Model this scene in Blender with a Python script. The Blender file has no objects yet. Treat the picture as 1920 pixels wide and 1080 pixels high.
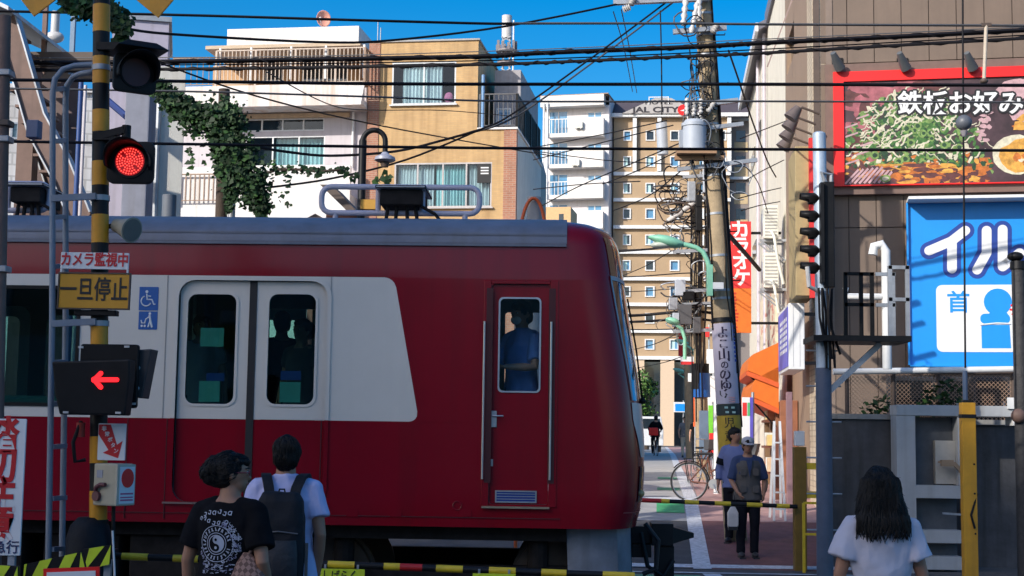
import bpy, bmesh, math, random
from mathutils import Vector, Matrix, Quaternion
from mathutils.bvhtree import BVHTree
random.seed(7)
SC = bpy.context.scene
COL = SC.collection
rad = math.radians

# ---------------------------------------------------------------- camera
FPX, CH = 2700.0, 1.70
YAW, PIT, ROL = rad(2.2), math.atan(280 / 2700), rad(0.82)
_fh = Vector((-math.sin(YAW), math.cos(YAW), 0)); _zz = Vector((0, 0, 1))
FWD = _fh * math.cos(PIT) + _zz * math.sin(PIT)
_up = _zz * math.cos(PIT) - _fh * math.sin(PIT)
_rt = Vector((math.cos(YAW), math.sin(YAW), 0))
RGT = _rt * math.cos(ROL) + _up * math.sin(ROL)
UPV = _up * math.cos(ROL) - _rt * math.sin(ROL)
CAM = Vector((0, 0, CH))
cam = bpy.data.cameras.new('camera'); cam_o = bpy.data.objects.new('camera', cam); COL.objects.link(cam_o)
cam.sensor_width = 36; cam.lens = FPX / 1920 * 36; cam.clip_start = 0.1; cam.clip_end = 3000
cam_o.matrix_world = Matrix.Translation(CAM) @ Matrix((RGT, UPV, -FWD)).transposed().to_4x4()
SC.camera = cam_o

# ---------------------------------------------------------------- sky, sun, exposure
SUN = Vector((0.95, 0.97, -0.72)).normalized()
wd = bpy.data.worlds.new('World'); SC.world = wd; wd.use_nodes = True
nt = wd.node_tree
sk = nt.nodes.new('ShaderNodeTexSky'); sk.sky_type = 'NISHITA'; sk.sun_disc = False
sk.sun_elevation = math.asin(-SUN.z); sk.sun_rotation = math.atan2(-SUN.x, -SUN.y)
sk.air_density = 1.0; sk.dust_density = 2.3; sk.ozone_density = 3.2
hs = nt.nodes.new('ShaderNodeHueSaturation'); hs.inputs['Saturation'].default_value = 1.55; hs.inputs['Value'].default_value = 1.0
nt.links.new(sk.outputs[0], hs.inputs['Color'])
nt.links.new(hs.outputs[0], nt.nodes['Background'].inputs[0]); nt.nodes['Background'].inputs[1].default_value = 0.138
sl = bpy.data.lights.new('sun', 'SUN'); sl.energy = 3.5; sl.angle = rad(0.5); sl.color = (1.0, 0.94, 0.85)
so = bpy.data.objects.new('sun', sl); COL.objects.link(so); so.rotation_euler = SUN.to_track_quat('-Z', 'Y').to_euler(); so.location = (-20, -40, 30)
vs = SC.view_settings; vs.view_transform = 'Standard'; vs.look = 'None'; vs.gamma = 1; vs.exposure = 0.48; vs.use_curve_mapping = False
SC.cycles.max_bounces = 8; SC.cycles.transparent_max_bounces = 24

# ---------------------------------------------------------------- where a pixel of the 1920 px photograph lies in the place
def ray(px, py):
    return FWD + RGT * ((px - 960) / FPX) + UPV * ((540 - py) / FPX)
def W(px, py, Y):
    d = ray(px, py); return CAM + d * (Y / d.y)
def R(x0, y0, x1, y1, Y):
    xm, ym = (x0 + x1) / 2, (y0 + y1) / 2
    return W(x0, ym, Y).x, W(x1, ym, Y).x, W(xm, y1, Y).z, W(xm, y0, Y).z
def gz(Y):                                   # height of the ground: the far street climbs gently
    if Y < 18: return 0.0
    if Y < 27: t = (Y - 18) / 9; return 0.6 * t
    if Y < 64: return 0.6 + 0.4 * (Y - 27) / 37
    return 1.0
class Fr:                                    # a vertical facade plane: u along it, n away from the camera side, z up
    def __init__(s, px, Y, ang, py=820):
        w = W(px, py, Y); s.o = Vector((w.x, w.y, 0)); s.a = rad(ang)
        s.u = Vector((math.cos(s.a), math.sin(s.a), 0)); s.n = Vector((-math.sin(s.a), math.cos(s.a), 0))
    def uv(s, px, py, n=0):
        d = ray(px, py); p0 = s.o + s.n * n
        t = (p0 - CAM).dot(s.n) / d.dot(s.n); p = CAM + d * t
        return (p - s.o).dot(s.u), p.z
    def rect(s, x0, y0, x1, y1, n=0):
        xm, ym = (x0 + x1) / 2, (y0 + y1) / 2
        return s.uv(x0, ym, n)[0], s.uv(x1, ym, n)[0], s.uv(xm, y1, n)[1], s.uv(xm, y0, n)[1]
    def w(s, u, n, z): return s.o + s.u * u + s.n * n + Vector((0, 0, z))
    def thing(s, name, label, cat, group=None):
        return thing(name, label, cat, s.o, s.a, group)

# ---------------------------------------------------------------- objects
def tag(o, label=None, cat=None, group=None, kind=None):
    if label: o['label'] = label
    if cat: o['category'] = cat
    if group: o['group'] = group
    if kind: o['kind'] = kind
    return o
def thing(name, label, cat, loc=(0, 0, 0), rz=0, group=None):
    o = bpy.data.objects.new(name, None); COL.objects.link(o)
    o.location = loc; o.rotation_euler = (0, 0, rz); o.empty_display_size = 0.2
    return tag(o, label, cat, group)
def link(name, me, parent=None, loc=None, rot=None):
    o = bpy.data.objects.new(name, me); COL.objects.link(o)
    if parent: o.parent = parent
    if loc is not None: o.location = loc
    if rot is not None: o.rotation_euler = rot
    return o
def dup(o, parent=None, loc=None, rot=None, label=None):
    c = o.copy(); COL.objects.link(c)
    if parent: c.parent = parent
    for ch in list(o.children): dup(ch, c)
    if loc is not None: c.location = loc
    if rot is not None: c.rotation_euler = rot
    if label: c['label'] = label
    return c
def baked(o):
    dg = bpy.context.evaluated_depsgraph_get()
    me = bpy.data.meshes.new_from_object(o.evaluated_get(dg)); return me

class MB:
    def __init__(s): s.v = []; s.f = []; s.m = []
    def add(s, vs, fs, m=0, M=None):
        b = len(s.v)
        s.v += [tuple(M @ Vector(p)) if M else tuple(p) for p in vs]
        for f in fs: s.f.append(tuple(i + b for i in f)); s.m.append(m)
        return s
    def box(s, x0, x1, y0, y1, z0, z1, m=0, M=None):
        if x0 > x1: x0, x1 = x1, x0
        if y0 > y1: y0, y1 = y1, y0
        if z0 > z1: z0, z1 = z1, z0
        return s.add([(x0, y0, z0), (x1, y0, z0), (x1, y1, z0), (x0, y1, z0), (x0, y0, z1), (x1, y0, z1), (x1, y1, z1), (x0, y1, z1)],
                     [(3, 2, 1, 0), (4, 5, 6, 7), (0, 1, 5, 4), (1, 2, 6, 5), (2, 3, 7, 6), (3, 0, 4, 7)], m, M)
    def beam(s, p0, p1, w, h, m=0, up=(0, 0, 1)):
        p0 = Vector(p0); p1 = Vector(p1); d = (p1 - p0); L = d.length; d.normalize()
        up = Vector(up)
        if abs(d.dot(up)) > 0.98: up = Vector((0, 1, 0))
        a = d.cross(up).normalized(); b = a.cross(d).normalized()
        M = Matrix((a, d, b)).transposed().to_4x4(); M.translation = p0
        return s.box(-w / 2, w / 2, 0, L, -h / 2, h / 2, m, M)
    def quad(s, a, b, c, d, m=0): return s.add([a, b, c, d], [(0, 1, 2, 3)], m)
    def rings(s, rs, c0=True, c1=True, m=0, close=True):
        b = len(s.v); n = len(rs[0])
        for r in rs: s.v += [tuple(p) for p in r]
        for i in range(len(rs) - 1):
            for j in range(n if close else n - 1):
                k = (j + 1) % n
                s.f.append((b + i * n + j, b + i * n + k, b + (i + 1) * n + k, b + (i + 1) * n + j)); s.m.append(m)
        if c0: s.f.append(tuple(b + j for j in range(n))[::-1]); s.m.append(m)
        if c1: s.f.append(tuple(b + (len(rs) - 1) * n + j for j in range(n))); s.m.append(m)
        return s
    def tube(s, pts, r, n=8, m=0, caps=True):
        pts = [Vector(p) for p in pts]; N = len(pts)
        rr = r if isinstance(r, (list, tuple)) else [r] * N
        rs = []; a = None
        for i in range(N):
            d = (pts[min(i + 1, N - 1)] - pts[max(i - 1, 0)])
            d = d.normalized() if d.length > 1e-9 else Vector((0, 0, 1))
            if a is None:
                a = d.cross(Vector((0, 0, 1)) if abs(d.z) < 0.9 else Vector((1, 0, 0))).normalized()
            a = (a - d * a.dot(d)).normalized(); c = d.cross(a)
            rs.append([pts[i] + (a * math.cos(2 * math.pi * j / n) + c * math.sin(2 * math.pi * j / n)) * rr[i] for j in range(n)])
        return s.rings(rs, caps, caps, m)
    def cyl(s, p0, p1, r0, r1=None, n=16, m=0, caps=True):
        return s.tube([p0, p1], [r0, r0 if r1 is None else r1], n, m, caps)
    def ell(s, c, r, nu=16, nv=10, m=0, M=None):
        c = Vector(c); vs = [(0, 0, -1)]; 
        for i in range(1, nv):
            t = -math.pi / 2 + math.pi * i / nv
            vs += [(math.cos(t) * math.cos(2 * math.pi * j / nu), math.cos(t) * math.sin(2 * math.pi * j / nu), math.sin(t)) for j in range(nu)]
        vs.append((0, 0, 1)); fs = []
        for j in range(nu): fs.append((0, 1 + (j + 1) % nu, 1 + j))
        for i in range(nv - 2):
            for j in range(nu):
                k = (j + 1) % nu; fs.append((1 + i * nu + j, 1 + i * nu + k, 1 + (i + 1) * nu + k, 1 + (i + 1) * nu + j))
        b = 1 + (nv - 2) * nu; t = len(vs) - 1
        for j in range(nu): fs.append((b + j, b + (j + 1) % nu, t))
        vs = [Vector((p[0] * r[0], p[1] * r[1], p[2] * r[2])) for p in vs]
        if M: vs = [M @ p for p in vs]
        return s.add([p + c for p in vs], fs, m)
    def prism(s, poly, y0, y1, m=0, ax='y'):           # polygon in (x,z) [ax y], (x,y) [ax z] or (y,z) [ax x]
        def P(a, b, t): return (a, t, b) if ax == 'y' else (a, b, t) if ax == 'z' else (t, a, b)
        return s.rings([[P(a, b, y0) for a, b in poly], [P(a, b, y1) for a, b in poly]], True, True, m)
    def mesh(s, name, mats, smooth=None, bev=0, recalc=True):
        me = bpy.data.meshes.new(name); me.from_pydata(s.v, [], s.f)
        if not isinstance(mats, (list, tuple)): mats = [mats]
        for mm in mats: me.materials.append(mm)
        me.polygons.foreach_set('material_index', s.m)
        if recalc or bev:
            bm = bmesh.new(); bm.from_mesh(me)
            if recalc: bmesh.ops.recalc_face_normals(bm, faces=bm.faces)
            if bev:
                es = [e for e in bm.edges if len(e.link_faces) == 2 and e.calc_face_angle(0) > 0.6]
                bmesh.ops.bevel(bm, geom=es, offset=bev, segments=2 if bev > 0.004 else 1, affect='EDGES', profile=0.6, clamp_overlap=True)
            bm.to_mesh(me); bm.free()
        if smooth is not None:
            me.polygons.foreach_set('use_smooth', [True] * len(me.polygons))
            me.set_sharp_from_angle(angle=rad(smooth))
        return me
    def build(s, name, mats, parent=None, smooth=None, bev=0, base=False, recalc=True):
        off = None
        if base and s.v:                                # put the origin at the foot of the thing
            xs, ys, zs = zip(*s.v); off = ((min(xs) + max(xs)) / 2, (min(ys) + max(ys)) / 2, min(zs))
            s.v = [(a - off[0], b - off[1], c - off[2]) for a, b, c in s.v]
        return link(name, s.mesh(name, mats, smooth, bev, recalc), parent, off)

def rrect(x0, x1, z0, z1, r, n=5):
    r = min(r, abs(x1 - x0) / 2.01, abs(z1 - z0) / 2.01); out = []
    for cx, cz, a in ((x1 - r, z1 - r, 0), (x0 + r, z1 - r, 90), (x0 + r, z0 + r, 180), (x1 - r, z0 + r, 270)):
        for i in range(n + 1):
            t = rad(a + 90 * i / n); out.append((cx + r * math.cos(t), cz + r * math.sin(t)))
    return out
def ngon(cx, cz, r, n=20, rz=None, a0=0):
    rz = r if rz is None else rz
    return [(cx + r * math.cos(2 * math.pi * i / n + a0), cz + rz * math.sin(2 * math.pi * i / n + a0)) for i in range(n)]
def boolean(me, cutters, name):
    """cut closed meshes out of a closed mesh and return the new mesh"""
    o = bpy.data.objects.new('cut_body', me); COL.objects.link(o); cs = []
    for c in cutters:
        co = bpy.data.objects.new('cutter', c); COL.objects.link(co); cs.append(co)
        md = o.modifiers.new('b', 'BOOLEAN'); md.operation = 'DIFFERENCE'; md.object = co; md.solver = 'EXACT'
        try: md.material_mode = 'TRANSFER'
        except Exception: pass
    r = baked(o); r.name = name
    for x in cs + [o]: bpy.data.objects.remove(x)
    return r
def holed(mb, u0, u1, z0, z1, holes, n=0, depth=0.15, m=0, mr=None):
    us = sorted({u0, u1, *[h[0] for h in holes], *[h[1] for h in holes]}); zs = sorted({z0, z1, *[h[2] for h in holes], *[h[3] for h in holes]})
    us = [u for u in us if u0 <= u <= u1]; zs = [z for z in zs if z0 <= z <= z1]
    for i in range(len(us) - 1):
        for j in range(len(zs) - 1):
            uc, zc = (us[i] + us[i + 1]) / 2, (zs[j] + zs[j + 1]) / 2
            if any(h[0] < uc < h[1] and h[2] < zc < h[3] for h in holes): continue
            mb.quad((us[i], n, zs[j]), (us[i + 1], n, zs[j]), (us[i + 1], n, zs[j + 1]), (us[i], n, zs[j + 1]), m)
    mr = m if mr is None else mr
    for a, b, c, d in holes:
        e = n + depth
        mb.quad((a, n, c), (a, e, c), (a, e, d), (a, n, d), mr); mb.quad((b, n, c), (b, n, d), (b, e, d), (b, e, c), mr)
        mb.quad((a, n, c), (b, n, c), (b, e, c), (a, e, c), mr); mb.quad((a, n, d), (a, e, d), (b, e, d), (b, n, d), mr)
def shell(mb, u0, u1, n0, n1, z0, z1, m=0, front=False):     # sides, back and top of a building behind its front at n0
    if front: mb.quad((u0, n0, z0), (u1, n0, z0), (u1, n0, z1), (u0, n0, z1), m)
    mb.quad((u0, n1, z0), (u0, n0, z0), (u0, n0, z1), (u0, n1, z1), m); mb.quad((u1, n0, z0), (u1, n1, z0), (u1, n1, z1), (u1, n0, z1), m)
    mb.quad((u1, n1, z0), (u0, n1, z0), (u0, n1, z1), (u1, n1, z1), m); mb.quad((u0, n0, z1), (u1, n0, z1), (u1, n1, z1), (u0, n1, z1), m)

# ---------------------------------------------------------------- materials
MATS = {}
def mat(name, col, rough=0.6, metal=0.0, var=0.12, scale=6, bump=0.0, bscale=40, streak=0.0, spec=0.5, coat=0.0, dirt=None, emit=0, dscale=2.5):
    m = bpy.data.materials.new(name); m.use_nodes = True; t = m.node_tree; N = t.nodes; L = t.links
    b = N['Principled BSDF']; b.inputs['Roughness'].default_value = rough; b.inputs['Metallic'].default_value = metal
    b.inputs['Specular IOR Level'].default_value = spec; b.inputs['Coat Weight'].default_value = coat; b.inputs['Coat Roughness'].default_value = 0.08
    tc = N.new('ShaderNodeTexCoord')
    c = Vector(col[:3]); lo = tuple(c * (1 - var)) + (1,); hi = tuple(min(1, x * (1 + var)) for x in c) + (1,)
    nz = N.new('ShaderNodeTexNoise'); nz.inputs['Scale'].default_value = scale; nz.inputs['Detail'].default_value = 6; nz.inputs['Roughness'].default_value = 0.65
    L.new(tc.outputs['Object'], nz.inputs['Vector'])
    cr = N.new('ShaderNodeValToRGB'); cr.color_ramp.elements[0].position = 0.3; cr.color_ramp.elements[1].position = 0.7
    cr.color_ramp.elements[0].color = lo; cr.color_ramp.elements[1].color = hi
    L.new(nz.outputs['Fac'], cr.inputs['Fac']); out = cr.outputs['Color']
    if streak:                                   # rain streaks and grime running down
        mp = N.new('ShaderNodeMapping'); mp.inputs['Scale'].default_value = (dscale * 3, dscale * 3, dscale * 0.18); L.new(tc.outputs['Object'], mp.inputs['Vector'])
        n2 = N.new('ShaderNodeTexNoise'); n2.inputs['Scale'].default_value = 1.0; n2.inputs['Detail'].default_value = 5; L.new(mp.outputs[0], n2.inputs['Vector'])
        r2 = N.new('ShaderNodeValToRGB'); r2.color_ramp.elements[0].position = 0.48; r2.color_ramp.elements[1].position = 0.75
        r2.color_ramp.elements[0].color = (0, 0, 0, 1); r2.color_ramp.elements[1].color = (streak,) * 3 + (1,)
        L.new(n2.outputs['Fac'], r2.inputs['Fac'])
        mx = N.new('ShaderNodeMix'); mx.data_type = 'RGBA'; L.new(r2.outputs[0], mx.inputs[0]); L.new(out, mx.inputs[6])
        mx.inputs[7].default_value = tuple(dirt or (0.12, 0.10, 0.08)) + (1,); out = mx.outputs[2]
    L.new(out, b.inputs['Base Color'])
    if bump:
        n3 = N.new('ShaderNodeTexNoise'); n3.inputs['Scale'].default_value = bscale; n3.inputs['Detail'].default_value = 4; L.new(tc.outputs['Object'], n3.inputs['Vector'])
        bp = N.new('ShaderNodeBump'); bp.inputs['Strength'].default_value = bump; bp.inputs['Distance'].default_value = 0.02
        L.new(n3.outputs['Fac'], bp.inputs['Height']); L.new(bp.outputs[0], b.inputs['Normal'])
    if emit:
        b.inputs['Emission Color'].default_value = tuple(col[:3]) + (1,); b.inputs['Emission Strength'].default_value = emit
    MATS[name] = m; return m
def brickmat(name, c1, c2, mortar, bw, bh, ms=0.06, rough=0.7, axis='xz', bump=0.3):
    m = mat(name, c1, rough); t = m.node_tree; N = t.nodes; L = t.links; b = N['Principled BSDF']
    tc = N.new('ShaderNodeTexCoord'); sp = N.new('ShaderNodeSeparateXYZ'); cb = N.new('ShaderNodeCombineXYZ')
    L.new(tc.outputs['Object'], sp.inputs[0])
    if axis == 'xz':
        ad = N.new('ShaderNodeMath'); L.new(sp.outputs[0], ad.inputs[0]); L.new(sp.outputs[1], ad.inputs[1]); L.new(ad.outputs[0], cb.inputs[0]); L.new(sp.outputs[2], cb.inputs[1])
    else:
        L.new(sp.outputs[0], cb.inputs[0]); L.new(sp.outputs[1], cb.inputs[1])
    br = N.new('ShaderNodeTexBrick'); L.new(cb.outputs[0], br.inputs['Vector']); br.inputs['Scale'].default_value = 1
    br.inputs['Color1'].default_value = tuple(c1) + (1,); br.inputs['Color2'].default_value = tuple(c2) + (1,); br.inputs['Mortar'].default_value = tuple(mortar) + (1,)
    br.inputs['Brick Width'].default_value = bw; br.inputs['Row Height'].default_value = bh; br.inputs['Mortar Size'].default_value = ms * bh; br.inputs['Bias'].default_value = 0.0
    nz = N.new('ShaderNodeTexNoise'); nz.inputs['Scale'].default_value = 0.8; nz.inputs['Detail'].default_value = 6; L.new(tc.outputs['Object'], nz.inputs['Vector'])
    mx = N.new('ShaderNodeMix'); mx.data_type = 'RGBA'; mx.blend_type = 'MULTIPLY'; mx.inputs[0].default_value = 0.5
    L.new(br.outputs['Color'], mx.inputs[6]); L.new(nz.outputs['Fac'], mx.inputs[7])
    g = N.new('ShaderNodeMix'); g.data_type = 'RGBA'; g.blend_type = 'MULTIPLY'; g.inputs[0].default_value = 1; L.new(mx.outputs[2], g.inputs[6]); g.inputs[7].default_value = (1.25, 1.25, 1.25, 1)
    mp = N.new('ShaderNodeMapping'); mp.inputs['Scale'].default_value = (2.2, 2.2, 0.16); L.new(tc.outputs['Object'], mp.inputs['Vector'])
    n2 = N.new('ShaderNodeTexNoise'); n2.inputs['Scale'].default_value = 1.6; n2.inputs['Detail'].default_value = 6; L.new(mp.outputs[0], n2.inputs['Vector'])
    r2 = N.new('ShaderNodeValToRGB'); r2.color_ramp.elements[0].position = 0.42; r2.color_ramp.elements[1].position = 0.72; r2.color_ramp.elements[0].color = (1, 1, 1, 1); r2.color_ramp.elements[1].color = (0.74, 0.70, 0.66, 1); L.new(n2.outputs['Fac'], r2.inputs['Fac'])
    g2 = N.new('ShaderNodeMix'); g2.data_type = 'RGBA'; g2.blend_type = 'MULTIPLY'; g2.inputs[0].default_value = 1; L.new(g.outputs[2], g2.inputs[6]); L.new(r2.outputs[0], g2.inputs[7])
    L.new(g2.outputs[2], b.inputs['Base Color'])
    bp = N.new('ShaderNodeBump'); bp.inputs['Strength'].default_value = bump; bp.inputs['Distance'].default_value = 0.01; bp.invert = True
    L.new(br.outputs['Fac'], bp.inputs['Height']); L.new(bp.outputs[0], b.inputs['Normal'])
    return m
def glass(name, tint, gloss=0.04, rough=0.02):
    m = bpy.data.materials.new(name); m.use_nodes = True; t = m.node_tree; N = t.nodes; L = t.links
    for n in list(N):
        if n.type != 'OUTPUT_MATERIAL': N.remove(n)
    out = [n for n in N if n.type == 'OUTPUT_MATERIAL'][0]
    tr = N.new('ShaderNodeBsdfTransparent'); tr.inputs[0].default_value = tuple(tint) + (1,)
    gl = N.new('ShaderNodeBsdfGlossy'); gl.inputs['Roughness'].default_value = rough; gl.inputs[0].default_value = (1, 1, 1, 1)
    lw = N.new('ShaderNodeFresnel'); lw.inputs[0].default_value = 1.5
    nz = N.new('ShaderNodeTexNoise'); nz.inputs['Scale'].default_value = 1.2; bp = N.new('ShaderNodeBump'); bp.inputs['Strength'].default_value = 0.06; bp.inputs['Distance'].default_value = 0.05
    tc = N.new('ShaderNodeTexCoord'); L.new(tc.outputs['Object'], nz.inputs['Vector']); L.new(nz.outputs[0], bp.inputs['Height']); L.new(bp.outputs[0], gl.inputs['Normal'])
    mx = N.new('ShaderNodeMixShader'); geo = N.new('ShaderNodeNewGeometry'); iv = N.new('ShaderNodeMath'); iv.operation = 'SUBTRACT'; iv.inputs[0].default_value = 1; L.new(geo.outputs['Backfacing'], iv.inputs[1]); ml = N.new('ShaderNodeMath'); ml.operation = 'MULTIPLY'; L.new(lw.outputs[0], ml.inputs[0]); L.new(iv.outputs[0], ml.inputs[1]); L.new(ml.outputs[0], mx.inputs[0]); L.new(tr.outputs[0], mx.inputs[1]); L.new(gl.outputs[0], mx.inputs[2]); L.new(mx.outputs[0], out.inputs[0])
    MATS[name] = m; return m
G = MATS
def txt(s, size, name, m, parent, loc, bold=0.0, align='CENTER', rot=(math.pi / 2, 0, 0), sx=1.0, line=1.0, shear=0.0, ext=0.0015):
    cu = bpy.data.curves.new('lettering', 'FONT'); cu.body = s; cu.size = size; cu.align_x = align; cu.align_y = 'CENTER'; cu.offset = bold * size
    cu.space_line = line; cu.shear = shear; cu.extrude = ext; cu.resolution_u = 3
    o = bpy.data.objects.new('lettering', cu); COL.objects.link(o); me = baked(o); bpy.data.objects.remove(o)
    me.materials.clear(); me.materials.append(m); me.polygons.foreach_set('material_index', [0] * len(me.polygons))
    if sx != 1.0:
        for v in me.vertices: v.co.x *= sx
    me.name = name
    return link(name, me, parent, loc, rot)

mat('asphalt', (0.058, 0.058, 0.062), 0.85, var=0.3, scale=3, bump=0.4, bscale=90, streak=0)
mat('road_paint', (0.62, 0.62, 0.60), 0.7, var=0.2, scale=9)
mat('green_paint', (0.06, 0.26, 0.13), 0.7, var=0.25, scale=5)
mat('red_pave', (0.20, 0.080, 0.075), 0.85, var=0.25, scale=4, bump=0.3, bscale=60)
mat('concrete', (0.30, 0.29, 0.27), 0.85, var=0.15, scale=4, bump=0.3, bscale=25, streak=0.5)
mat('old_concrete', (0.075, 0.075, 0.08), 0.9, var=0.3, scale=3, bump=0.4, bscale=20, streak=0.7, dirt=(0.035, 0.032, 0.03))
mat('ballast', (0.10, 0.085, 0.075), 0.95, var=0.5, scale=14, bump=0.8, bscale=24)
mat('rail_steel', (0.22, 0.17, 0.14), 0.4, 0.8)
mat('train_red', (0.22, 0.003, 0.012), 0.20, var=0.07, scale=1.5, spec=0.32, bump=0.12, bscale=1.3, streak=0.25, dirt=(0.06, 0.01, 0.012))
mat('train_white', (0.67, 0.625, 0.56), 0.32, var=0.03, scale=2, coat=0.2, streak=0.10, dirt=(0.40, 0.38, 0.35))
mat('train_grey', (0.15, 0.165, 0.21), 0.5, var=0.15, scale=3, streak=0.4, dirt=(0.10, 0.10, 0.10))
mat('interior', (0.14, 0.165, 0.16), 0.7)
mat('black_rubber', (0.012, 0.012, 0.014), 0.6)
mat('black_gloss', (0.010, 0.010, 0.012), 0.08, coat=0.6)
mat('black_metal', (0.009, 0.009, 0.010), 0.5, var=0.25, spec=0.2)
mat('underframe', (0.020, 0.018, 0.018), 0.85, spec=0.15, var=0.4, scale=8)
mat('steel', (0.50, 0.51, 0.53), 0.32, 0.85, var=0.1)
mat('galv', (0.36, 0.38, 0.41), 0.5, 0.5, var=0.15, scale=9, streak=0.3)
mat('white_paint', (0.72, 0.72, 0.71), 0.5, var=0.06, streak=0.2, dirt=(0.4, 0.36, 0.3))
mat('sign_white', (0.74, 0.74, 0.74), 0.45, var=0.04, streak=0.12, dirt=(0.45, 0.42, 0.38))
mat('sign_red', (0.55, 0.015, 0.02), 0.45, var=0.06)
mat('sign_blue', (0.012, 0.10, 0.36), 0.4, var=0.05)
mat('sign_green', (0.10, 0.42, 0.16), 0.5)
mat('band_yellow', (0.62, 0.27, 0.008), 0.5, var=0.1, scale=8, streak=0.25, dirt=(0.25, 0.12, 0.02))
mat('band_black', (0.010, 0.010, 0.011), 0.5, var=0.25, scale=8, spec=0.25)
mat('gate_yellow', (0.68, 0.46, 0.02), 0.5, var=0.12, scale=10)
mat('lime', (0.60, 0.72, 0.03), 0.5, var=0.1, scale=9)
mat('gate_red', (0.50, 0.012, 0.012), 0.5)
mat('ink', (0.012, 0.012, 0.014), 0.6)
mat('brown_steel', (0.16, 0.095, 0.075), 0.65, var=0.2, scale=5, streak=0.5, dirt=(0.05, 0.03, 0.025))
mat('beige_box', (0.42, 0.38, 0.28), 0.5, var=0.08, streak=0.2)
mat('tan_wall', (0.62, 0.40, 0.20), 0.7)
brickmat('tan_tile', (0.58, 0.37, 0.165), (0.51, 0.325, 0.15), (0.50, 0.34, 0.17), 0.24, 0.075, 0.10)
brickmat('brick_red', (0.46, 0.20, 0.12), (0.36, 0.15, 0.095), (0.42, 0.30, 0.22), 0.22, 0.075, 0.12)
brickmat('cream_tile', (0.66, 0.56, 0.42), (0.56, 0.46, 0.33), (0.44, 0.36, 0.27), 0.25, 0.10, 0.12)
mat('white_wall', (0.72, 0.70, 0.68), 0.75, var=0.05, scale=2, bump=0.15, bscale=30, streak=0.35, dirt=(0.45, 0.33, 0.24))
mat('lilac_wall', (0.56, 0.52, 0.55), 0.75, var=0.07, scale=2, streak=0.3, dirt=(0.30, 0.26, 0.24))
mat('pale_wall', (0.62, 0.60, 0.54), 0.75, var=0.06, scale=2, bump=0.2, streak=0.35, dirt=(0.36, 0.30, 0.24))
mat('cream_wall', (0.72, 0.67, 0.56), 0.75, var=0.06, scale=2, bump=0.15, streak=0.4, dirt=(0.40, 0.32, 0.24))
mat('brown_panel', (0.165, 0.118, 0.088), 0.6, var=0.10, scale=1.5, streak=0.35, dirt=(0.105, 0.075, 0.058))
mat('brown_side', (0.29, 0.20, 0.135), 0.7, var=0.06, scale=2, streak=0.2)
mat('brown_trim', (0.085, 0.058, 0.045), 0.6, var=0.15)
mat('hotel_wall', (0.40, 0.285, 0.175), 0.75, var=0.10, scale=0.35, streak=0.25, dirt=(0.30, 0.19, 0.11), dscale=0.4)
mat('hotel_roof', (0.075, 0.062, 0.075), 0.7, var=0.1, scale=0.8)
mat('stone_grey', (0.36, 0.35, 0.34), 0.7)
mat('frame_white', (0.70, 0.71, 0.72), 0.45)
mat('frame_alu', (0.48, 0.49, 0.50), 0.4, 0.5)
mat('sky_glass', (0.10, 0.27, 0.46), 0.06, var=0.35, scale=0.25, spec=0.8)  # blue base colour stands in for the reflected sky
mat('dark_glass', (0.02, 0.03, 0.04), 0.05, var=0.3, scale=0.8, spec=0.8)
mat('curtain', (0.72, 0.74, 0.74), 0.8, var=0.06)
mat('curtain_aqua', (0.45, 0.66, 0.66), 0.8, var=0.08)
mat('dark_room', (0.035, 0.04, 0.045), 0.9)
glass('window_glass', (0.80, 0.88, 0.90)); glass('train_glass', (0.58, 0.74, 0.72))
mat('rust_rail', (0.30, 0.20, 0.14), 0.6, var=0.2)
mat('pole_concrete', (0.36, 0.27, 0.165), 0.85, var=0.2, scale=5, bump=0.3, bscale=30, streak=0.6, dirt=(0.12, 0.085, 0.055))
mat('cable', (0.009, 0.008, 0.010), 0.6, var=0.2, spec=0.2)
mat('wire_grey', (0.10, 0.10, 0.105), 0.5, 0.3)
mat('transformer_grey', (0.40, 0.44, 0.50), 0.45, var=0.06, streak=0.3, dirt=(0.3, 0.27, 0.24))
mat('lamp_green', (0.24, 0.55, 0.38), 0.45, var=0.1)
mat('porcelain', (0.56, 0.54, 0.52), 0.3)
mat('orange', (0.66, 0.15, 0.012), 0.6, var=0.08)
mat('orange_red', (0.62, 0.10, 0.02), 0.6, var=0.08)
mat('shop_brown', (0.15, 0.052, 0.03), 0.6, var=0.2)
mat('pink_paint', (0.55, 0.33, 0.36), 0.6)
mat('banner_red', (0.66, 0.025, 0.025), 0.6, var=0.06)
mat('bright_red', (0.80, 0.008, 0.008), 0.5, var=0.04)
mat('sign_cyan', (0.008, 0.27, 0.76), 0.42, var=0.03, scale=1, streak=0.08, dirt=(0.02, 0.13, 0.40))
mat('deep_blue', (0.015, 0.05, 0.28), 0.45, var=0.05)
mat('ivory', (0.70, 0.70, 0.62), 0.5)
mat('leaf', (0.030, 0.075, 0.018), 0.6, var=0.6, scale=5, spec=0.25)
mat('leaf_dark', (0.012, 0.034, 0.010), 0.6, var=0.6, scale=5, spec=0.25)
mat('bark', (0.06, 0.042, 0.03), 0.9, var=0.3, bump=0.5)
mat('skin', (0.46, 0.245, 0.16), 0.55, var=0.08, scale=10)
mat('skin_tan', (0.36, 0.175, 0.105), 0.55, var=0.08, scale=10)
mat('hair', (0.008, 0.007, 0.007), 0.55, var=0.4, scale=50, spec=0.2)
mat('tee_white', (0.50, 0.49, 0.57), 0.85, var=0.06, scale=5, bump=0.8, bscale=7)
mat('shirt_lilac', (0.47, 0.48, 0.72), 0.85, var=0.04, bump=0.3, bscale=9)
mat('tee_black', (0.008, 0.008, 0.010), 0.95, spec=0.1, var=0.3, bump=0.3, bscale=10)
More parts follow.
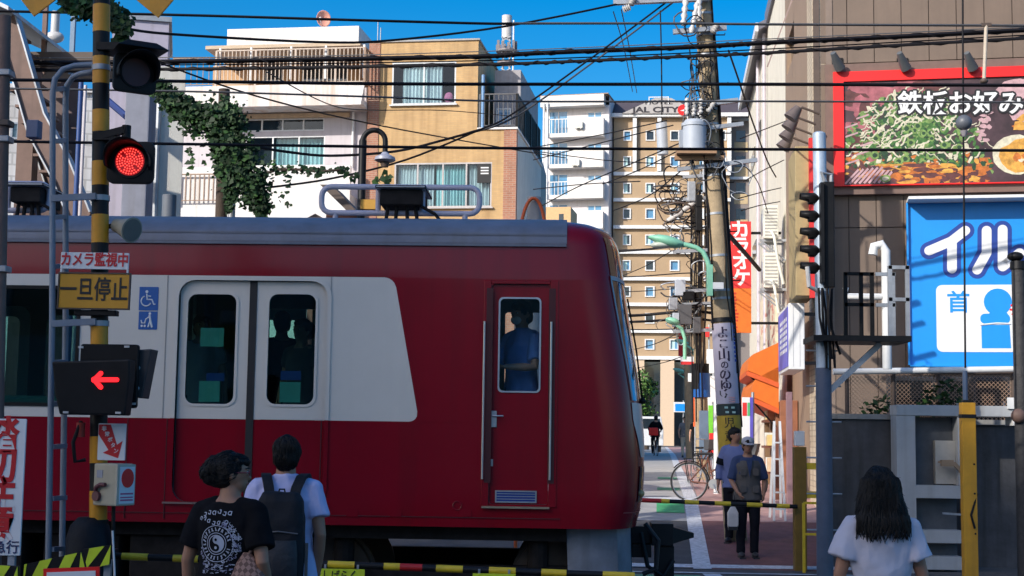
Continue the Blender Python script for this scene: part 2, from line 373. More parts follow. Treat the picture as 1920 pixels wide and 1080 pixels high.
mat('trouser_dark', (0.012, 0.013, 0.019), 0.95, spec=0.1, var=0.2, bump=0.3, bscale=10)
mat('trouser_beige', (0.52, 0.42, 0.30), 0.9, var=0.1)
mat('shirt_blue', (0.13, 0.26, 0.62), 0.85, var=0.08, bump=0.3, bscale=10)
mat('shirt_pale', (0.33, 0.42, 0.68), 0.85, var=0.08, bump=0.3, bscale=10)
mat('vest', (0.105, 0.095, 0.09), 0.9, var=0.12, bump=0.4, bscale=14)
mat('tee_grey', (0.20, 0.19, 0.19), 0.9, var=0.3, scale=30)
mat('cap', (0.42, 0.40, 0.42), 0.85)
mat('shoe', (0.03, 0.03, 0.035), 0.6)
mat('nylon', (0.010, 0.011, 0.015), 0.7, spec=0.25, var=0.3, bump=0.25, bscale=30)
mat('plastic_blue', (0.36, 0.58, 0.74), 0.35, var=0.1, bump=0.5, bscale=14)
# ================================================================ SETTING
def strip(name, pts, m, kind='structure', dz=0.004, seg=6):
    """flat ribbon: pts = list of (x_left, x_right, Y); follows the ground"""
    mb = MB(); rows = []
    for i in range(len(pts) - 1):
        a, b = pts[i], pts[i + 1]
        for k in range(seg):
            t = k / seg; rows.append((a[0] + (b[0] - a[0]) * t, a[1] + (b[1] - a[1]) * t, a[2] + (b[2] - a[2]) * t))
    rows.append(pts[-1])
    for a, b in zip(rows, rows[1:]):
        mb.quad((a[0], a[2], gz(a[2]) + dz), (a[1], a[2], gz(a[2]) + dz), (b[1], b[2], gz(b[2]) + dz), (b[0], b[2], gz(b[2]) + dz))
    o = mb.build(name, m, recalc=False); return tag(o, kind=kind)
def gz(Y):
    if Y < 19.5: return 0.0
    if Y < 27: return 0.62 * (Y - 19.5) / 7.5
    if Y < 64: return 0.62 + 0.4 * (Y - 27) / 37
    return 1.02
mb = MB(); ys = [-400, -40, 0, 10, 19.5, 27, 40, 64, 120, 300, 1400]
for a, b in zip(ys, ys[1:]): mb.quad((-900, a, gz(a)), (900, a, gz(a)), (900, b, gz(b)), (-900, b, gz(b)))
tag(mb.build('ground', mat('ground_mat', (0.09, 0.085, 0.08), 0.9, var=0.3, scale=2, bump=0.3), recalc=False), kind='structure')
SX = lambda Y: 1.93 + 0.065 * (Y - 21)                       # the white edge line of the far street
WX = lambda Y: 4.5 + 0.07 * (Y - 26)                         # its right-hand wall line
far = [19.3, 21, 24, 27, 32, 40, 52, 64, 90, 130]
strip('road', [(SX(y) - 4.9, SX(y) + 0.12, y) for y in far if y < 25], G['asphalt'], dz=0.006)
strip('road_far', [(SX(y) - 4.9, SX(y) + 0.12, y) for y in far if y > 23], mat('sunlit_asphalt', (0.40, 0.385, 0.365), 0.85, var=0.2, scale=2, bump=0.4, bscale=60, streak=0), dz=0.006)  # paler asphalt copy: sunlight beyond the shadow edge put into the colour
strip('road_near', [(-2.6, 4.2, -60), (-2.6, 4.2, 11.4)], G['asphalt'], dz=0.006)
strip('pavement', [(SX(y) + 0.12, WX(y) + 0.4, y) for y in far if y < 25], G['red_pave'], dz=0.012)
strip('pavement_far', [(SX(y) + 0.12, WX(y) + 0.4, y) for y in far if y > 23], mat('sunlit_pave', (0.46, 0.27, 0.24), 0.85, var=0.2, scale=3, bump=0.3), dz=0.012)  # lighter copy of the red paving, sunlight put into its colour
strip('bounce_pavement', [(4.3, 26, -40), (4.3, 26, 11.3)], G['concrete'], dz=0.008)  # unseen pale ground on both sides, added to bounce light into the shade
strip('bounce_pavement', [(-30, -2.7, -40), (-30, -2.7, 11.3)], G['concrete'], dz=0.008)
strip('crossing_deck', [(-2.9, 4.6, 11.4), (-2.9, 4.6, 19.3)], mat('deck', (0.075, 0.07, 0.07), 0.85, var=0.3, scale=4, bump=0.3), dz=0.010)
worn = mat('worn_paint', (0.60, 0.60, 0.62), 0.75, var=0.35, scale=14)
strip('road_marking', [(SX(y) - 0.12, SX(y) + 0.12, y) for y in far], worn, dz=0.018)
strip('road_marking', [(SX(19.5) - 1.9, 4.4, 19.42), (SX(20) - 1.9, 4.4, 19.72)], worn, dz=0.022, seg=1)
strip('road_marking', [(0.4, 4.4, 18.62), (0.4, 4.4, 18.74)], worn, dz=0.022, seg=1)
strip('road_marking', [(1.9, 2.12, 11.6), (1.75, 1.97, 18.6)], worn, dz=0.018, seg=2)
strip('road_marking', [(SX(26) - 4.6, SX(26) - 0.14, 26.6), (SX(27) - 4.6, SX(27) - 0.14, 27.0)], worn, dz=0.018, seg=1)
for ya, yb in ((24.9, 26.3), (30, 31.2), (36, 37.2)):
    strip('green_lane', [(SX(ya) - 0.62, SX(ya) - 0.14, ya), (SX(yb) - 0.62, SX(yb) - 0.14, yb)], mat('green_bright', (0.06, 0.38, 0.14), 0.7, var=0.25, scale=6) if ya < 25 else G['green_paint'], dz=0.016, seg=2)
strip('green_lane', [(2.05, 3.6, 14.8), (2.05, 3.6, 18.4)], G['green_paint'], dz=0.015, seg=2)
strip('green_lane', [(-0.9, 1.7, 15.0), (-0.9, 1.7, 18.4)], G['green_paint'], dz=0.015, seg=2)
# tracks
for k, yc in enumerate((13.6, 17.2)):
    for s in (-0.7525, 0.7525):
        mb = MB(); mb.box(-60, 60, yc + s - 0.034, yc + s + 0.034, 0.0, 0.024); mb.box(-60, 60, yc + s - 0.05, yc + s - 0.045, 0.0, 0.018)
        o = mb.build('rail', G['rail_steel']); tag(o, kind='structure')
for x0, x1 in ((-60, -2.95), (4.65, 60)):
    mb = MB(); nx = 60; ny = 14; rn = random.Random(3)
    for i in range(nx):
        for j in range(ny):
            pass
    P = [[(x0 + (x1 - x0) * i / nx, 11.6 + 7.4 * j / ny, 0.02 + 0.05 * rn.random()) for j in range(ny + 1)] for i in range(nx + 1)]
    for i in range(nx):
        for j in range(ny): mb.quad(P[i][j], P[i + 1][j], P[i + 1][j + 1], P[i][j + 1])
    tag(mb.build('ballast_gravel', G['ballast'], recalc=False), kind='stuff')
# kerb between the far road and the pavement beyond the shops
mb = MB()
for a, b in zip(far[3:], far[4:]): mb.beam((SX(a) - 5.0, a, gz(a) + 0.05), (SX(b) - 5.0, b, gz(b) + 0.05), 0.15, 0.12)
tag(mb.build('kerb', G['concrete']), kind='structure')

# ================================================================ UNSEEN BLOCKS ADDED BEHIND THE CAMERA (for shade and dark reflections)
def reflection_house(name, label, x0, x1, y0, y1, h, wall, nwin, front_south=True):
    t = thing(name, label, 'building', ((x0 + x1) / 2, y1, 0))
    cx, cy = (x0 + x1) / 2, y1; hw = (x1 - x0) / 2; mb = MB(); holes = []
    fl = int(h / 2.9)
    for f in range(fl):
        for i in range(nwin):
            u = -hw + (i + 0.5) * 2 * hw / nwin; holes.append((u - 0.8, u + 0.8, 0.9 + f * 2.9, 2.2 + f * 2.9))
    holed(mb, -hw, hw, 0, h, holes, 0, -0.15); shell(mb, -hw, hw, 0, y0 - y1, 0, h)
    mb.build('wall', wall, t, recalc=False)
    pm = MB().box(-0.8, 0.8, -0.16, -0.13, -0.65, 0.65).mesh('pane', G['dark_glass'])
    for a, b, c, d in holes: link('window', pm, t, ((a + b) / 2, 0, (c + d) / 2))
    MB().box(-hw - 0.1, hw + 0.1, y0 - y1 - 0.1, 0.1, h + 0.01, h + 0.4).build('parapet', wall, t)
    return t
def shade_tower(name, label, prof, y0, y1, wall):
    x0, x1 = prof[0][0], prof[-1][0]; cx = (x0 + x1) / 2; t = thing(name, label, 'building', (cx, y1, 0))
    MB().prism([(x0 - cx, 0)] + [(x - cx, z) for x, z in prof] + [(x1 - cx, 0)], y0 - y1, 0).build('wall', wall, t)
    pm = MB().box(-1.1, 1.1, .004, .02, -.8, .8).mesh('pane', G['dark_glass'])
    for f in range(int(min(z for x, z in prof) / 3.2) - 1):
        for k in range(int((x1 - x0) / 4)): link('window', pm, t, (x0 - cx + 2 + k * 4, 0, 3 + f * 3.2))
    return t
shade_tower('gabled_shade_tower', 'tall gabled white tower added far behind the photographer to shade the crossing', [(-94.9, 65.6), (-87.3, 72.2), (-79.4, 64.3), (-69, 63.6)], -84, -70, G['white_wall'])  # unseen sun blocker, outline shaped to throw the shade over the crossing
shade_tower('slab_shade_tower', 'broad pale tower block added far behind the photographer to shade the left side', [(-136, 77.5), (-104.3, 77.5), (-104.2, 70), (-95.1, 66)], -86, -70.2, G['lilac_wall'])  # unseen sun blocker added to keep the left background in shade
reflection_house('reflection_row', 'low grey house row added behind the photographer to darken reflections in the train', -30, -3.1, -17, -7, 7.2, G['stone_grey'], 8)  # unseen row added so the train side mirrors something dark
reflection_house('reflection_end', 'plain house added far behind the photographer to darken reflections in the train', -16, 14, -72, -60, 12, G['pale_wall'], 7)  # unseen block added to close the bright gap in the train reflections
# ================================================================ THE TRAIN
TY, HW = 12.2, 1.4
def TX(px, py): p = W(px, py, TY); return p.x, p.z
def TR(x0, y0, x1, y1): return R(x0, y0, x1, y1, TY)
tr = thing('train_car', 'red and white commuter train car passing over the crossing', 'train', (0, TY + HW, 0))
ZB = TX(600, 984)[1]; ZW0 = TX(600, 788)[1]; ZW1 = TX(600, 519)[1]; ZG = TX(600, 456)[1]; ZT = ZG + 0.36
XL = -17.0
prof = [(412, 1075), (421, 1118), (432, 1142), (446, 1156), (470, 1164), (500, 1169), (530, 1173), (580, 1180), (640, 1189), (700, 1199), (760, 1206), (820, 1211), (880, 1212), (930, 1209), (965, 1203), (990, 1196)]
prof = [(W(px, py, 12.75).z, W(px, py, 12.75).x) for py, px in prof]      # (z, x) of the nose outline
def xf(z):
    if z >= prof[0][0]: return prof[0][1]
    for (za, xa), (zb, xb) in zip(prof, prof[1:]):
        if zb <= z <= za: return xa + (xb - xa) * (za - z) / (za - zb)
    return prof[-1][1]
def hwid(z):
    if z <= ZG: return HW - 0.02 * max(0, (z - ZW1) / (ZG - ZW1)) - 0.015 * max(0, (1.15 - z) / 0.3)
    t = min(1, (z - ZG) / (ZT - ZG)); return max(0.02, (HW - 0.02) * (1 - t ** 2.6) ** 0.5)
def xbelt(z):                                       # slanted, round-cornered end of the white belt
    a = TX(740, 522); b = TX(785, 788); t = (z - b[1]) / (a[1] - b[1]); x = b[0] + (a[0] - b[0]) * t; r = 0.085
    d = min(ZW1 - z, z - ZW0)
    if d < r: x -= r - math.sqrt(max(0, r * r - (r - d) ** 2))
    return x
NC = 14
def nose(z, t, off=0.0):                            # t 0 at the side, 1 at the middle of the front
    a = t * math.pi / 2; h = hwid(z); x1 = xf(z); x0 = x1 - 0.44; e = 2 / 3.1
    p = Vector((x0 + (x1 - x0) * math.sin(a) ** e, -h * math.cos(a) ** (2 / 3.5), z)); return p
zl = [ZB, ZB + .03, ZB + .12, ZB + .25, 1.25, 1.45, 1.65, ZW0 - 0.001] + [ZW0 + k for k in (0.004, .012, .025, .045, .085)] + [2.1, 2.35, 2.6, 2.85] + [ZW1 - k for k in (.085, .045, .025, .012, .004)] + [ZW1 + .001, 3.15, 3.25, ZG - 0.02, ZG]
zl += [ZG + (ZT - ZG) * k for k in (.12, .28, .42, .55, .68, .8, .9, .96, 1)]
zl = sorted(z for z in zl)
rs = []
for z in zl:
    half = [Vector((XL, -hwid(z), z)), Vector((xbelt(min(max(z, ZW0), ZW1)), -hwid(z), z))] + [nose(z, k / NC) for k in range(NC + 1)]
    rs.append(half + [Vector((p.x, -p.y, p.z)) for p in half[-2::-1]])
mb = MB(); mb.rings(rs, True, True, 0)
n = len(rs[0])
for i in range(len(zl) - 1):
    if ZW0 - 0.0005 < (zl[i] + zl[i + 1]) / 2 < ZW1 + 0.0005:
        mb.m[i * n + 0] = 1; mb.m[i * n + n - 2] = 1
body = mb.mesh('body', [G['train_red'], G['train_white'], G['interior']])
# openings
doorL, doorR, doorB, doorT = TR(329, 526, 610, 944)
seam = TR(461, 526, 475, 944)
def win(x0, y0, x1, y1): return TR(x0, y0, x1, y1)
DW = [win(348, 551, 439, 757), win(501, 551, 589, 758)]
SW = [win(-130, 541, 142, 754)]
pitch = doorR - doorL + (SW[0][1] - SW[0][0]) + 1.05
CD = TR(919, 533, 1030, 946); CW = TR(937, 560, 1011, 733)
cut = []
def rp(x0, x1, z0, z1, r, y0, y1, mi=2):
    m_ = MB(); m_.prism(rrect(x0, x1, z0, z1, r), y0, y1, 0); me = m_.mesh('c', G['interior']); return me
cut.append(MB().box(XL + 0.15, 0.03, -1.33, 1.33, 1.14, 3.30).mesh('c', G['interior']))
extra_d = [doorL - pitch, doorL - 2 * pitch]
for d0 in [doorL] + extra_d:
    cut.append(rp(d0, d0 + doorR - doorL, doorB, doorT, 0.14, -1.6, 1.6))
extra_s = [(SW[0][0] - pitch * k, SW[0][1] - pitch * k) for k in (0, 1)]
for a, b in extra_s: cut.append(rp(a, b, SW[0][2], SW[0][3], 0.10, -1.6, 1.6))
cut.append(rp(CD[0], CD[1], CD[2], CD[3], 0.03, -1.6, 1.6))
bm_ = boolean(body, cut, 'body')
while len(bm_.materials) < 3: bm_.materials.append(G['interior'])
bm_.polygons.foreach_set('use_smooth', [True] * len(bm_.polygons)); bm_.set_sharp_from_angle(angle=rad(28))
link('body', bm_, tr)
# door leaves
def leaf(x0, x1, wn, name='door', both=True, sub=True):
    y0, y1 = -1.365, -1.33
    zs = ZW0
    up = MB().box(x0, x1, y0, y1, zs, doorT - 0.004).mesh('u', G['train_white'])
    c = rp(wn[0], wn[1], wn[2], wn[3], 0.075, -1.5, -1.2)
    for side in ((1, -1) if both else (1,)):
        m1 = boolean(up.copy(), [c], 'door'); 
        d = link('door', m1, tr)
        lo = MB().box(x0, x1, y0, y1, doorB + 0.004, zs - 0.002).build('door_lower_panel', G['train_red'], d)
        rim = MB(); a = rrect(wn[0] - .022, wn[1] + .022, wn[2] - .022, wn[3] + .022, 0.09); b = rrect(wn[0], wn[1], wn[2], wn[3], 0.075)
        rim.rings([[(p[0], y0, p[1]) for p in a], [(p[0], y0 - .008, p[1]) for p in a], [(p[0], y0 - .008, p[1]) for p in b], [(p[0], y0 + 0.01, p[1]) for p in b]], False, False)
        rim.build('window_rim', G['train_white'], d, smooth=40)
        MB().prism(rrect(wn[0] - .005, wn[1] + .005, wn[2] - .005, wn[3] + .005, 0.075), y0 + .012, y0 + .016).build('window_pane', G['train_glass'], d)
        if side == -1: d.rotation_euler = (0, 0, math.pi); d.location = (x0 + x1, 0, 0)
for d0 in [doorL] + extra_d:
    s = d0 - doorL
    leaf(doorL + .006 + s, seam[0] + s, [v + s if i < 2 else v for i, v in enumerate(DW[0])], sub=(s == 0))
    leaf(seam[1] + s, doorR - .006 + s, [v + s if i < 2 else v for i, v in enumerate(DW[1])], sub=(s == 0))
    MB().box(seam[0] + s, seam[1] + s, -1.372, -1.335, doorB + .004, doorT - .004).build('door_seal', G['black_rubber'], tr)
# raised frame round the passenger door, with generous corners
def dens(l):
    o = []
    for p, q in zip(l, l[1:] + l[:1]):
        o.append(p)
        if abs(p[1] - q[1]) > .6: o += [(p[0], ZW0 + .001), (p[0], ZW0 - .001)] if p[1] > q[1] else [(p[0], ZW0 - .001), (p[0], ZW0 + .001)]
    return o
mb = MB(); a = dens(rrect(doorL - .035, doorR + .035, doorB - .03, doorT + .035, 0.17)); b = dens(rrect(doorL, doorR, doorB, doorT, 0.14))
mb.rings([[(p[0], -1.402, p[1]) for p in a], [(p[0], -1.410, p[1]) for p in a], [(p[0], -1.410, p[1]) for p in b], [(p[0], -1.37, p[1]) for p in b]], False, False)
for f in range(len(mb.f)):
    zc = sum(mb.v[i][2] for i in mb.f[f]) / 4; mb.m[f] = 0 if zc > ZW0 else 1
mb.build('door_frame', [G['train_white'], G['train_red']], tr, smooth=40)
# side windows
for a, b in extra_s:
    mb = MB(); o_ = rrect(a - .03, b + .03, SW[0][2] - .03, SW[0][3] + .03, 0.11); i_ = rrect(a, b, SW[0][2], SW[0][3], 0.10)
    mb.rings([[(p[0], -1.401, p[1]) for p in o_], [(p[0], -1.409, p[1]) for p in o_], [(p[0], -1.409, p[1]) for p in i_], [(p[0], -1.37, p[1]) for p in i_]], False, False)
    w_ = mb.build('window_frame', G['black_metal'], tr, smooth=40)
    MB().prism(rrect(a, b, SW[0][2], SW[0][3], 0.10), -1.385, -1.380).build('window_pane', G['train_glass'], w_)
    MB().prism(rrect(a, b, SW[0][2], SW[0][3], 0.10), 1.380, 1.385).build('window_pane', G['train_glass'], w_)
# seams between body panels
for px in (310, 618):
    x = TX(px, 650)[0]; MB().box(x - .004, x + .004, -1.4035, -1.39, ZW0, ZW1).build('panel_seam', mat('seam%d' % px, (0.33, 0.31, 0.29), 0.6), tr)
x = TX(600, 880)[0]; MB().box(x - .004, x + .004, -1.4035, -1.39, ZB + .03, ZW0 - .002).build('panel_seam', mat('seam_red', (0.07, 0.003, 0.008), 0.5), tr)
for px in (310, 236): x = TX(px, 880)[0]; MB().box(x - .003, x + .003, -1.4035, -1.39, ZB + .03, ZW0 - .002).build('panel_seam', G['seam_red'], tr)
MB().box(TX(-400, 966)[0], TX(1050, 966)[0], -1.4025, -1.39, TX(600, 966)[1] - .003, TX(600, 966)[1] + .003).build('panel_seam', G['seam_red'], tr)
for px, py in ((770, 905), (660, 962), (742, 962), (872, 962)): a = TX(px, py); MB().box(a[0] - .05, a[0] + .05, -1.403, -1.39, a[1] - .03, a[1] + .03).build('access_flap', G['train_red'], tr)
MB().box(XL, TX(1062, 458)[0], -1.408, -1.37, ZG - .012, ZG + .012).build('gutter', G['train_grey'], tr)
MB().box(TX(783, 787)[0], TX(905, 787)[0], -1.404, -1.39, ZW0 - .004, ZW0 + .003).build('trim_strip', G['train_red'], tr)
MB().box(TX(740, 518)[0], TX(1062, 518)[0], -1.393, -1.37, ZW1 - .003, ZW1 + .003).build('trim_strip', G['train_red'], tr)
a = TX(305, 942); b = TX(612, 942)
MB().box(a[0], b[0], -1.425, -1.39, a[1] - .008, a[1] + .006).build('door_sill', mat('sill_metal', (0.30, 0.20, 0.18), 0.4, 0.5), tr)
# cab door, handrails, vent
rec = TR(905, 527, 1045, 950)
cd = MB().box(CD[0] + .003, CD[1] - .003, -1.375, -1.345, CD[2] + .003, CD[3] - .003).mesh('u', G['train_red'])
cd = link('cab_door', boolean(cd, [rp(CW[0], CW[1], CW[2], CW[3], 0.035, -1.5, -1.2)], 'cab_door'), tr)
mb = MB(); a = rrect(CW[0] - .014, CW[1] + .014, CW[2] - .014, CW[3] + .014, 0.04); b = rrect(CW[0], CW[1], CW[2], CW[3], 0.035)
mb.rings([[(p[0], -1.375, p[1]) for p in a], [(p[0], -1.385, p[1]) for p in a], [(p[0], -1.385, p[1]) for p in b], [(p[0], -1.36, p[1]) for p in b]], False, False).build('window_rim', G['steel'], cd, smooth=40)
MB().prism(rrect(CW[0], CW[1], CW[2], CW[3], 0.035), -1.365, -1.361).build('window_pane', G['window_glass'], cd)
h = TR(918, 770, 931, 801); mb = MB().box(h[0], h[1], -1.385, -1.375, h[2], h[3]); hx = TX(944, 780); mb.tube([((h[0] + h[1]) / 2, -1.385, hx[1]), ((h[0] + h[1]) / 2, -1.42, hx[1]), (hx[0], -1.42, hx[1])], .008)
mb.build('door_handle', G['steel'], cd, bev=.002)
k_ = TR(917, 861, 924, 874); MB().box(k_[0], k_[1], -1.381, -1.374, k_[2], k_[3]).build('key_plate', G['steel'], cd)
v_ = TR(928, 920, 1006, 943); mb = MB()
mb.box(v_[0], v_[1], -1.384, -1.372, v_[2], v_[2] + .012); mb.box(v_[0], v_[1], -1.384, -1.372, v_[3] - .012, v_[3]); mb.box(v_[0], v_[0] + .012, -1.384, -1.372, v_[2] + .012, v_[3] - .012); mb.box(v_[1] - .012, v_[1], -1.384, -1.372, v_[2] + .012, v_[3] - .012)
for k in range(3): mb.beam((v_[0] + .012, -1.376, v_[2] + .03 + k * .022), (v_[1] - .012, -1.376, v_[2] + .03 + k * .022), .014, .006)
mb.box(v_[0] + .01, v_[1] - .01, -1.3757, -1.374, v_[2] + .01, v_[3] - .01, 1)
mb.build('door_vent', [G['steel'], G['deep_blue']], cd)
mb = MB(); p = TR(905, 526, 1045, 951)
mb.box(p[0], CD[0] - .001, -1.409, -1.39, p[2], p[3]); mb.box(CD[1] + .001, p[1], -1.409, -1.39, p[2], p[3]); mb.box(CD[0] - .001, CD[1] + .001, -1.409, -1.39, CD[3] + .001, p[3])
mb.build('cab_door_frame', G['train_red'], tr, bev=.004)
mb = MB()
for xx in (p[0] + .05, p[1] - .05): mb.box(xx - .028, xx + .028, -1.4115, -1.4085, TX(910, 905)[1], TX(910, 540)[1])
mb.build('handrail_strip', mat('dark_red', (0.06, 0.004, 0.007), 0.6), tr)  # flat darker red strip behind each handrail
for px, t0, t1 in ((909, 603, 898), (1034, 604, 900)):
    x, z1 = TX(px, t0); z0 = TX(px, t1)[1]
    MB().tube([(x, -1.41, z0 + .01), (x, -1.435, z0), (x, -1.435, z1), (x, -1.41, z1 - .01)], .0095, 8).build('handrail', G['steel'], tr, smooth=50)
a = TX(903, 950); b = TX(1030, 953)
MB().box(a[0], b[0], -1.44, -1.40, a[1] - .01, a[1] + .006).build('cab_step', mat('brass_step', (0.34, 0.26, 0.18), 0.5, 0.5), tr)
c_ = TX(857, 948); mb = MB(); mb.tube([(c_[0] + .036 * math.cos(t * .3927), -1.403, c_[1] + .036 * math.sin(t * .3927)) for t in range(17)], .004, 6); mb.build('filler_cap', G['train_red'], tr)
# stickers
for (x0, y0, x1, y1, kind) in ((261, 538, 297, 582, 'chair'), (260, 584, 295, 618, 'pram')):
    a, b, c, d = TR(x0, y0, x1, y1); s = (b - a)
    st = MB().prism(rrect(a, b, c, d, .006), -1.4035, -1.401).build('sticker', G['sign_blue'], tr)
    mb = MB(); cx, cz = (a + b) / 2, (c + d) / 2; Y0, Y1 = -1.4055, -1.4033; q = s / 10
    def T(pts, r): mb.tube([(cx + x * q, -1.4035, cz + z * q) for x, z in pts], r * q, 6)
    if kind == 'chair':
        mb.prism(ngon(cx - 1.0 * q, cz + 3.6 * q, .75 * q), Y0, Y1)
        T([(-1, 2.6), (-.7, -.4), (1.8, -.5), (2.8, -3), (3.6, -2.8)], .42); T([(-.9, 1.4), (1.2, 1.2)], .35)
        T([(-1.2 + 2.6 * math.cos(rad(t)), -1.2 + 2.6 * math.sin(rad(t))) for t in range(110, 345, 15)], .35)
    else:
        mb.prism(ngon(cx + .9 * q, cz + 3.7 * q, .7 * q), Y0, Y1); T([(.9, 2.8), (1.4, 0), (2.4, -3.6)], .6); T([(1.3, 0), (.3, -3.6)], .5); T([(.9, 2.2), (-1.2, .6)], .35)
        T([(-1, 1), (-1.6, -1.4), (-3.2, -1.4), (-3.6, .2)], .4); mb.prism(ngon(cx - 1.6 * q, cz - 2.9 * q, .6 * q), Y0, Y1); mb.prism(ngon(cx - 3.2 * q, cz - 2.9 * q, .6 * q), Y0, Y1)
    mb.build('pictogram', G['sign_white'], st)
# grey roof shell, with the red nose cap left in front of it
x1 = TX(1063, 440)[0]; rr = []
zz = [ZG + (ZT - ZG) * k for k in (0.03, .12, .28, .42, .55, .68, .8, .9, .96, 1)]
half = [(-(hwid(z) + .006), z + .006) for z in zz]; half += [(-y, z) for y, z in half[::-1]]
MB().rings([[(XL - .02, y, z) for y, z in half], [(x1, y, z) for y, z in half]], True, True).build('roof', G['train_grey'], tr, smooth=35)
rb = []
for k in (.26,):
    z = ZG + (ZT - ZG) * k; y = -(hwid(z) + .010); MB().box(XL, x1 - .01, y - .006, y + .02, z - .008, z + .008).build('roof_rib', G['train_grey'], tr)
# nose: dark wrap-round glazing, destination screen, white mask, lamps
def patch(z0, z1, t0f, name, m, off=.006, nz_=10, nt_=12, parent=tr, t1=None):
    rows = []
    for i in range(nz_ + 1):
        z = z0 + (z1 - z0) * i / nz_; a = t0f(z); e_ = (2 - a) if t1 is None else t1(z); row = []
        for j in range(nt_ + 1):
            t = a + (e_ - a) * j / nt_; tt = t if t <= 1 else 2 - t
            p = nose(z, tt); d = Vector((math.sin(tt * math.pi / 2), -math.cos(tt * math.pi / 2), 0)); p = p + d * off
            if t > 1: p.y = -p.y
            row.append(p)
        rows.append(row)
    m_ = MB(); m_.rings(rows, False, False, 0, close=False); return m_.build(name, m, parent, smooth=50)
Zp = lambda py: W(1180, py, 12.6).z
lin = lambda z, za, ta, zb, tb: ta + (tb - ta) * (z - za) / (zb - za)
ws = patch(Zp(752), Zp(532), lambda z: lin(z, Zp(752), .45, Zp(532), .37), 'windshield', G['black_gloss'])
patch(Zp(752), Zp(532), lambda z: lin(z, Zp(752), .425, Zp(532), .345), 'windshield_frame', G['galv'], off=.010, parent=ws, t1=lambda z: lin(z, Zp(752), .45, Zp(532), .37), nt_=2)
patch(Zp(524), Zp(452), lambda z: .36, 'destination_window', G['black_gloss'])
patch(Zp(532), Zp(524), lambda z: .345, 'windshield_bar', G['galv'], off=.012, nz_=2)
patch(Zp(857), Zp(756), lambda z: .42 + .16 * max(0, (Zp(790) - z) / (Zp(790) - Zp(857))), 'nose_mask', G['train_white'])
for s in (1, -1):
    l_ = patch(Zp(940), Zp(874), lambda z: .54, 'headlight', G['black_gloss'], off=.008, t1=lambda z: .74, nt_=5)
    mb = MB(); p = nose(Zp(925), .64); mb.ell((p.x + .0, p.y - .0, p.z), (.035, .05, .035)); mb.build('lamp_lens', mat('amber%d' % (s + 1), (0.45, 0.30, 0.12), 0.2), l_, smooth=60)
    if s == -1: l_.scale = (1, -1, 1)
patch(ZB + .13, ZB + .14, lambda z: .28, 'nose_seam', mat('seam_nose', (0.34, 0.05, 0.05), 0.4), off=.006, nz_=1)
mb = MB(); q0 = nose(Zp(560), .66); q1 = nose(Zp(750), .80)
mb.tube([q1 + Vector((.02, -.02, 0)), (q0 + q1) / 2 + Vector((.035, -.035, 0)), q0 + Vector((.03, -.02, 0))], .009, 6); mb.ell(q1 + Vector((.02, -.02, 0)), (.03, .03, .03))
mb.build('wiper', G['black_metal'], tr)
# skirt, underframe, bogies, coupler
mb = MB(); sx0, sx1 = TX(1062, 1010)[0], TX(1185, 1010)[0]
for s in (-1, 1):
    pass
sk_ = [Vector((sx0, -1.18, 0)), Vector((sx0 + .15, -1.22, 0)), Vector((sx1 - .12, -1.15, 0)), Vector((sx1, -.85, 0)), Vector((sx1 + .05, 0, 0))]
sk_ += [Vector((p.x, -p.y, 0)) for p in sk_[-2::-1]]
mb.rings([[p + Vector((0, 0, ZB - .005)) for p in sk_], [p * 1.0 + Vector((.02, 0, .45)) for p in sk_], [p + Vector((-.02, 0, .16)) for p in sk_]], True, True)
mb.build('skirt', mat('skirt_grey', (0.17, 0.19, 0.23), 0.55, var=0.25, scale=4, streak=0.5, dirt=(0.07, 0.07, 0.08)), tr, smooth=30)
mb = MB(); mb.box(XL, sx0, -1.2, 1.2, ZB - .12, ZB - .004)
mb.build('underframe', G['underframe'], tr)
for (px0, px1, zlo) in ((60, 205, .34), (225, 340, .42), (350, 470, .30), (-420, 20, .3), (-1000, -500, .3)):
    a, b = TX(px0, 1050)[0], TX(px1, 1050)[0]
    MB().box(a, b, -1.15, 1.15, zlo, ZB - .125).build('equipment_box', G['underframe'], tr, bev=.02)
mat('wheel_steel', (0.10, 0.075, 0.06), 0.5, 0.5)
for bx in (TX(820, 1000)[0], XL + 3.0):
    for s in (-1, 1):
        mb = MB(); mb.box(bx - 1.45, bx + 1.45, s * .98 - .06, s * .98 + .06, .42, .60); mb.box(bx - .5, bx + .5, s * 1.0 - .10, s * 1.0 + .10, .30, .46)
        for ax in (-1.05, 1.05):
            mb.box(bx + ax - .17, bx + ax + .17, s * 1.02 - .09, s * 1.02 + .09, .28, .58); mb.cyl((bx + ax * .8, s * 1.02, .58), (bx + ax * .8, s * 1.02, ZB - .13), .09, n=12)
        bo = mb.build('bogie_frame', G['underframe'], tr, bev=.015)
        for ax in (-1.05, 1.05):
            m_ = MB(); m_.cyl((bx + ax, s * .70, .44), (bx + ax, s * .82, .44), .43, n=32); m_.cyl((bx + ax, s * .68, .44), (bx + ax, s * .70, .44), .46, n=32); m_.cyl((bx + ax, s * .82, .44), (bx + ax, s * .90, .44), .14, n=16)
            m_.build('wheel', G['wheel_steel'], bo, smooth=35)
mb = MB()
mb = MB()
mb.box(.55, .80, -.10, .10, .74, .90); mb.box(.80, 1.0, -.17, .17, .73, .93)
mb.rings([[(1.0, -.16, .75), (1.0, .16, .75), (1.0, .16, .90), (1.0, -.16, .90)], [(1.20, -.03, .80), (1.20, .08, .80), (1.20, .08, .84), (1.20, -.03, .84)]])
mb.box(.84, 1.01, -.13, .13, .42, .725); mb.box(.70, 1.04, -.20, .20, .30, .415); mb.box(.62, .80, -.16, .16, .62, .735); mb.tube([(.7, -.2, .85), (.76, -.24, .55), (.9, -.24, .46), (1.0, -.18, .6)], .022, 8)
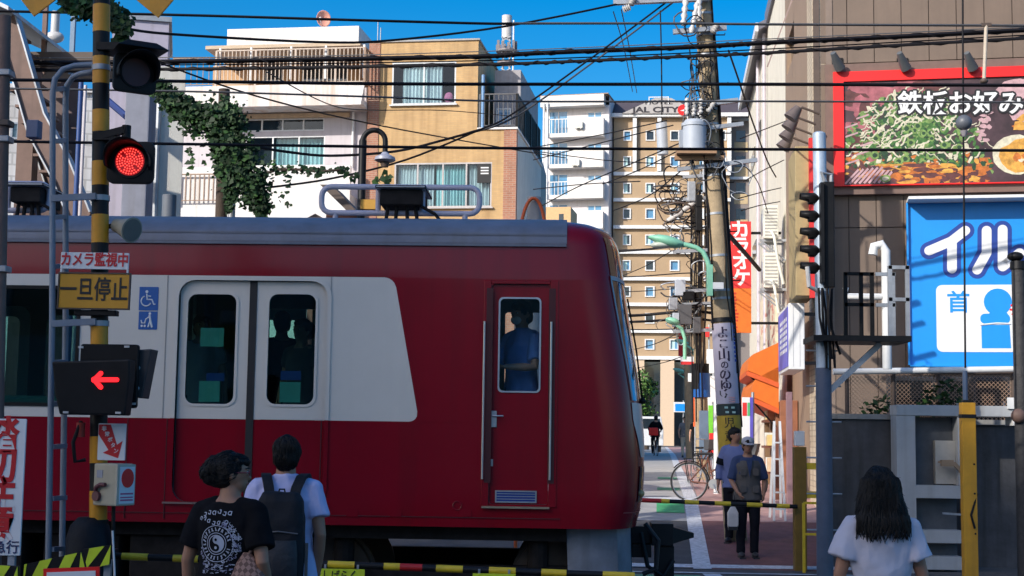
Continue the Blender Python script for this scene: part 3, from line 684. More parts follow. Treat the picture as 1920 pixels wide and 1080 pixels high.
mb.build('coupler', G['band_black'], tr, bev=.02)
mb = MB(); mb.tube([(.72, -.5, .95), (.84, -.5, .80), (.82, -.5, .55), (.7, -.5, .5)], .022, 8); mb.build('air_hose', G['black_rubber'], tr)
# interior: seats, poles, notice sheets on the door panes
MB().box(XL + .2, .02, -1.32, 1.32, 1.145, 1.16).build('cabin_floor', G['interior'], tr)
MB().box(TX(800, 700)[0], TX(800, 700)[0] + .06, -1.31, 1.31, 1.16, 3.28).build('cab_partition', G['interior'], tr)
for a, b in extra_s:
    for s in (-1, 1):
        mb = MB(); mb.box(a + .1, b - .1, s * 1.30, s * .82, 1.42, 1.60); mb.box(a + .1, b - .1, s * 1.31, s * 1.22, 1.60, 2.0); mb.build('seat_bench', mat('moquette%d%d' % (int(a * 10), s), (0.04, 0.12, 0.11), 0.9), tr, bev=.03)
mb = MB()
for px in (60, 250, 650): x = TX(px, 700)[0]; mb.tube([(x, .55, 1.16), (x, .55, 3.28)], .016, 8)
mb.build('grab_pole', G['steel'], tr)
sheet = mat('notice_green', (0.17, 0.50, 0.40), 0.6); sheet_b = mat('notice_blue', (0.02, 0.06, 0.30), 0.6)
for (x0, y0, x1, y1, m_) in ((373, 614, 417, 649, sheet), (370, 714, 409, 753, sheet), (384, 699, 418, 714, sheet_b), (522, 716, 561, 754, sheet), (524, 695, 562, 712, sheet_b)):
    a, b, c, d = TR(x0, y0, x1, y1); MB().box(a, b, -1.3475, -1.346, c, d).build('notice_sheet', m_, tr)
# roof gear: two guard frames of white tube with a dark unit under each
def roofgear(px0, px1, pys, bx0, bx1):
    Y = 13.3; lx, rx = W(px0, 380, Y).x, W(px1, 380, Y).x; z1 = W((px0 + px1) / 2, pys[0], Y).z; z0 = W((px0 + px1) / 2, pys[1], Y).z; r = .07
    mb = MB(); path = rrect(lx, rx, z0, z1, .09, 4); path.append(path[0])
    for yy in (0, ):
        mb.tube([(x, Y - 13.6, z) for x, z in path], .027, 10, caps=False)
    for t in (.09, .91, .36, .64):
        x = lx + (rx - lx) * t; mb.tube([(x, Y - 13.6, z0 - .12 if t in (.09, .91) else z0), (x, Y - 13.6, z0 if t in (.09, .91) else z1)], .026, 8)
    mb.build('guard_frame', mat('guard_paint%d' % int(px1), (0.46, 0.44, 0.52), 0.5, var=0.08), tr, smooth=50)
    a, b = W(bx0, 380, Y).x, W(bx1, 380, Y).x; mb = MB()
    mb.box(a, b, Y - 13.75, Y - 13.2, z0 + .06, z0 + .20); mb.box(a - .04, b + .04, Y - 13.8, Y - 13.15, z0 + .205, z0 + .235, 1)
    for t in (.1, .35, .65, .9): mb.tube([(a + (b - a) * t, Y - 13.66, z0 - .14), (a + (b - a) * (t * .8 + .1), Y - 13.66, z0 + .06)], .02, 6)
    mb.tube([(b - .1, Y - 13.7, z0 + .1), (b + .12, Y - 13.7, z0 - .02), (b + .2, Y - 13.7, z0 - .12)], .018, 6)
    mb.build('roof_unit', [G['underframe'], G['galv']], tr, bev=.01)
roofgear(603, 899, (351, 400), 716, 794)
roofgear(-120, 92, (344, 394), 30, 86)
# ================================================================ FAR-SIDE BUILDINGS
def window(parent, u0, u1, z0, z1, n=0.08, cols=2, rows=None, fm=None, gm=None, fw=.05, sill=False, dep=.06):
    """a window part with one pane sub-part per light; rows = list of split heights 0..1"""
    fm = fm or G['frame_alu']; gm = gm or G['window_glass']; mb = MB()
    xs = [u0 + (u1 - u0) * k / cols for k in range(cols + 1)] if isinstance(cols, int) else [u0 + (u1 - u0) * k for k in cols]
    zs = [z0 + (z1 - z0) * k for k in ([0] + (rows or []) + [1])]
    mb.box(u0, u1, n - dep, n, z0, z0 + fw); mb.box(u0, u1, n - dep, n, z1 - fw, z1)
    for x in xs:
        x = min(max(x, u0 + fw / 2), u1 - fw / 2); mb.box(x - fw / 2, x + fw / 2, n - dep + .002, n - .002, z0 + fw, z1 - fw)
    for z in zs[1:-1]: mb.box(u0 + fw, u1 - fw, n - dep + .004, n - .004, z - fw / 2, z + fw / 2)
    if sill: mb.box(u0 - .06, u1 + .06, n - dep - .10, n - dep + .01, z0 - .05, z0 - .001)
    w = mb.build('window', fm, parent)
    for i in range(len(xs) - 1):
        for j in range(len(zs) - 1):
            MB().box(xs[i] + .01, xs[i + 1] - .01, n - .03 + .006 * (i % 2), n - .024 + .006 * (i % 2), zs[j] + .01, zs[j + 1] - .01).build('pane', gm, w)
    return w
def curtain(parent, u0, u1, z0, z1, n, m, folds=14, amp=.05, name='curtain', seed=1):
    rn = random.Random(seed); k = folds * 8; mb = MB(); pts = []
    ph = [rn.uniform(.6, 1.4) for _ in range(folds + 1)]; t = 0
    for i in range(k + 1):
        x = u0 + (u1 - u0) * i / k; pts.append((x, n + amp * math.sin(i / 8 * 2 * math.pi * .5 * 2 + rn.uniform(-.3, .3)) * ph[i // 8]))
    for (xa, ya), (xb, yb) in zip(pts, pts[1:]):
        mb.quad((xa, ya, z0), (xb, yb, z0), (xb, yb * .7 + n * .3, z1), (xa, ya * .7 + n * .3, z1))
    return mb.build(name, m, parent, smooth=80, recalc=False)
def railing(parent, p0, p1, h, gap, m, name='railing', r=.018, rail=.03, mid=None):
    p0 = Vector(p0); p1 = Vector(p1); mb = MB(); L = (p1 - p0).length; k = max(1, int(L / gap)); up = Vector((0, 0, 1))
    mb.beam(p0 + up * h, p1 + up * h, rail * 1.6, rail * 1.4); mb.beam(p0 + up * .08, p1 + up * .08, rail, rail)
    for i in range(k + 1):
        p = p0.lerp(p1, i / k); w = r * (2.4 if i % 10 == 0 else 1); mb.box(p.x - w, p.x + w, p.y - w, p.y + w, p.z - .02 if i % 10 == 0 else p.z + .08, p.z + h)
    return mb.build(name, m, parent)

# ---- white house with a roof terrace (far side, left of the tan one)
F = Fr(690, 49.6, -6.0)
hw = F.thing('white_house', 'white rendered house with a railed roof terrace and a rusty-edged balcony', 'house')
u0, u1, _, zr = F.rect(318, 78, 690, 160); zs = F.uv(600, 166)[1]
zt = F.uv(600, 50, 4)[1]
wl = F.rect(452, 222, 608, 246); wb = F.rect(462, 255, 609, 312); wt1 = F.rect(496, 98, 530, 152, 1.3); wt2 = F.rect(566, 102, 652, 152, 1.3)
mb = MB(); holed(mb, u0, u1, 0.6, zs, [wl, wb], 0, .12); shell(mb, u0, u1, 0, 9, .6, zs)
mb.build('wall', G['lilac_wall'], hw, recalc=False)
ur0 = F.uv(400, 120, 1.3)[0]; ur1 = F.uv(676, 120, 1.3)[0]; zroof = F.uv(560, 89, -.9)[1]
mb = MB(); holed(mb, ur0, ur1, zs + .02, zroof, [wt1, wt2], 1.3, .1); shell(mb, ur0, ur1, 1.3, 8.9, zs + .02, zroof)
mb.build('terrace_wall', mat('timber_wall', (0.48, 0.29, 0.15), 0.7, var=0.15), hw, recalc=False)
window(hw, *wt1, n=1.38, cols=1, gm=G['dark_glass']); window(hw, *wt2, n=1.38, cols=2, gm=G['dark_glass'])
up0 = F.uv(426, 60, 4)[0]; up1 = F.uv(673, 60, 4)[0]
MB().box(up0, up1, 4, 8.5, zroof + .01, zt).build('penthouse', G['white_wall'], hw, bev=.02)
a = F.rect(406, 80, 690, 88, .2); MB().box(a[0], a[1], -.9, 1.5, zroof + .02, zroof + .14).build('canopy', mat('canopy_tan', (0.50, 0.38, 0.26), 0.6), hw)
for px in (412, 470, 545, 610, 682):
    x = F.uv(px, 120, -1)[0]; MB().box(x - .035, x + .035, -1.0, -.93, zs + .1, zroof + .02).build('canopy_post', G['frame_white'], hw)
bz0, bz1 = F.uv(560, 198, -1.2)[1], F.uv(560, 158, -1.2)[1]; b0, b1 = F.uv(322, 180, -1.2)[0], F.uv(683, 180, -1.2)[0]
mb = MB(); mb.prism([(b0, bz1), (b1, bz1), (b1 - .12, bz0), (b0, bz0)], -1.2, -1.08); mb.prism([(-1.079, bz0 + .05), (-.001, bz0 - .18 + .2), (-.001, bz0 + .25), (-1.079, bz0 + .25)], b0, b1 - .1, ax='x')
mb.build('balcony', mat('balcony_white', (0.74, 0.70, 0.68), 0.7, var=0.05, streak=0.7, dirt=(0.50, 0.30, 0.17), dscale=1.2), hw)
railing(hw, (F.uv(405, 150, -1.1)[0], -1.12, bz1), (b1 - .06, -1.12, bz1), zroof - bz1 - .12, .14, G['rust_rail'] if 0 else mat('rail_cream', (0.52, 0.42, 0.34), 0.5), r=.014)
railing(hw, (b0, -1.12, bz1), (F.uv(403, 150, -1.1)[0], -1.12, bz1), zroof - bz1 - .35, .20, G['rust_rail'], r=.012)
railing(hw, (b1 - .03, -1.12, bz1), (b1 + .02, 1.1, bz1), zroof - bz1 - .12, .14, G['rust_rail'], r=.014)
mb = MB(); mb.box(u0, u1 - .6, -.14, -.002, F.uv(560, 222)[1], bz0 - .02); mb.build('eave_beam', mat('eave_tan', (0.50, 0.37, 0.25), 0.7), hw)
window(hw, *wl, n=.08, cols=4, gm=G['window_glass'], fm=G['frame_white']); window(hw, *wb, n=.08, cols=3, fm=G['frame_white'])
curtain(hw, wb[0] + 1.0, wb[1] - .05, wb[2] + .05, wb[3] - .05, .3, G['curtain_aqua'], 12, .04)
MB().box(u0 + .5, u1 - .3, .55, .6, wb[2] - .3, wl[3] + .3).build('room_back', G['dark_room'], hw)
pz = F.uv(560, 312, -1.0)[1]
mb = MB(); mb.box(b0, u1 - .25, -1.1, -.95, .6, pz); mb.box(b0, u1 - .25, -.95, -.003, 1.2, pz - 1.0); mb.build('lower_parapet', G['white_wall'], hw)
MB().tube([(F.uv(662, 250, -.1)[0], -.1, bz0), (F.uv(662, 250, -.1)[0], -.1, pz + .1)], .05, 8).build('downpipe', G['frame_white'], hw, smooth=50)
railing(hw, (F.uv(330, 350, -1.3)[0], -1.25, F.uv(330, 380, -1.3)[1]), (F.uv(425, 350, -1.3)[0], -1.25, F.uv(330, 380, -1.3)[1]), 1.0, .16, G['rust_rail'])
# satellite dish on the penthouse
dz = F.w(F.uv(607, 40, 5)[0], 5, zt)
sd = thing('satellite_dish', 'salmon pink satellite dish on top of the white penthouse', 'satellite dish', dz, rad(25))
mb = MB(); rs = []
for k in range(7):
    r = .34 * k / 6 + .002; d = .9 * r * r; rs.append([(r * .86 * math.cos(t * .3142), .0 + d * -1.0 + .12, .62 + r * math.sin(t * .3142)) for t in range(20)])
mb.rings(rs, True, False); b_ = mb.build('dish', mat('dish_pink', (0.72, 0.33, 0.24), 0.6), sd, smooth=60)
b_.modifiers.new('s', 'SOLIDIFY').thickness = .012
MB().tube([(0, .14, .62), (0, .2, .2), (0, .2, 0)], .025, 8).build('mast', G['galv'], sd)
MB().tube([(-.05, .12, .36), (-.2, -.25, .45), (-.22, -.3, .5)], .015, 6).ell((-.22, -.30, .52), (.06, .08, .06)).build('feed_arm', G['porcelain'], sd)
for i, (px, y) in enumerate(((709, 40), (714, 52))):
    p = F.uv(px, y, 3); q = F.w(p[0], 3, zroof - .2)
    o = MB().cyl((0, 0, 0), (0, 0, p[1] - zroof + .2), .02, n=6).build('aerial_mast', G['galv']); o.location = q
    tag(o, ['taller thin white aerial mast above the join of the white and tan houses', 'shorter thin white aerial mast above the join of the white and tan houses'][i], 'mast')

# ---- tan tiled house
F = Fr(690, 49.2, -6.0)
ht = F.thing('tan_house', 'tan tiled three storey house with red brick corner strips', 'house')
a0 = F.uv(712, 160)[0]; a1 = F.uv(896, 160)[0]; l1 = F.uv(944, 320)[0]; l2 = F.uv(968, 320)[0]; zt = F.uv(800, 78)[1]; zm = F.uv(935, 243)[1]; ab = F.uv(691, 160)[0]
w1 = F.rect(735, 116, 855, 196); w2 = F.rect(739, 305, 922, 389)
mb = MB(); holed(mb, a0, a1, zm, zt, [w1], 0, .12); holed(mb, a0, l1, .6, zm, [w2], 0, .12)
mb.quad((a1, 0, zm), (a1, 7, zm), (a1, 7, zt), (a1, 0, zt)); mb.quad((a0, 0, zt), (a1, 0, zt), (a1, 7, zt), (a0, 7, zt)); mb.quad((ab, 7, .6), (a1, 7, .6), (a1, 7, zt), (ab, 7, zt)); mb.quad((ab, .1, .6), (ab, 7, .6), (ab, 7, zt), (ab, .1, zt))
mb.build('wall', G['tan_tile'], ht, recalc=False)
MB().box(ab, a0 - .002, -.03, .3, .6, zt - .02).build('brick_strip', G['brick_red'], ht); MB().box(l1 + .002, l2, -.03, .3, .6, zm).build('brick_strip', G['brick_red'], ht)
MB().box(l1 + .3, l2 - .01, .31, 7, .6, zm - .02).build('side_wall', G['pale_wall'], ht)
MB().box(ab - .02, a1 + .05, -.06, 7.05, zt + .001, zt + .06).build('coping', G['stone_grey'], ht); MB().box(a1 + .01, l2 + .04, -.07, 7, zm + .001, zm + .07).build('terrace_coping', G['white_wall'], ht)
for nm, w_, cols in (('u', w1, 2), ('l', w2, [0, .24, .5, .74, 1])):
    window(ht, *w_, n=.06, cols=cols, fm=G['frame_alu'] if nm == 'u' else mat('frame_lilac', (0.46, 0.43, 0.42), 0.5), fw=.055, sill=True)
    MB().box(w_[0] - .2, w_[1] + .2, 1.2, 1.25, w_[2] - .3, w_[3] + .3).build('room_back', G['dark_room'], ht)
curtain(ht, w1[0] + .35, w1[0] + 1.55 * (w1[1] - w1[0]) / 2, w1[2] + .02, w1[3] - .1, .22, G['curtain'], 11, .05, seed=2)
curtain(ht, w2[0] + .1, w2[0] + .40 * (w2[1] - w2[0]), w2[2] + .02, w2[3] - .05, .22, G['curtain'], 12, .05, seed=3)
curtain(ht, w2[0] + .42 * (w2[1] - w2[0]), w2[0] + .74 * (w2[1] - w2[0]), w2[2] + .02, w2[3] - .05, .24, G['curtain_aqua'], 10, .05, seed=4)
curtain(ht, w2[0] + .76 * (w2[1] - w2[0]), w2[1] - .1, w2[2] + .02, w2[3] - .05, .22, G['curtain'], 6, .05, seed=5)
MB().ell(((w1[0] + w1[1]) / 2 + .85, .25, w1[2] + .28), (.17, .1, .2)).build('pink_cushion', mat('pink_cloth', (0.62, 0.16, 0.30), 0.8), ht, smooth=60)
nb = F.rect(895, 307, 920, 343)
sg = MB().box(nb[0], nb[1], -.02, .02, nb[2], nb[3]); sg = sg.build('notice_board', G['ink'], ht)
for k in range(3):
    z = nb[3] - .14 - k * .1; MB().box(nb[0] + .12, nb[1] - .07, -.026, -.0205, z - .025, z + .02).build('notice_line', G['sign_white'], sg)
railing(ht, (a1 + .08, .02, zm + .07), (l2, .02, zm + .07), F.uv(935, 180)[1] - zm, .16, G['wire_grey'], r=.013)
railing(ht, (l2, .02, zm + .07), (l2 + .05, 6, zm + .07), F.uv(935, 180)[1] - zm, .16, G['black_metal'], r=.02)
MB().tube([(a1 + .18, .03, zm), (a1 + .18, .03, F.uv(910, 140)[1])], .06, 8).build('downpipe', mat('pipe_blue', (0.16, 0.30, 0.50), 0.4), ht, smooth=50)
MB().box(a1 + .35, l2 - .1, 1.5, 6.5, zm + .08, F.uv(930, 132, 1.5)[1]).build('stair_tower', mat('grey_wall', (0.36, 0.34, 0.35), 0.75, streak=0.4, dirt=(0.2, 0.18, 0.17)), ht)
window(ht, *F.rect(930, 203, 958, 236, 1.45), n=1.5, cols=2, gm=G['sky_glass'])
# dark narrow house squeezed in behind, with the mobile-phone mast
F2 = Fr(985, 62, -4)
dn = F2.thing('dark_house', 'narrow dark clad house between the tan house and the white flats', 'house')
d0, d1, _, dt = F2.rect(940, 190, 1003, 400); MB().prism([(d0, .8), (d1, .8), (d1, dt - 2.2), (d0 + .7, dt + .4), (d0, dt + .4)], 0, 6).build('wall', mat('dark_clad', (0.075, 0.07, 0.075), 0.5, var=0.2, streak=0.4), dn)
window(dn, *F2.rect(1003 - 16, 300, 1000, 345), n=-.002, cols=1, gm=G['sky_glass'])
F3 = Fr(955, 80, -4)
mb_ = F3.thing('mast_building', 'pale block behind the tan house carrying a telecom mast', 'building')
e = F3.rect(930, 142, 980, 300); MB().box(e[0], e[1], 0, 5, 1, e[3]).build('wall', G['white_wall'], mb_, bev=.03)
tm = thing('telecom_mast', 'white cylindrical telecom mast on the roof above the tan house', 'mast', F3.w(F3.uv(950, 80, 2)[0], 2, e[3]), F3.a)
zz_ = lambda py: F3.uv(950, py, 2)[1] - e[3]
mb = MB(); mb.cyl((0, 0, zz_(72)), (0, 0, zz_(30)), .30, n=20); mb.build('antenna_drum', G['porcelain'], tm, smooth=40)
mb = MB()
for t in range(4):
    x, y = .28 * math.cos(t * 1.57 + .78), .28 * math.sin(t * 1.57 + .78); mb.beam((x, y, 0), (x, y, zz_(72)), .07, .07)
for k in range(5):
    z = zz_(140 - k * 15); mb.beam((-.28, -.28, z), (.28, -.28, z + .3), .05, .05); mb.beam((.28, -.28, z), (-.28, -.28, z + .3), .05, .05)
mb.build('lattice', G['galv'], tm)
mb = MB(); mb.cyl((0, 0, zz_(98)), (0, 0, zz_(95)), .62, n=16); mb.cyl((0, 0, zz_(120)), (0, 0, zz_(117)), .55, n=16)
for t in range(10):
    x, y = .55 * math.cos(t * .628), .55 * math.sin(t * .628); mb.box(x - .07, x + .07, y - .05, y + .05, zz_(96), zz_(78 + (t % 3) * 3))
mb.build('antenna_ring', mat('mast_grey', (0.20, 0.18, 0.19), 0.5), tm)
MB().cyl((.42, -.2, zz_(150)), (.42, -.2, zz_(40)), .05, n=8).build('pipe', G['frame_white'], tm)

# ---- white balcony flats
F = Fr(1130, 158, -12)
ap = F.thing('apartment_block', 'white block of flats with a solid balcony on every floor', 'apartment block')
v0 = F.uv(1012, 300)[0]; v1 = F.uv(1131, 300)[0]; zt = F.uv(1080, 178)[1]
fl = [(222, 256), (281, 314), (340, 372), (397, 429), (455, 487)]
mb = MB(); holes = []
for (ya, yb) in fl:
    holes += [F.rect(1029, ya - 14, 1066, yb - 4, 1.3), F.rect(1101, ya - 13, 1130, ya - 1, 1.3)]
holes = [(h[0], h[1] - .05, h[2], h[3]) for h in holes]
holed(mb, v0, v1 + .4, 1, zt - 1.0, holes, 1.3, .1); shell(mb, v0, v1 + .4, 1.3, 8, 1, zt - .02)
mb.build('wall', mat('flat_wall', (0.66, 0.64, 0.66), 0.8, var=0.05, scale=1, streak=0.25, dirt=(0.42, 0.38, 0.36)), ap, recalc=False)
for h in holes: window(ap, *h, n=1.38, cols=2, gm=G['sky_glass'], fw=.12)
MB().box(v0, v1, 0, 1.29, F.uv(1080, 198)[1], zt).build('roof_slab', G['white_wall'], ap)
MB().box(v0 - .2, v1 + .5, .1, 8.1, zt + .01, zt + .12).build('roof_coping', G['rust_rail'], ap)
for k, (ya, yb) in enumerate(fl):
    z1, z0 = F.uv(1080, ya)[1], F.uv(1080, yb)[1]; us = F.uv(1066, 300)[0]; ul = F.uv(1027, 300)[0]
    mb = MB(); mb.box(us, v1, 0, .15, z0, z1); mb.box(ul, us - .002, 0, .15, z0, z0 + .35); mb.box(ul, v1, .152, 1.29, z0, z0 + .2); mb.box(v1 - .15, v1, .152, 1.29, z0 + .202, z1)
    mb.build('balcony', G['white_wall'], ap); railing(ap, (ul, .07, z0 + .35), (us, .07, z0 + .35), z1 - z0 - .35, .35, G['frame_white'], r=.03, rail=.06)
for px in (1019, 1026):
    x = F.uv(px, 300, -.1)[0]; MB().cyl((x, -.15, 1), (x, -.15, zt - .8), .11, n=10).build('downpipe', G['frame_white'], ap, smooth=50)
for (px, py) in ((1088, 240), (1082, 310)):
    p = F.uv(px, py, .6); ac = MB().box(-.45, .45, -.18, .18, 0, .75).build('air_conditioner', G['ivory'], None, bev=.03); tag(ac, 'white air conditioner unit on the %s balcony of the white flats' % ('top' if py < 260 else 'second from top'), 'air conditioner')
    ac.location = F.w(p[0], -.25, p[1] - .2); ac.rotation_euler = (0, 0, F.a); fan = MB(); fan.cyl((-.1, -.19, .4), (-.1, -.2, .4), .28, n=20); fan.build('fan_grille', G['galv'], ac)
    MB().box(-.3, -.2, -.15, .4, -.1, -.002).box(.2, .3, -.15, .4, -.1, -.002).build('bracket', G['galv'], ac)
F = Fr(1060, 120, -8)
sh = F.thing('small_tan_building', 'small tan flat-roofed block in front of the white flats', 'building')
a, b, _, z1 = F.rect(1022, 388, 1070, 430); MB().box(a, b, 0, 4, 1, z1).build('wall', G['tan_wall'], sh); MB().box(b - 1.0, b - .6, -.02, .02, z1 - 1.4, z1 - .6).build('window', G['dark_glass'], sh)

# ---- the hotel closing the street
F = Fr(1165, 161, -2.8)
ho = F.thing('hotel', 'tall brown hotel with white window frames, a grey gable sign and a dark roof', 'hotel')
h0, h1 = F.uv(1150, 400)[0], F.uv(1368, 400)[0]; ze = F.uv(1250, 216)[1]; zr = F.uv(1250, 180)[1]; zg = F.uv(1250, 674)[1]
rows = [(245, 264), (293, 313), (343, 363), (391, 411), (440, 460), (488, 508), (537, 557), (587, 607), (636, 656)]
cols = [(1168, 1183), (1210, 1228), (1256, 1274), (1302, 1320), (1346, 1362)]
holes = [F.rect(cx0, y0, cx1, y1) for y0, y1 in rows for cx0, cx1 in cols]
us = [F.rect(c[0], 400, c[1], 410)[:2] for c in cols]; zs = [F.rect(1240, r[0], 1250, r[1])[2:] for r in rows]
holes = [(u[0], u[1], z[0], z[1]) for z in zs for u in us]
mb = MB(); holed(mb, h0, h1, zg, ze, holes, 0, .25); shell(mb, h0, h1, 0, 25, 1, ze); mb.build('wall', G['hotel_wall'], ho, recalc=False)
wdt, hgt = us[1][1] - us[1][0], zs[3][1] - zs[3][0]
m1 = MB(); f = .11; m1.box(0, wdt, -.12, .1, 0, f); m1.box(0, wdt, -.12, .1, hgt - f, hgt); m1.box(0, f, -.119, .1, f, hgt - f); m1.box(wdt - f * 1.6, wdt, -.119, .1, f, hgt - f)
m1 = m1.mesh('window', G['frame_white']); m2 = MB().box(f, wdt - f, .12, .16, f, hgt - f).mesh('pane', G['sky_glass']); m3 = MB().box(f, wdt - f, .12, .16, f, hgt - f).mesh('pane', G['dark_glass']); rn = random.Random(5)
m5 = MB().box(f, wdt * .55, .108, .118, f, hgt - f).mesh('blind', G['curtain_aqua'])
for h in holes:
    w = link('window', m1, ho, (h[0], 0, h[2])); w.scale = ((h[1] - h[0]) / wdt, 1, (h[3] - h[2]) / hgt); link('pane', m2 if rn.random() < .72 else m3, w)
    if rn.random() < .45: link('blind', m5, w)
for py in (327, 376, 427, 474, 524, 572, 622, 672):
    z = F.uv(1250, py)[1]; MB().box(h0, h1 + .1, -.45, -.002, z - .16, z + .22).build('string_course', G['frame_white'], ho)
for px in (1190, 1236, 1328, 1367):
    x = F.uv(px, 270)[0]; MB().box(x - .22, x + .22, -.5, -.003, F.uv(1250, 326)[1] + .25, ze - .35).build('pilaster', G['frame_white'], ho)
MB().box(h0 - .3, F.uv(1402, 216)[0], -.7, 0, ze - .3, ze + .12).build('eave', G['frame_white'], ho)
zd = F.uv(1330, 335)[1]
MB().prism([(-.4, ze + .13), (2.2, zr), (25, zr), (25, ze + .13)], h0, h1 + 3.2, ax='x').build('roof', G['hotel_roof'], ho)
MB().box(h1 + .1, F.uv(1408, 300)[0], 1.5, 20, 1, ze - .31).build('wing', mat('hotel_wing', (0.24, 0.205, 0.19), 0.75, var=0.05), ho)
for py0, py1 in ((245, 266), (293, 313), (343, 363), (391, 411)):
    a = F.rect(1380, py0, 1397, py1, 1.5); MB().box(a[0], a[1], 1.42, 1.49, a[2], a[3]).build('wing_window', G['dark_glass'], ho); MB().box(a[0] - .2, a[1] + .3, 1.46, 1.495, a[2] - 1.2, a[2] - .05).build('spandrel', mat('spandrel%d' % py0, (0.50, 0.38, 0.22), 0.7), ho)
for py in (217, 328):
    z = F.uv(1385, py)[1]; MB().box(h1 + .12, F.uv(1408, 300)[0], 1.1, 1.48, z - .3, z).build('string_course', G['frame_white'], ho)
gp = [F.uv(1166, 213, -.8), F.uv(1212, 192, -.8), F.uv(1228, 184, -.8), F.uv(1258, 184, -.8), F.uv(1276, 193, -.8), F.uv(1306, 213, -.8)]
gb = MB().prism(gp, -.9, .6).build('gable_sign', mat('gable_grey', (0.40, 0.38, 0.37), 0.7), ho)
fa, fb_ = F.uv(1216, 196, -.95), F.uv(1254, 181, -.95); MB().box(fa[0], fb_[0], -.95, -.902, fb_[1] - .1, fb_[1]).box(fa[0], fa[0] + .1, -.95, -.902, fa[1], fb_[1] - .101).box(fb_[0] - .1, fb_[0], -.95, -.902, fa[1], fb_[1] - .101).build('sign_frame', G['frame_white'], gb)
dk = mat('sign_letter', (0.03, 0.025, 0.03), 0.5)
p = F.uv(1235, 192, -.93); txt('HOTEL', .66, 'lettering', dk, gb, (p[0], -.93, p[1]), bold=.02, sx=1.5)
p = F.uv(1229, 206, -.93); txt('JAL CITY', .86, 'lettering', dk, gb, (p[0], -.93, p[1]), bold=.035, sx=1.55)
p = F.uv(1281, 206, -.93); MB().prism(ngon(p[0], p[1], .62, 20), -.94, -.905).build('emblem', G['bright_red'], gb); MB().prism([(p[0] - .35, p[1] - .1), (p[0] + .4, p[1] + .15), (p[0] + .1, p[1] - .02), (p[0] + .4, p[1] - .2)], -.96, -.942).build('emblem_crane', G['sign_white'], gb)
for px in (1195, 1251, 1300):
    x = F.uv(px, 730, -1)[0]; MB().box(x - .75, x + .75, -1.5, -.3, 1, zg - .2).build('column', mat('column%d' % px, (0.60, 0.46, 0.33), 0.7, var=0.06), ho)
MB().box(h0, h1, -.29, -.1, 1, zg - .3).build('ground_floor_glazing', G['dark_glass'], ho)

# ---- left side beyond the tracks
F = Fr(312, 27, 15)
lh = F.thing('lilac_house', 'windowless lilac house wall rising left of the ivy', 'house')
a, b, _, z1 = F.rect(206, 38, 312, 300); MB().box(a, b, 0, 2.6, 0, z1).build('wall', mat('lilac_dark', (0.40, 0.37, 0.46), 0.75, var=0.05, streak=0.25), lh); MB().box(a - .05, b + .05, -.05, 2.65, z1 + .002, z1 + .1).build('coping', G['galv'], lh)
a, b, z0, z1 = F.rect(282, 160, 322, 470); MB().box(a, b + .2, -1.5, -.02, 0, z1).build('lower_wing', G['pale_wall'], lh)
MB().tube([(b - .25, -1.56, 0), (b - .25, -1.56, z1 - .4)], .05, 8).build('downpipe', G['galv'], lh)
F = Fr(150, 36, 15)
wt = F.thing('white_tiled_house', 'bright white tiled house glimpsed behind the crossing signal pole', 'house')
a, b, _, z1 = F.rect(-60, 172, 298, 400); MB().box(a, b, 0, 6, .5, z1).build('wall', brickmat('white_tile', (0.72, 0.72, 0.72), (0.66, 0.66, 0.67), (0.5, 0.5, 0.5), .3, .3, .08), wt)
window(wt, *F.rect(206, 190, 240, 215), n=-.003, cols=2); window(wt, *F.rect(20, 230, 48, 262), n=-.003, cols=2)
MB().box(a - .1, b + .1, -.12, 6.1, z1 + .002, z1 + .1).build('coping', G['white_wall'], wt)
F = Fr(60, 21, 0)
fb = F.thing('footbridge_stair', 'brown steel footbridge stair with pale edged stringers beyond the track', 'stairs')
def S3(px, py, n=0): u, z = F.uv(px, py, n); return (u, n, z)
def stringer(pts, wd, n0, m, name):
    mb = MB()
    top = [F.uv(px, py, n0) for px, py in pts]; low = [(u - wd * .75, z - wd) for u, z in top]
    for i in range(len(top) - 1):
        mb.prism([low[i], low[i + 1], top[i + 1], top[i]], n0, n0 + .12)
    mb.build(name, m, fb)
    e = MB()
    for i in range(len(top) - 1): e.beam((top[i][0], n0 + .04, top[i][1] + .012), (top[i + 1][0], n0 + .04, top[i + 1][1] + .012), .2, .024)
    for i in range(len(low) - 1): e.beam((low[i][0], n0 + .04, low[i][1]), (low[i + 1][0], n0 + .04, low[i + 1][1]), .2, .022)
    e.build('stringer_flange', G['galv'], fb)
stringer([(28, 22), (84, 215), (130, 300), (170, 400)], .30, 0, G['brown_steel'], 'stringer')
stringer([(62, 180), (100, 300), (140, 420)], .22, 1.2, G['brown_steel'], 'stringer')
rn = random.Random(2)
for k in range(11):
    t = k / 10; px = 22 + 110 * t; py = 40 + 300 * t; u, z = F.uv(px, py, .6); MB().box(u - .22, u + .1, .13, 1.19, z - .2, z - .16).build('tread', G['brown_steel'], fb)
p = F.rect(36, 130, 66, 420, .7); MB().box(p[0], p[1], .6, .85, 0, p[3]).build('post', G['brown_steel'], fb)
p = F.rect(70, 150, 142, 420, 1.6); MB().box(p[0], p[1], 1.6, 1.8, 0, p[3]).build('landing_wall', mat('maroon_wall', (0.13, 0.085, 0.08), 0.7, var=0.15, streak=0.4), fb)
p = F.rect(-60, 100, 215, 150, 1.5); MB().box(p[0], p[1], 1.4, 2.2, p[3] - .25, p[3]).build('deck_slab', G['brown_trim'], fb)
p = F.rect(-70, 5, 30, 40, .4); MB().prism([(p[0], p[3] + .2), (p[1] + .2, p[2]), (p[1] + .2, p[2] - .06), (p[0], p[3] + .1)], -.4, 3).build('canopy_roof', G['galv'], fb)
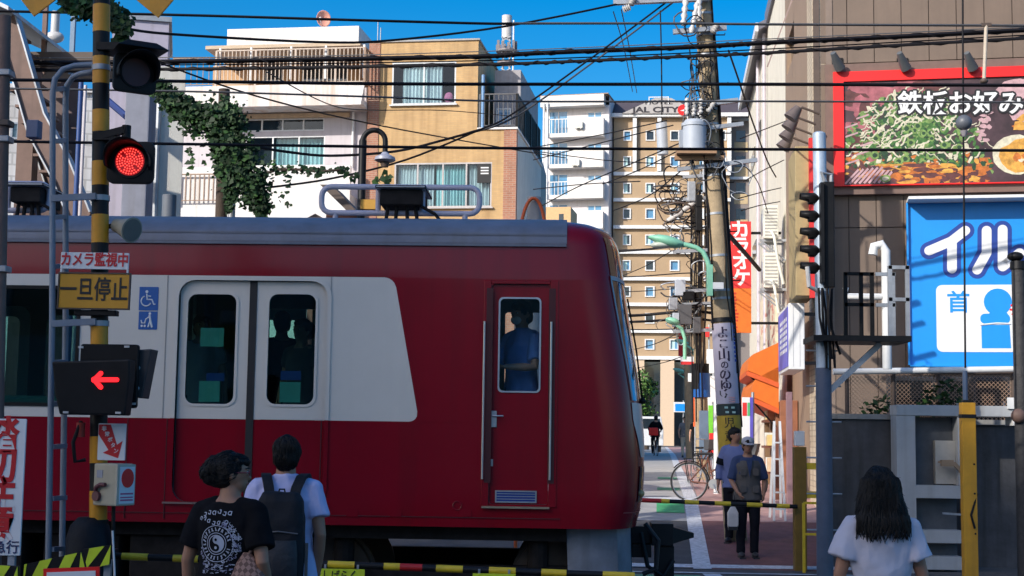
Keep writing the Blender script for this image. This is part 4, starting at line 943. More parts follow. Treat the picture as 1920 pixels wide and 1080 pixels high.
for px in (84, 137):
    p = F.uv(px, 60, 1.5); MB().beam((p[0], 1.5, F.uv(px, 140, 1.5)[1]), (p[0], 1.5, F.uv(px, -40, 1.5)[1]), .07, .07).build('canopy_post', G['brown_steel'] if px < 100 else mat('post_blue', (0.16, 0.25, 0.36), 0.5), fb)
p = F.rect(95, 22, 112, 70, 2.2); MB().tube([((p[0] + p[1]) / 2, 2.2, p[2]), ((p[0] + p[1]) / 2, 2.2, p[3])], .07, 10).ell(((p[0] + p[1]) / 2, 2.2, p[2]), (.16, .12, .1)).build('lamp_bracket', G['porcelain'], fb, smooth=50)
# concrete post, blue pipes, short grey posts beyond the train
def post(name, label, cat, px0, px1, py0, Y, m, rnd=True, z0=0, taper=1):
    x0, x1, _, z1 = R(px0, py0, px1, 410, Y); r = (x1 - x0) / 2; mb = MB()
    if rnd: mb.cyl((0, 0, 0), (0, 0, z1 - z0), r, r * taper, n=20)
    else: mb.box(-r, r, -r, r, 0, z1 - z0)
    o = mb.build(name, m, smooth=40 if rnd else None, bev=0 if rnd else .02); o.location = ((x0 + x1) / 2, Y, z0); return tag(o, label, cat)
post('concrete_post', 'square blue-grey concrete post behind the red crossing lamp', 'post', 238, 284, 158, 19.6, mat('post_concrete', (0.21, 0.22, 0.27), 0.8, var=0.1, streak=0.3), False)
post('pipe', 'dark blue upright pipe between the ladder and the crossing post', 'pipe', 142, 151, 150, 19.9, mat('pipe_navy', (0.03, 0.07, 0.22), 0.4))
post('pipe', 'pale lilac upright pipe beside the dark blue pipe', 'pipe', 152, 158, 160, 20.1, G['lilac_wall'])
post('vent_post', 'short dark grey round post left of the ivy pole', 'post', 304, 330, 366, 18.0, mat('post_dark', (0.12, 0.135, 0.16), 0.6))
post('vent_post', 'short pale round post with an orange hoop behind the train nose', 'post', 988, 1016, 370, 18.4, G['stone_grey'])
z = W(1000, 395, 18.2); mb = MB(); mb.tube([(z.x + .17 * math.cos(rad(t)), 18.25, z.z - .45 + .62 * max(0, math.sin(rad(t)))) for t in range(0, 181, 12)], .022, 8); mb.tube([(z.x - .17, 18.25, 0), (z.x - .17, 18.25, z.z - .45)], .022, 8); mb.tube([(z.x + .17, 18.25, 0), (z.x + .17, 18.25, z.z - .45)], .022, 8)
tag(mb.build('guard_hoop', G['orange_red'], base=True), 'orange tube hoop round the pale post behind the train', 'hoop')
a = W(178, 168, 20.6); b = W(256, 235, 20.6); o = MB().tube([a, b], .05, 8).build('pipe', mat('pipe_slant', (0.05, 0.08, 0.24), 0.45), base=True); tag(o, 'slanting dark blue pipe behind the crossing post', 'pipe')
# dark little gable and brown roof just above the train roof
F = Fr(640, 24, -3)
gr = F.thing('brown_shed', 'low brown shed with a slanted roof peeping above the train', 'shed')
q = [F.uv(600, 346), F.uv(622, 346), F.uv(668, 395), F.uv(650, 395)]; MB().prism(q, 0, .9).build('roof', G['brown_trim'], gr)
q = F.rect(604, 392, 672, 420); MB().box(q[0], q[1], .3, .85, 0, q[3]).build('wall', G['shop_brown'], gr)
q = [F.uv(563, 409), F.uv(586, 397), F.uv(608, 409)]; MB().prism(q, .2, 1.5).build('gable', G['brown_trim'], gr); q = F.rect(568, 409, 604, 440); MB().box(q[0], q[1], .3, 1.4, 0, q[3]).build('gable_wall', G['shop_brown'], gr)
# gooseneck lamp
X = W(679, 320, 19.8).x; z1 = W(700, 244, 19.8).z; x2 = W(722, 290, 19.8).x; r = (x2 - X) / 2
gl = thing('gooseneck_lamp', 'black gooseneck lamp arching above the train roof', 'street lamp', (X, 19.8, 0))
pts = [(0, 0, 0), (0, 0, z1 - r)] + [(r - r * math.cos(rad(t)), 0, z1 - r + r * math.sin(rad(t))) for t in range(15, 181, 15)] + [(2 * r, 0, W(722, 292, 19.8).z)]
MB().tube(pts, [.055] * 2 + [.038] * (len(pts) - 2), 10).build('arm', G['black_metal'], gl, smooth=50)
zb = W(722, 304, 19.8).z; MB().rings([[(2 * r + q * math.cos(t * .3927), q * math.sin(t * .3927), zb + h) for t in range(16)] for q, h in ((.10, 0), (.15, .025), (.14, .07), (.06, .11), (.04, .14))]).build('lamp_shade', mat('shade_grey', (0.30, 0.31, 0.38), 0.4), gl, smooth=50)
MB().cyl((2 * r, 0, zb - .07), (2 * r, 0, zb), .05, .07, n=12).build('bulb_guard', G['brown_trim'], gl)
x = W(690, 385, 19.8).x; MB().box(x - X - .09, x - X + .12, -.1, .05, W(690, 394, 19.8).z, W(690, 376, 19.8).z).build('control_box', mat('box_orange', (0.50, 0.26, 0.03), 0.5), gl)
# ================================================================ RIGHT-HAND SIDE
FB = Fr(1530, 26, -8.8); FS = Fr(1530, 26, 86)
bb = FB.thing('panelled_building', 'brown building clad in metal panels carrying the food billboard', 'building')
UB = 11.0; ZBT = 15.0
MB().box(.06, UB, .03, 6.5, 0, ZBT).build('core_wall', G['brown_trim'], bb)
ug = FB.uv(1541, 500)[0]; zrow = [0.3, FB.uv(1620, 700)[1], FB.uv(1620, 427)[1], FB.uv(1620, 362)[1], FB.uv(1620, 118)[1], FB.uv(1620, -70)[1], ZBT]
pw = FB.uv(1541 + 51.3, 500)[0] - ug; rn = random.Random(11); k = 0
while ug + k * pw < UB - .2:
    for r in range(len(zrow) - 1):
        a, b = ug + k * pw, min(ug + (k + 1) * pw, UB); y = rn.uniform(-.003, .003)
        MB().box(a + .007, b - .007, -.012 + y, .028, zrow[r] + .008, zrow[r + 1] - .008).build('panel', G['brown_panel'], bb)
    k += 1
MB().box(.0, ug - .01, -.03, .028, .3, ZBT).build('corner_trim', G['brown_trim'], bb)
MB().box(ug + .1, ug + .22, -.03, -.013, .3, ZBT).build('corner_flashing', mat('flash', (0.19, 0.14, 0.11), 0.5), bb)
z = FB.uv(1620, 352)[1]; MB().box(ug, UB, -.10, -.018, z - .10, z + .05).build('lower_trim', G['brown_trim'], bb)
# street-side wall of the same building (a child object so that it turns with it)
sw = thing('side_wing', 'beige plastered flank of the panelled building facing the street', 'building', FS.o, FS.a)
ut = FS.uv(1517, 400)[0]; ue = 6.2
sg = FS.rect(1489, 60, 1475, 122); sg = (min(sg[0], sg[1]), max(sg[0], sg[1]), sg[2], sg[3])
mb = MB(); holed(mb, ut, ue, 0, ZBT + .2, [sg], 0, -.12); mb.quad((ue, 0, 0), (ue, -6, 0), (ue, -6, ZBT + .2), (ue, 0, ZBT + .2)); mb.quad((0, 0, ZBT + .2), (ue, 0, ZBT + .2), (ue, -6, ZBT + .2), (0, -6, ZBT + .2))
mb.build('wall', G['brown_side'], sw, recalc=True)
mb = MB(); mb.box(-.02, ut, -.3, .015, 0, ZBT + .2); mb.build('tile_strip', G['cream_tile'], sw)
MB().box(sg[0], sg[1], -.11, -.10, sg[2], sg[3]).build('window', G['dark_glass'], sw)
MB().prism([(.0, sg[3] + .5), (.55, sg[2] - .3), (.58, sg[2] - .3), (.03, sg[3] + .5)], sg[0] - .1, sg[0] - .06, ax='x').build('window_shutter', mat('shutter', (0.30, 0.23, 0.22), 0.5), sw)
# billboard
a = FB.rect(1550, 118, 2180, 362); s = FB.rect(1562, 131, 2170, 348)
bl = FB.thing('billboard', 'large red-framed billboard showing a pan-fried dish with spring onion', 'sign')
MB().box(s[0] - .14, s[1] + .1, -.16, -.02, s[2] - .14, s[3] + .16).build('backing', mat('bill_back', (0.16, 0.10, 0.08), 0.6), bl)
fw = .185; mb = MB(); N0, N1 = -.24, -.161
mb.box(s[0], s[1], N0, N1, s[3] - fw, s[3]); mb.box(s[0], s[1], N0, N1, s[2], s[2] + .02); mb.box(s[0], s[0] + fw, N0, N1, s[2] + .02, s[3] - fw); mb.build('frame', G['bright_red'], bl)
p0, p1, q0, q1 = s[0] + fw, s[1], s[2] + .02, s[3] - fw; PN = -.20
m = mat('print_dark', (0.055, 0.028, 0.034), 0.5, var=.6, scale=2.2)
MB().box(p0, p1, PN, -.162, q0, q1).build('print', m, bl)
Hh = q1 - q0
def pz(px, py): u, z = FB.uv(px, py, PN); return u, z
pm = [mat('prt_a', (0.05, 0.15, 0.03), .5, var=.6, scale=14), mat('prt_b', (0.015, 0.055, 0.02), .5, var=.6, scale=14), mat('prt_c', (0.16, 0.26, 0.07), .5, var=.5, scale=14), mat('prt_d', (0.58, 0.54, 0.40), .5, var=.25, scale=14), mat('prt_e', (0.46, 0.13, 0.02), .5, var=.5, scale=10), mat('prt_f', (0.34, 0.10, 0.12), .5, var=.5, scale=5), mat('prt_g', (0.10, 0.03, 0.028), .5, var=.5, scale=8), mat('prt_h', (0.58, 0.29, 0.05), .5, var=.45, scale=10), mat('prt_i', (0.50, 0.31, 0.33), .5, var=.3, scale=8)]
rn = random.Random(21); mb = MB(); lay = [0]
def blob(px, py, r, rz, mi, k=8, ang=0, jit=.35):
    u, z = pz(px, py); lay[0] += 1; y = PN - .0006 - lay[0] * 5e-6; r /= 104; rz /= 104; pts = []
    if u > p1 - .1: return
    for i in range(k):
        t = 2 * math.pi * i / k; rr = 1 + rn.uniform(-jit, jit); x, w = r * rr * math.cos(t), rz * rr * math.sin(t)
        xx = u + x * math.cos(ang) - w * math.sin(ang); ww = z + x * math.sin(ang) + w * math.cos(ang)
        pts.append((min(max(xx, p0 + .005), p1), y, min(max(ww, q0 + .005), q1 - .005)))
    mb.add(pts, [tuple(range(k))], mi)
def strk(pts, w, mi):
    lay[0] += 1; y = PN - .0006 - lay[0] * 5e-6; pp = [pz(*p) for p in pts]
    for (a, b), (c, d) in zip(pp, pp[1:]):
        L = math.hypot(c - a, d - b) or 1; nx, nz_ = -(d - b) / L * w / 208, (c - a) / L * w / 208
        cl = lambda x, zz: (min(max(x, p0 + .003), p1), y, min(max(zz, q0 + .003), q1 - .003))
        mb.add([cl(a - nx, b - nz_), cl(c - nx, d - nz_), cl(c + nx, d + nz_), cl(a + nx, b + nz_)], [(0, 1, 2, 3)], mi)
for _ in range(26): blob(1590 + rn.random() * 150, 158 + rn.random() * 45, rn.uniform(14, 34), rn.uniform(8, 18), 5 if rn.random() < .7 else 6)
for _ in range(22): blob(1585 + rn.random() * 60, 190 + rn.random() * 110, rn.uniform(8, 22), rn.uniform(8, 20), 5 if rn.random() < .6 else 6)
def dome(t): return 345 - 178 * math.sqrt(max(0, 1 - ((t - 1712) / 150) ** 2))
for _ in range(200): x = 1580 + rn.random() * 270; blob(x, 298 + rn.random() * 42, rn.uniform(4, 13), rn.uniform(2.5, 7), rn.choice([4, 4, 7, 6, 6]))
for _ in range(900):
    x = rn.gauss(1712, 62); y0 = dome(x); y = y0 + 4 + rn.random() * (318 - y0) * .92
    if y > 322 or x < 1588: continue
    blob(x, y, rn.uniform(3, 8), rn.uniform(2, 5), rn.choice([0, 0, 0, 1, 1, 1, 2, 2, 3, 4 if y > 280 else 0]), k=7, ang=rn.random() * 3)
for _ in range(26):
    x = rn.gauss(1720, 45); y = rn.uniform(dome(x) + 60, 310); r = rn.uniform(5, 9); blob(x, y, r, r, 2, k=10, jit=.08); blob(x, y, r * .55, r * .55, 1, k=8, jit=.1)
for _ in range(130):
    x = rn.gauss(1700, 70); y0 = dome(x); y = y0 + rn.random() * (305 - y0) * .9
    if x < 1588 or y > 300: continue
    L = rn.uniform(12, 34); an = rn.choice([-.7, -.5, -.9, .5]); pts = [(x + L * t / 4 * math.cos(an) + rn.uniform(-2, 2), y + L * t / 4 * math.sin(an) * 1.0 + 3 * math.sin(t * 2.2)) for t in range(5)]; strk(pts, rn.uniform(1.3, 3.2), 3)
for i in range(9): x = 1584 + i * 9; strk([(x, 345 - i * .3), (x + 26, 318 - i)], 4, 8)
for i in range(6): x = 1584 + rn.random() * 30; y = 215 + i * 17; strk([(x, y + 8), (x + 24, y)], 3.2, 8)

for _ in range(40): blob(1660 + rn.random() * 130, 322 - rn.random() * 14, rn.uniform(5, 16), rn.uniform(2, 5), rn.choice([7, 7, 4, 6]))
blob(1660, 335, 10, 7, 2, k=12, jit=.1); blob(1660, 335, 6, 4, 3, k=12, jit=.1); blob(1702, 342, 16, 5, 7)
for _ in range(12): blob(1835 + rn.random() * 20, 205 + rn.random() * 60, rn.uniform(4, 9), rn.uniform(3, 5), 8)
for _ in range(22): blob(1912 + rn.random() * 46, 205 + rn.random() * 35, rn.uniform(10, 26), rn.uniform(6, 14), rn.choice([7, 7, 4, 8]))
blob(1905, 168, 34, 20, 8, k=14, jit=.08); blob(1905, 290, 42, 38, 3, k=18, jit=.04); blob(1912, 292, 34, 30, 7, k=14, jit=.12)
for _ in range(16): blob(1905 + rn.random() * 22, 285 + rn.random() * 26, rn.uniform(4, 9), rn.uniform(4, 8), rn.choice([4, 7, 3]))
tag(mb.build('dish_print', pm, bl, recalc=False), kind='stuff')
for ch, px in (('鉄', 1706), ('板', 1754), ('お', 1800), ('好', 1848), ('み', 1895)):
    u, z = FB.uv(px, 196, PN); sz = .44
    wt_ = txt(ch, sz, 'lettering', G['sign_white'], bl, (u, PN - .016, z), bold=.022, ext=.001)
    vs0 = [v.co.copy() for v in wt_.data.vertices]; fs0 = [tuple(p.vertices) for p in wt_.data.polygons]; ob = MB()
    for k in range(10): d_ = Vector((.036 * math.cos(k * .6283), .036 * math.sin(k * .6283), k * .0002)); ob.add([v + d_ for v in vs0], fs0)
    lo_ = link('letter_outline', ob.mesh('letter_outline', G['ink'], recalc=False), bl, (u, PN - .0115, z), (math.pi / 2, 0, 0))
for i, px in enumerate((1566, 1690, 1816)):
    u, z = FB.uv(px, 108, -.45); sp = thing('spotlight', ['small black spotlight over the left corner of the billboard', 'small black spotlight over the middle of the billboard', 'small black spotlight beside the hanging rod above the billboard'][i], 'spotlight', FB.w(u, 0, z), FB.a, 'spotlights above the billboard')
    MB().tube([(.05, -.02, -.02), (.03, -.25, .02), (0, -.42, .0)], .02, 8).build('arm', G['black_metal'], sp); MB().tube([(-.04, -.52, .07), (.04, -.38, -.08), (.09, -.30, -.16)], [.05, .085, .10], 14).build('lamp_head', mat('spot_grey%d' % i, (0.10, 0.11, 0.12), 0.35), sp, smooth=40)
    MB().box(-.05, .15, -.035, -.014, -.1, .1).build('base_plate', G['black_metal'], sp)
# blue clinic lightbox
s = FB.rect(1706, 374, 2120, 684, -.5)
bs = FB.thing('blue_sign', 'big bright blue lightbox sign with a white panel and a figure holding its neck', 'sign')
D0 = -.74; mb = MB(); mb.box(s[0], s[1], -.25, -.02, s[2], s[3]); mb.build('case', mat('case_blue', (0.010, 0.045, 0.20), 0.5), bs)
mb = MB(); mb.box(s[0] - .02, s[1], D0, -.252, s[3] + .001, s[3] + .05, 1); mb.prism([(s[0], s[2] + .02), (s[0] - .02, s[2] + .02), (s[0] - .02, s[3])], -.256, -.25)
mb.box(s[0] - .03, s[0], -.34, -.251, s[2], s[3] - .001, 0); mb.box(s[0], s[1], -.34, -.2515, s[2] - .03, s[2] - .001, 0)
mb.build('hood', [G['sign_cyan'], G['sign_white']], bs)
u0, u1 = s[0] + .001, s[1]; face = MB().box(u0, u1, -.27, -.253, s[2], s[3] - .002).build('face', G['sign_cyan'], bs)
def fz(px, py): return FB.uv(px, py, -.28)
a = FB.rect(1756, 534, 1912, 660, -.28); MB().prism(rrect(a[0], a[1], a[2], a[3], .10), -.277, -.271).build('white_panel', G['sign_white'], bs)
lo, li = MB(), MB()
def roundstroke(pts, r, m0, y0):
    pp = [fz(*p) for p in pts]; r = r / 104
    for (x, z), (x2, z2) in zip(pp, pp[1:]):
        L = math.hypot(x2 - x, z2 - z); nx, nz_ = -(z2 - z) / L * r, (x2 - x) / L * r
        m0.prism([(x + nx, z + nz_), (x - nx, z - nz_), (x2 - nx, z2 - nz_), (x2 + nx, z2 + nz_)], y0 - .002, y0)
    for i, (x, z) in enumerate(pp): m0.prism(ngon(x, z, r * .999, 18), y0 - .0022 - i * 1e-4, y0 - .0001 - i * 1e-5)
ST = [[(1810, 432), (1784, 452), (1742, 470)], [(1785, 456), (1785, 504)], [(1850, 432), (1850, 474), (1832, 506)], [(1880, 430), (1880, 500), (1912, 474)]]
for i, q in enumerate(ST): roundstroke(q, 16, lo, -.2712 - i * .0004); roundstroke(q, 8.5, li, -.2752 - i * .0004)
lo.build('letter_outline', G['deep_blue'], bs); li.build('lettering', G['sign_white'], bs)
u, z = fz(1797, 569); txt('首', .40, 'lettering', G['sign_cyan'], bs, (u, -.279, z), bold=.02)
mb = MB(); Yf = -.279
c = fz(1871, 566); mb.prism(ngon(c[0], c[1], .235, 24), Yf, Yf + .003)
mb.prism([fz(1850, 568), fz(1856, 585), fz(1860, 575)], Yf - .0004, Yf + .0026); mb.prism([fz(1858, 582), fz(1885, 582), fz(1892, 592), fz(1852, 592)], Yf - .0008, Yf + .002)
mb.prism(rrect(fz(1838, 600)[0], fz(1894, 600)[0], fz(1838, 607)[1], fz(1838, 588)[1], .08), Yf - .001, Yf + .0018)
mb.prism([fz(1840, 609), fz(1893, 609), fz(1896, 653), fz(1841, 653)], Yf - .0006, Yf + .0022)
mb.build('figure_pictogram', G['sign_cyan'], bs)
mb = MB(); mb.tube([(fz(*p)[0], Yf - .002, fz(*p)[1]) for p in ((1838, 609), (1870, 606), (1895, 607))], .015, 6); mb.build('figure_line', G['sign_white'], bs)
mb = MB()
for p, q in (((1895, 573), (1902, 571)), ((1893, 580), (1905, 582)), ((1897, 588), (1904, 592))): mb.beam((fz(*p)[0], Yf, fz(*p)[1]), (fz(*q)[0], Yf, fz(*q)[1]), .004, .035)
mb.build('pain_marks', G['bright_red'], bs)
# vertical red shop sign with its floodlights, on the flank
a = FS.rect(1508, 275, 1498, 560, .1); uu = (a[0] + a[1]) / 2
vsn = FS.thing('vertical_sign', 'tall narrow red and cream shop sign on the beige flank', 'sign')
z0, z1 = FS.uv(1500, 560, .3)[1], FS.uv(1500, 282, .3)[1]; ua = FS.uv(1512, 400, .25)[0]
MB().box(ua + .2, ua + 1.6, .10, .42, z0, z1).build('board', mat('board_cream', (0.38, 0.29, 0.14), 0.6), vsn, bev=.01); MB().box(ua + .06, ua + .198, .06, .19, z0 - .05, z1 + .12).build('edge', G['banner_red'], vsn)
for i in range(4):
    u = ua + .1 + i * .62; z = z1 + .55 - i * .05; f = thing('floodlight', ['floodlight nearest the corner over the tall red sign', 'second floodlight from the corner over the tall red sign', 'third floodlight from the corner over the tall red sign', 'farthest floodlight over the tall red sign'][i], 'floodlight', FS.w(u, 0, z), FS.a, 'floodlights over the tall red sign')
    MB().tube([(0, 0, 0), (0, .3, .12), (0, .42, .05)], .022, 8).build('arm', G['brown_trim'], f); MB().tube([(0, .36, .12), (0, .46, -.02), (0, .50, -.08)], [.07, .12, .14], 12).build('lamp_head', mat('flood%d' % i, (0.13, 0.10, 0.09), 0.45), f, smooth=40)
# purple-blue projecting lightbox
z0, z1 = FS.uv(1498, 694, .3)[1], FS.uv(1498, 570, .3)[1]
pb = FS.thing('lightbox_sign', 'white-cased projecting lightbox with a purple and blue face', 'sign')
ua, ub = -.35, 1.9; na, nb = .22, .50
MB().box(ua, ub, na, nb, z0, z1).build('case', G['sign_white'], pb, bev=.015); MB().box(ua + .06, ub - .05, nb + .001, nb + .012, z0 + .06, z1 - .06).build('face', mat('lightbox_purple', (0.13, 0.13, 0.55), 0.4, var=.35, scale=1.2), pb)
for zb_ in (z0 + .1, z1 - .2): MB().box(ua + .3, ua + .36, 0, na, zb_, zb_ + .06).build('bracket', G['brown_trim'], pb)
mb = MB(); rn = random.Random(9)
for r in range(5):
    for c in range(6): mb.box(ua + .25 + r * .33, ua + .45 + r * .33, nb + .0125, nb + .016, z1 - .30 - c * .11, z1 - .23 - c * .11)
tag(mb.build('marking', G['sign_white'], pb), kind='stuff')
mb = MB(); mb.box(ua - .004, ua - .001, na + .08, na + .085, z0 + .05, z1 - .05); mb.box(ua - .004, ua - .001, nb - .085, nb - .08, z0 + .05, z1 - .05); mb.build('case_seam', G['galv'], pb)
# cream building down the street, air conditioners, banner, awnings, shopfront
FC = Fr(1480, 32.6, 86)
cb = FC.thing('cream_building', 'cream rendered building along the right of the street beyond the panelled one', 'building')
zA = FC.uv(1450, 10)[1]; uB = FC.uv(1441, 300)[0]; uE = FC.uv(1404, 300)[0]; zB = FC.uv(1404, 185)[1]
MB().box(0, uB, -6, 0, .5, zA).build('wall', G['cream_wall'], cb); MB().box(uB + .003, uE, -6, -.01, .5, zB).build('rear_wall', G['cream_wall'], cb)
MB().prism([(.25, zB - .3), (-3, zB + 1.4), (-3, zB + 1.55), (.25, zB - .1)], uB + .01, uE + .3, ax='x').build('roof', mat('roof_slate', (0.14, 0.14, 0.17), 0.6), cb); MB().box(uB + .01, uE + .25, .26, .34, zB - .34, zB - .1).build('gutter', G['frame_white'], cb)
MB().box(-.05, uB + .1, -6, .08, zA + .001, zA + .4).build('parapet', mat('roof_slate2', (0.16, 0.16, 0.20), 0.6), cb)
for px in (1420, 1432): u = FC.uv(px, 300, .1)[0]; MB().cyl((u, .08, 3.5), (u, .08, zB - .3), .05, n=8).build('downpipe', mat('pipe_l%d' % px, (0.50, 0.46, 0.52), 0.5), cb)
for px, py in ((1413, 300), (1424, 250), (1416, 470)):
    a = FC.rect(px + 3, py - 14, px - 4, py + 14); MB().box(min(a[:2]), max(a[:2]), -.008, .02, a[2], a[3]).build('window', G['dark_glass'], cb)
for i, (y0, y1) in enumerate(((332, 402), (432, 506))):
    o = FC.w(.9, .35, FC.uv(1455, y1, .5)[1]); h = FC.uv(1455, y0, .5)[1] - FC.uv(1455, y1, .5)[1]
    ac = thing('air_conditioner', ['upper white air conditioner on the cream wall above the lightbox', 'lower white air conditioner on the cream wall above the lightbox'][i], 'air conditioner', o, FC.a, 'air conditioners on the cream wall')
    MB().box(-.42, .42, -.17, .17, 0, h).build('case', G['ivory'], ac, bev=.02)
    mb = MB()
    for k in range(9): mb.box(-.428, -.4202, -.14, .14, .06 + k * h / 10, .06 + k * h / 10 + .03)
    mb.build('side_grille', G['stone_grey'], ac); MB().cyl((.08, .171, h * .5), (.08, .19, h * .5), .26, n=20).build('fan_grille', G['galv'], ac)
    for s_ in (-.3, .3): MB().box(s_ - .02, s_ + .02, -.35, .25, -.06, -.005).beam((s_, -.34, -.5), (s_, .2, -.06), .03, .03).build('bracket', G['galv'], ac)
    pp = [FC.uv(1466, y1 - 6, .4), FC.uv(1476, y1 + 5, .4)]; mb = MB().tube([(-.43, 0, .15), (-.62, 0, .12), (-.72, -.05, 0), (-.74, -.12, -.5), (-.75, -.25, -1.1)], .035, 8); mb.build('drain_hose', G['ivory'], ac, smooth=60)
Y = 34.0; a = R(1370, 416, 1408, 541, Y); b = R(1370, 541, 1408, 624, Y); kb = thing('karaoke_banner', 'tall hanging banner, red above with white lettering and orange below', 'banner', ((a[0] + a[1]) / 2, Y, 0), rad(-4)); w = (a[1] - a[0]) / 2
MB().box(-w, w, -.06, .06, a[2], a[3]).build('upper_panel', G['banner_red'], kb); MB().box(-w, w, -.055, .055, b[2], a[2] - .002).build('lower_panel', G['orange'], kb)
for i, ch in enumerate('カラオケ'): txt(ch, .44, 'lettering', G['sign_white'], kb, (.01 + .012 * i, -.063, a[3] - .21 - i * .385), bold=.03, shear=-.15)
rn = random.Random(4); mb = MB()
for i in range(13): z = a[2] - .1 - i * .08; mb.box(-w + .05, -w + .05 + rn.uniform(.06, .14), -.0585, -.056, z - .045, z); 
tag(mb.build('marking', mat('mark_red', (0.45, 0.03, 0.01), 0.6), kb), kind='stuff')
MB().box(w + .001, w + .7, -.02, .02, a[3] - .3, a[3] - .24).box(w + .001, w + .7, -.02, .02, b[2] + .2, b[2] + .26).build('bracket', G['black_metal'], kb)
a = FC.rect(1452, 545, 1424, 690, .1); pl = FC.thing('price_board', 'pale yellow board with faded red marks on the cream wall', 'sign'); q0, q1 = min(a[:2]), max(a[:2])
MB().box(q0, q1, .01, .08, a[2], a[3]).build('board', mat('board_pale', (0.74, 0.62, 0.46), 0.6), pl); mb = MB(); rn = random.Random(8)
for i in range(26): u, z = rn.uniform(q0 + .2, q1 - .5), rn.uniform(a[2] + .3, a[3] - .2); mb.box(u, u + rn.uniform(.2, .5), .081, .084, z, z + rn.uniform(.05, .16))
tag(mb.build('marking', mat('mark_pink', (0.62, 0.24, 0.18), 0.6), pl), kind='stuff')
FA = Fr(1462, 30.2, 86); zup = [FA.uv(1420, y, .8)[1] for y in (626, 664, 682, 724)]
for i, (z1, z0) in enumerate(((zup[0], zup[1]), (zup[2], zup[3]))):
    aw = FA.thing('awning', ['upper orange barrel awning over the brown shopfront', 'lower orange barrel awning over the brown shopfront'][i], 'awning', 'orange awnings over the shopfront')
    D = .64 - .08 * i; pr = [(0, z0 - .25), (D, z0 - .0)] + [(D * (1 - .18 * (1 - math.cos(rad(t)))), z0 + (z1 - z0) * math.sin(rad(t))) for t in (30, 60, 90)] + [(0, z1 + .25)]
    MB().prism(pr, .2, 3.6 + i, ax='x').build('canopy', G['orange'], aw, smooth=30); MB().prism([(0, z0 - .36), (D + .03, z0 - .10), (D + .03, z0 - .004), (0, z0 - .254)], .15, 3.65 + i, ax='x').build('valance', G['orange_red'], aw)
    MB().tube([(.3, 0, z0 - .7), (.3, D * .9, z0 - .12)], .02, 6).build('strut', G['black_metal'], aw)
sf = FA.thing('shopfront', 'dark brown timber shopfront under the orange awnings', 'shop')
zt = zup[3] - .1
MB().box(-.9, 5, -1.2, -.9, .3, zt).build('back_wall', G['shop_brown'], sf)
for i, (u, w_) in enumerate(((-.8, .22), (.4, .3), (2.0, .3), (3.8, .3))): MB().box(u, u + w_, -.3, .05, .3, zt).build('timber_post', mat('timber%d' % i, (0.26 - .03 * i, 0.10, 0.05), 0.6, var=.2), sf, bev=.01)
for i, z in enumerate((1.0, 1.55, 2.1)): MB().box(.75, 1.95, -.5, .25, z, z + .05).build('display_shelf', G['shop_brown'], sf)
rn = random.Random(6); k = 0
for z in (1.05, 1.6, 2.15):
    for u in (.85, 1.25, 1.6):
        bx = MB().box(-.13, .13, -.1, .1, 0, .2 + rn.random() * .12).build('goods_box', mat('goods%d' % k, [(0.6, .45, .3), (.7, .7, .65), (.45, .2, .1), (.65, .5, .2)][k % 4], .6), None, bev=.01); bx.location = FA.w(u, .1, z + .002); bx.rotation_euler = (0, 0, FA.a)
        tag(bx, '%s goods box on the %s shelf of the brown shopfront' % (['left', 'middle', 'right'][k % 3], ['bottom', 'middle', 'top'][k // 3]), 'box', 'goods boxes on the shopfront shelves'); k += 1
for i, (px, Y, m, lab) in enumerate(((1480, 25.2, mat('dull_pink', (0.26, 0.15, 0.165), .6, streak=.4), 'pink painted post in front of the brown shopfront'), (1456, 27.0, G['shop_brown'], 'dark brown post at the edge of the brown shopfront'))):
    x = W(px, 840, Y).x; o = MB().box(-.05, .05, -.05, .05, gz(Y), W(px, 735 if i == 0 else 800, Y).z).build('post', m, None, bev=.008); o.location = (x, Y, 0); tag(o, lab, 'post')
# white step ladder leaning at the shop
x0, x1 = W(1447, 930, 24.3).x, W(1468, 930, 24.3).x; zt = W(1460, 790, 24.3).z; g = gz(24.3)
ld = thing('step_ladder', 'white folding step ladder standing outside the brown shopfront', 'ladder', ((x0 + x1) / 2, 24.3, g)); h = zt - g; d = (x1 - x0) / 2
for s_, yy in ((-1, -.25), (1, -.25), (-1, .25), (1, .25)): MB().beam((s_ * d, yy, 0), (s_ * d * .5, 0, h), .035, .035).build('rail', G['frame_white'], ld)
for k in range(5): t = (k + .7) / 6; MB().beam((-d * (1 - .5 * t), -.25 * (1 - t), h * t), (d * (1 - .5 * t), -.25 * (1 - t), h * t), .05, .025).build('rung', G['frame_white'], ld)

# ---- railway signal mast with its hooded lamps and the caged platform
Y = 18.4; xb = W(1546, 950, Y).x; zt = W(1538, 252, Y).z; zb0 = W(1550, 690, Y).z
sm = thing('signal_mast', 'blue-grey railway signal mast with a column of hooded lamps', 'signal', (xb, Y, 0), 0)
MB().cyl((0, 0, 0), (0, 0, zb0), .105, .10, n=20).build('lower_pole', mat('mast_shaded', (0.075, 0.095, 0.15), 0.5, var=.15, streak=.3), sm, smooth=50)  # dark copy of the mast paint, shade of the lower part in its colour
MB().cyl((0, 0, zb0), (-.03, 0, zt), .09, .085, n=20).ell((-.03, 0, zt), (.085, .085, .04)).build('upper_pole', mat('mast_sunlit', (0.42, 0.50, 0.60), 0.4, .3, var=.15, streak=.5, dirt=(.1, .12, .18)), sm, smooth=50)  # light copy of the mast paint, sunlight put into its colour
xc = lambda px, py, Y_=Y: W(px, py, Y_).x - xb
bz = [W(1520, py, Y).z for py in (373, 406, 438, 471, 503)]
MB().box(xc(1541, 440), xc(1561, 440), -.16, .12, bz[-1] - .26, bz[0] + .2).build('signal_case', G['black_metal'], sm, bev=.015)
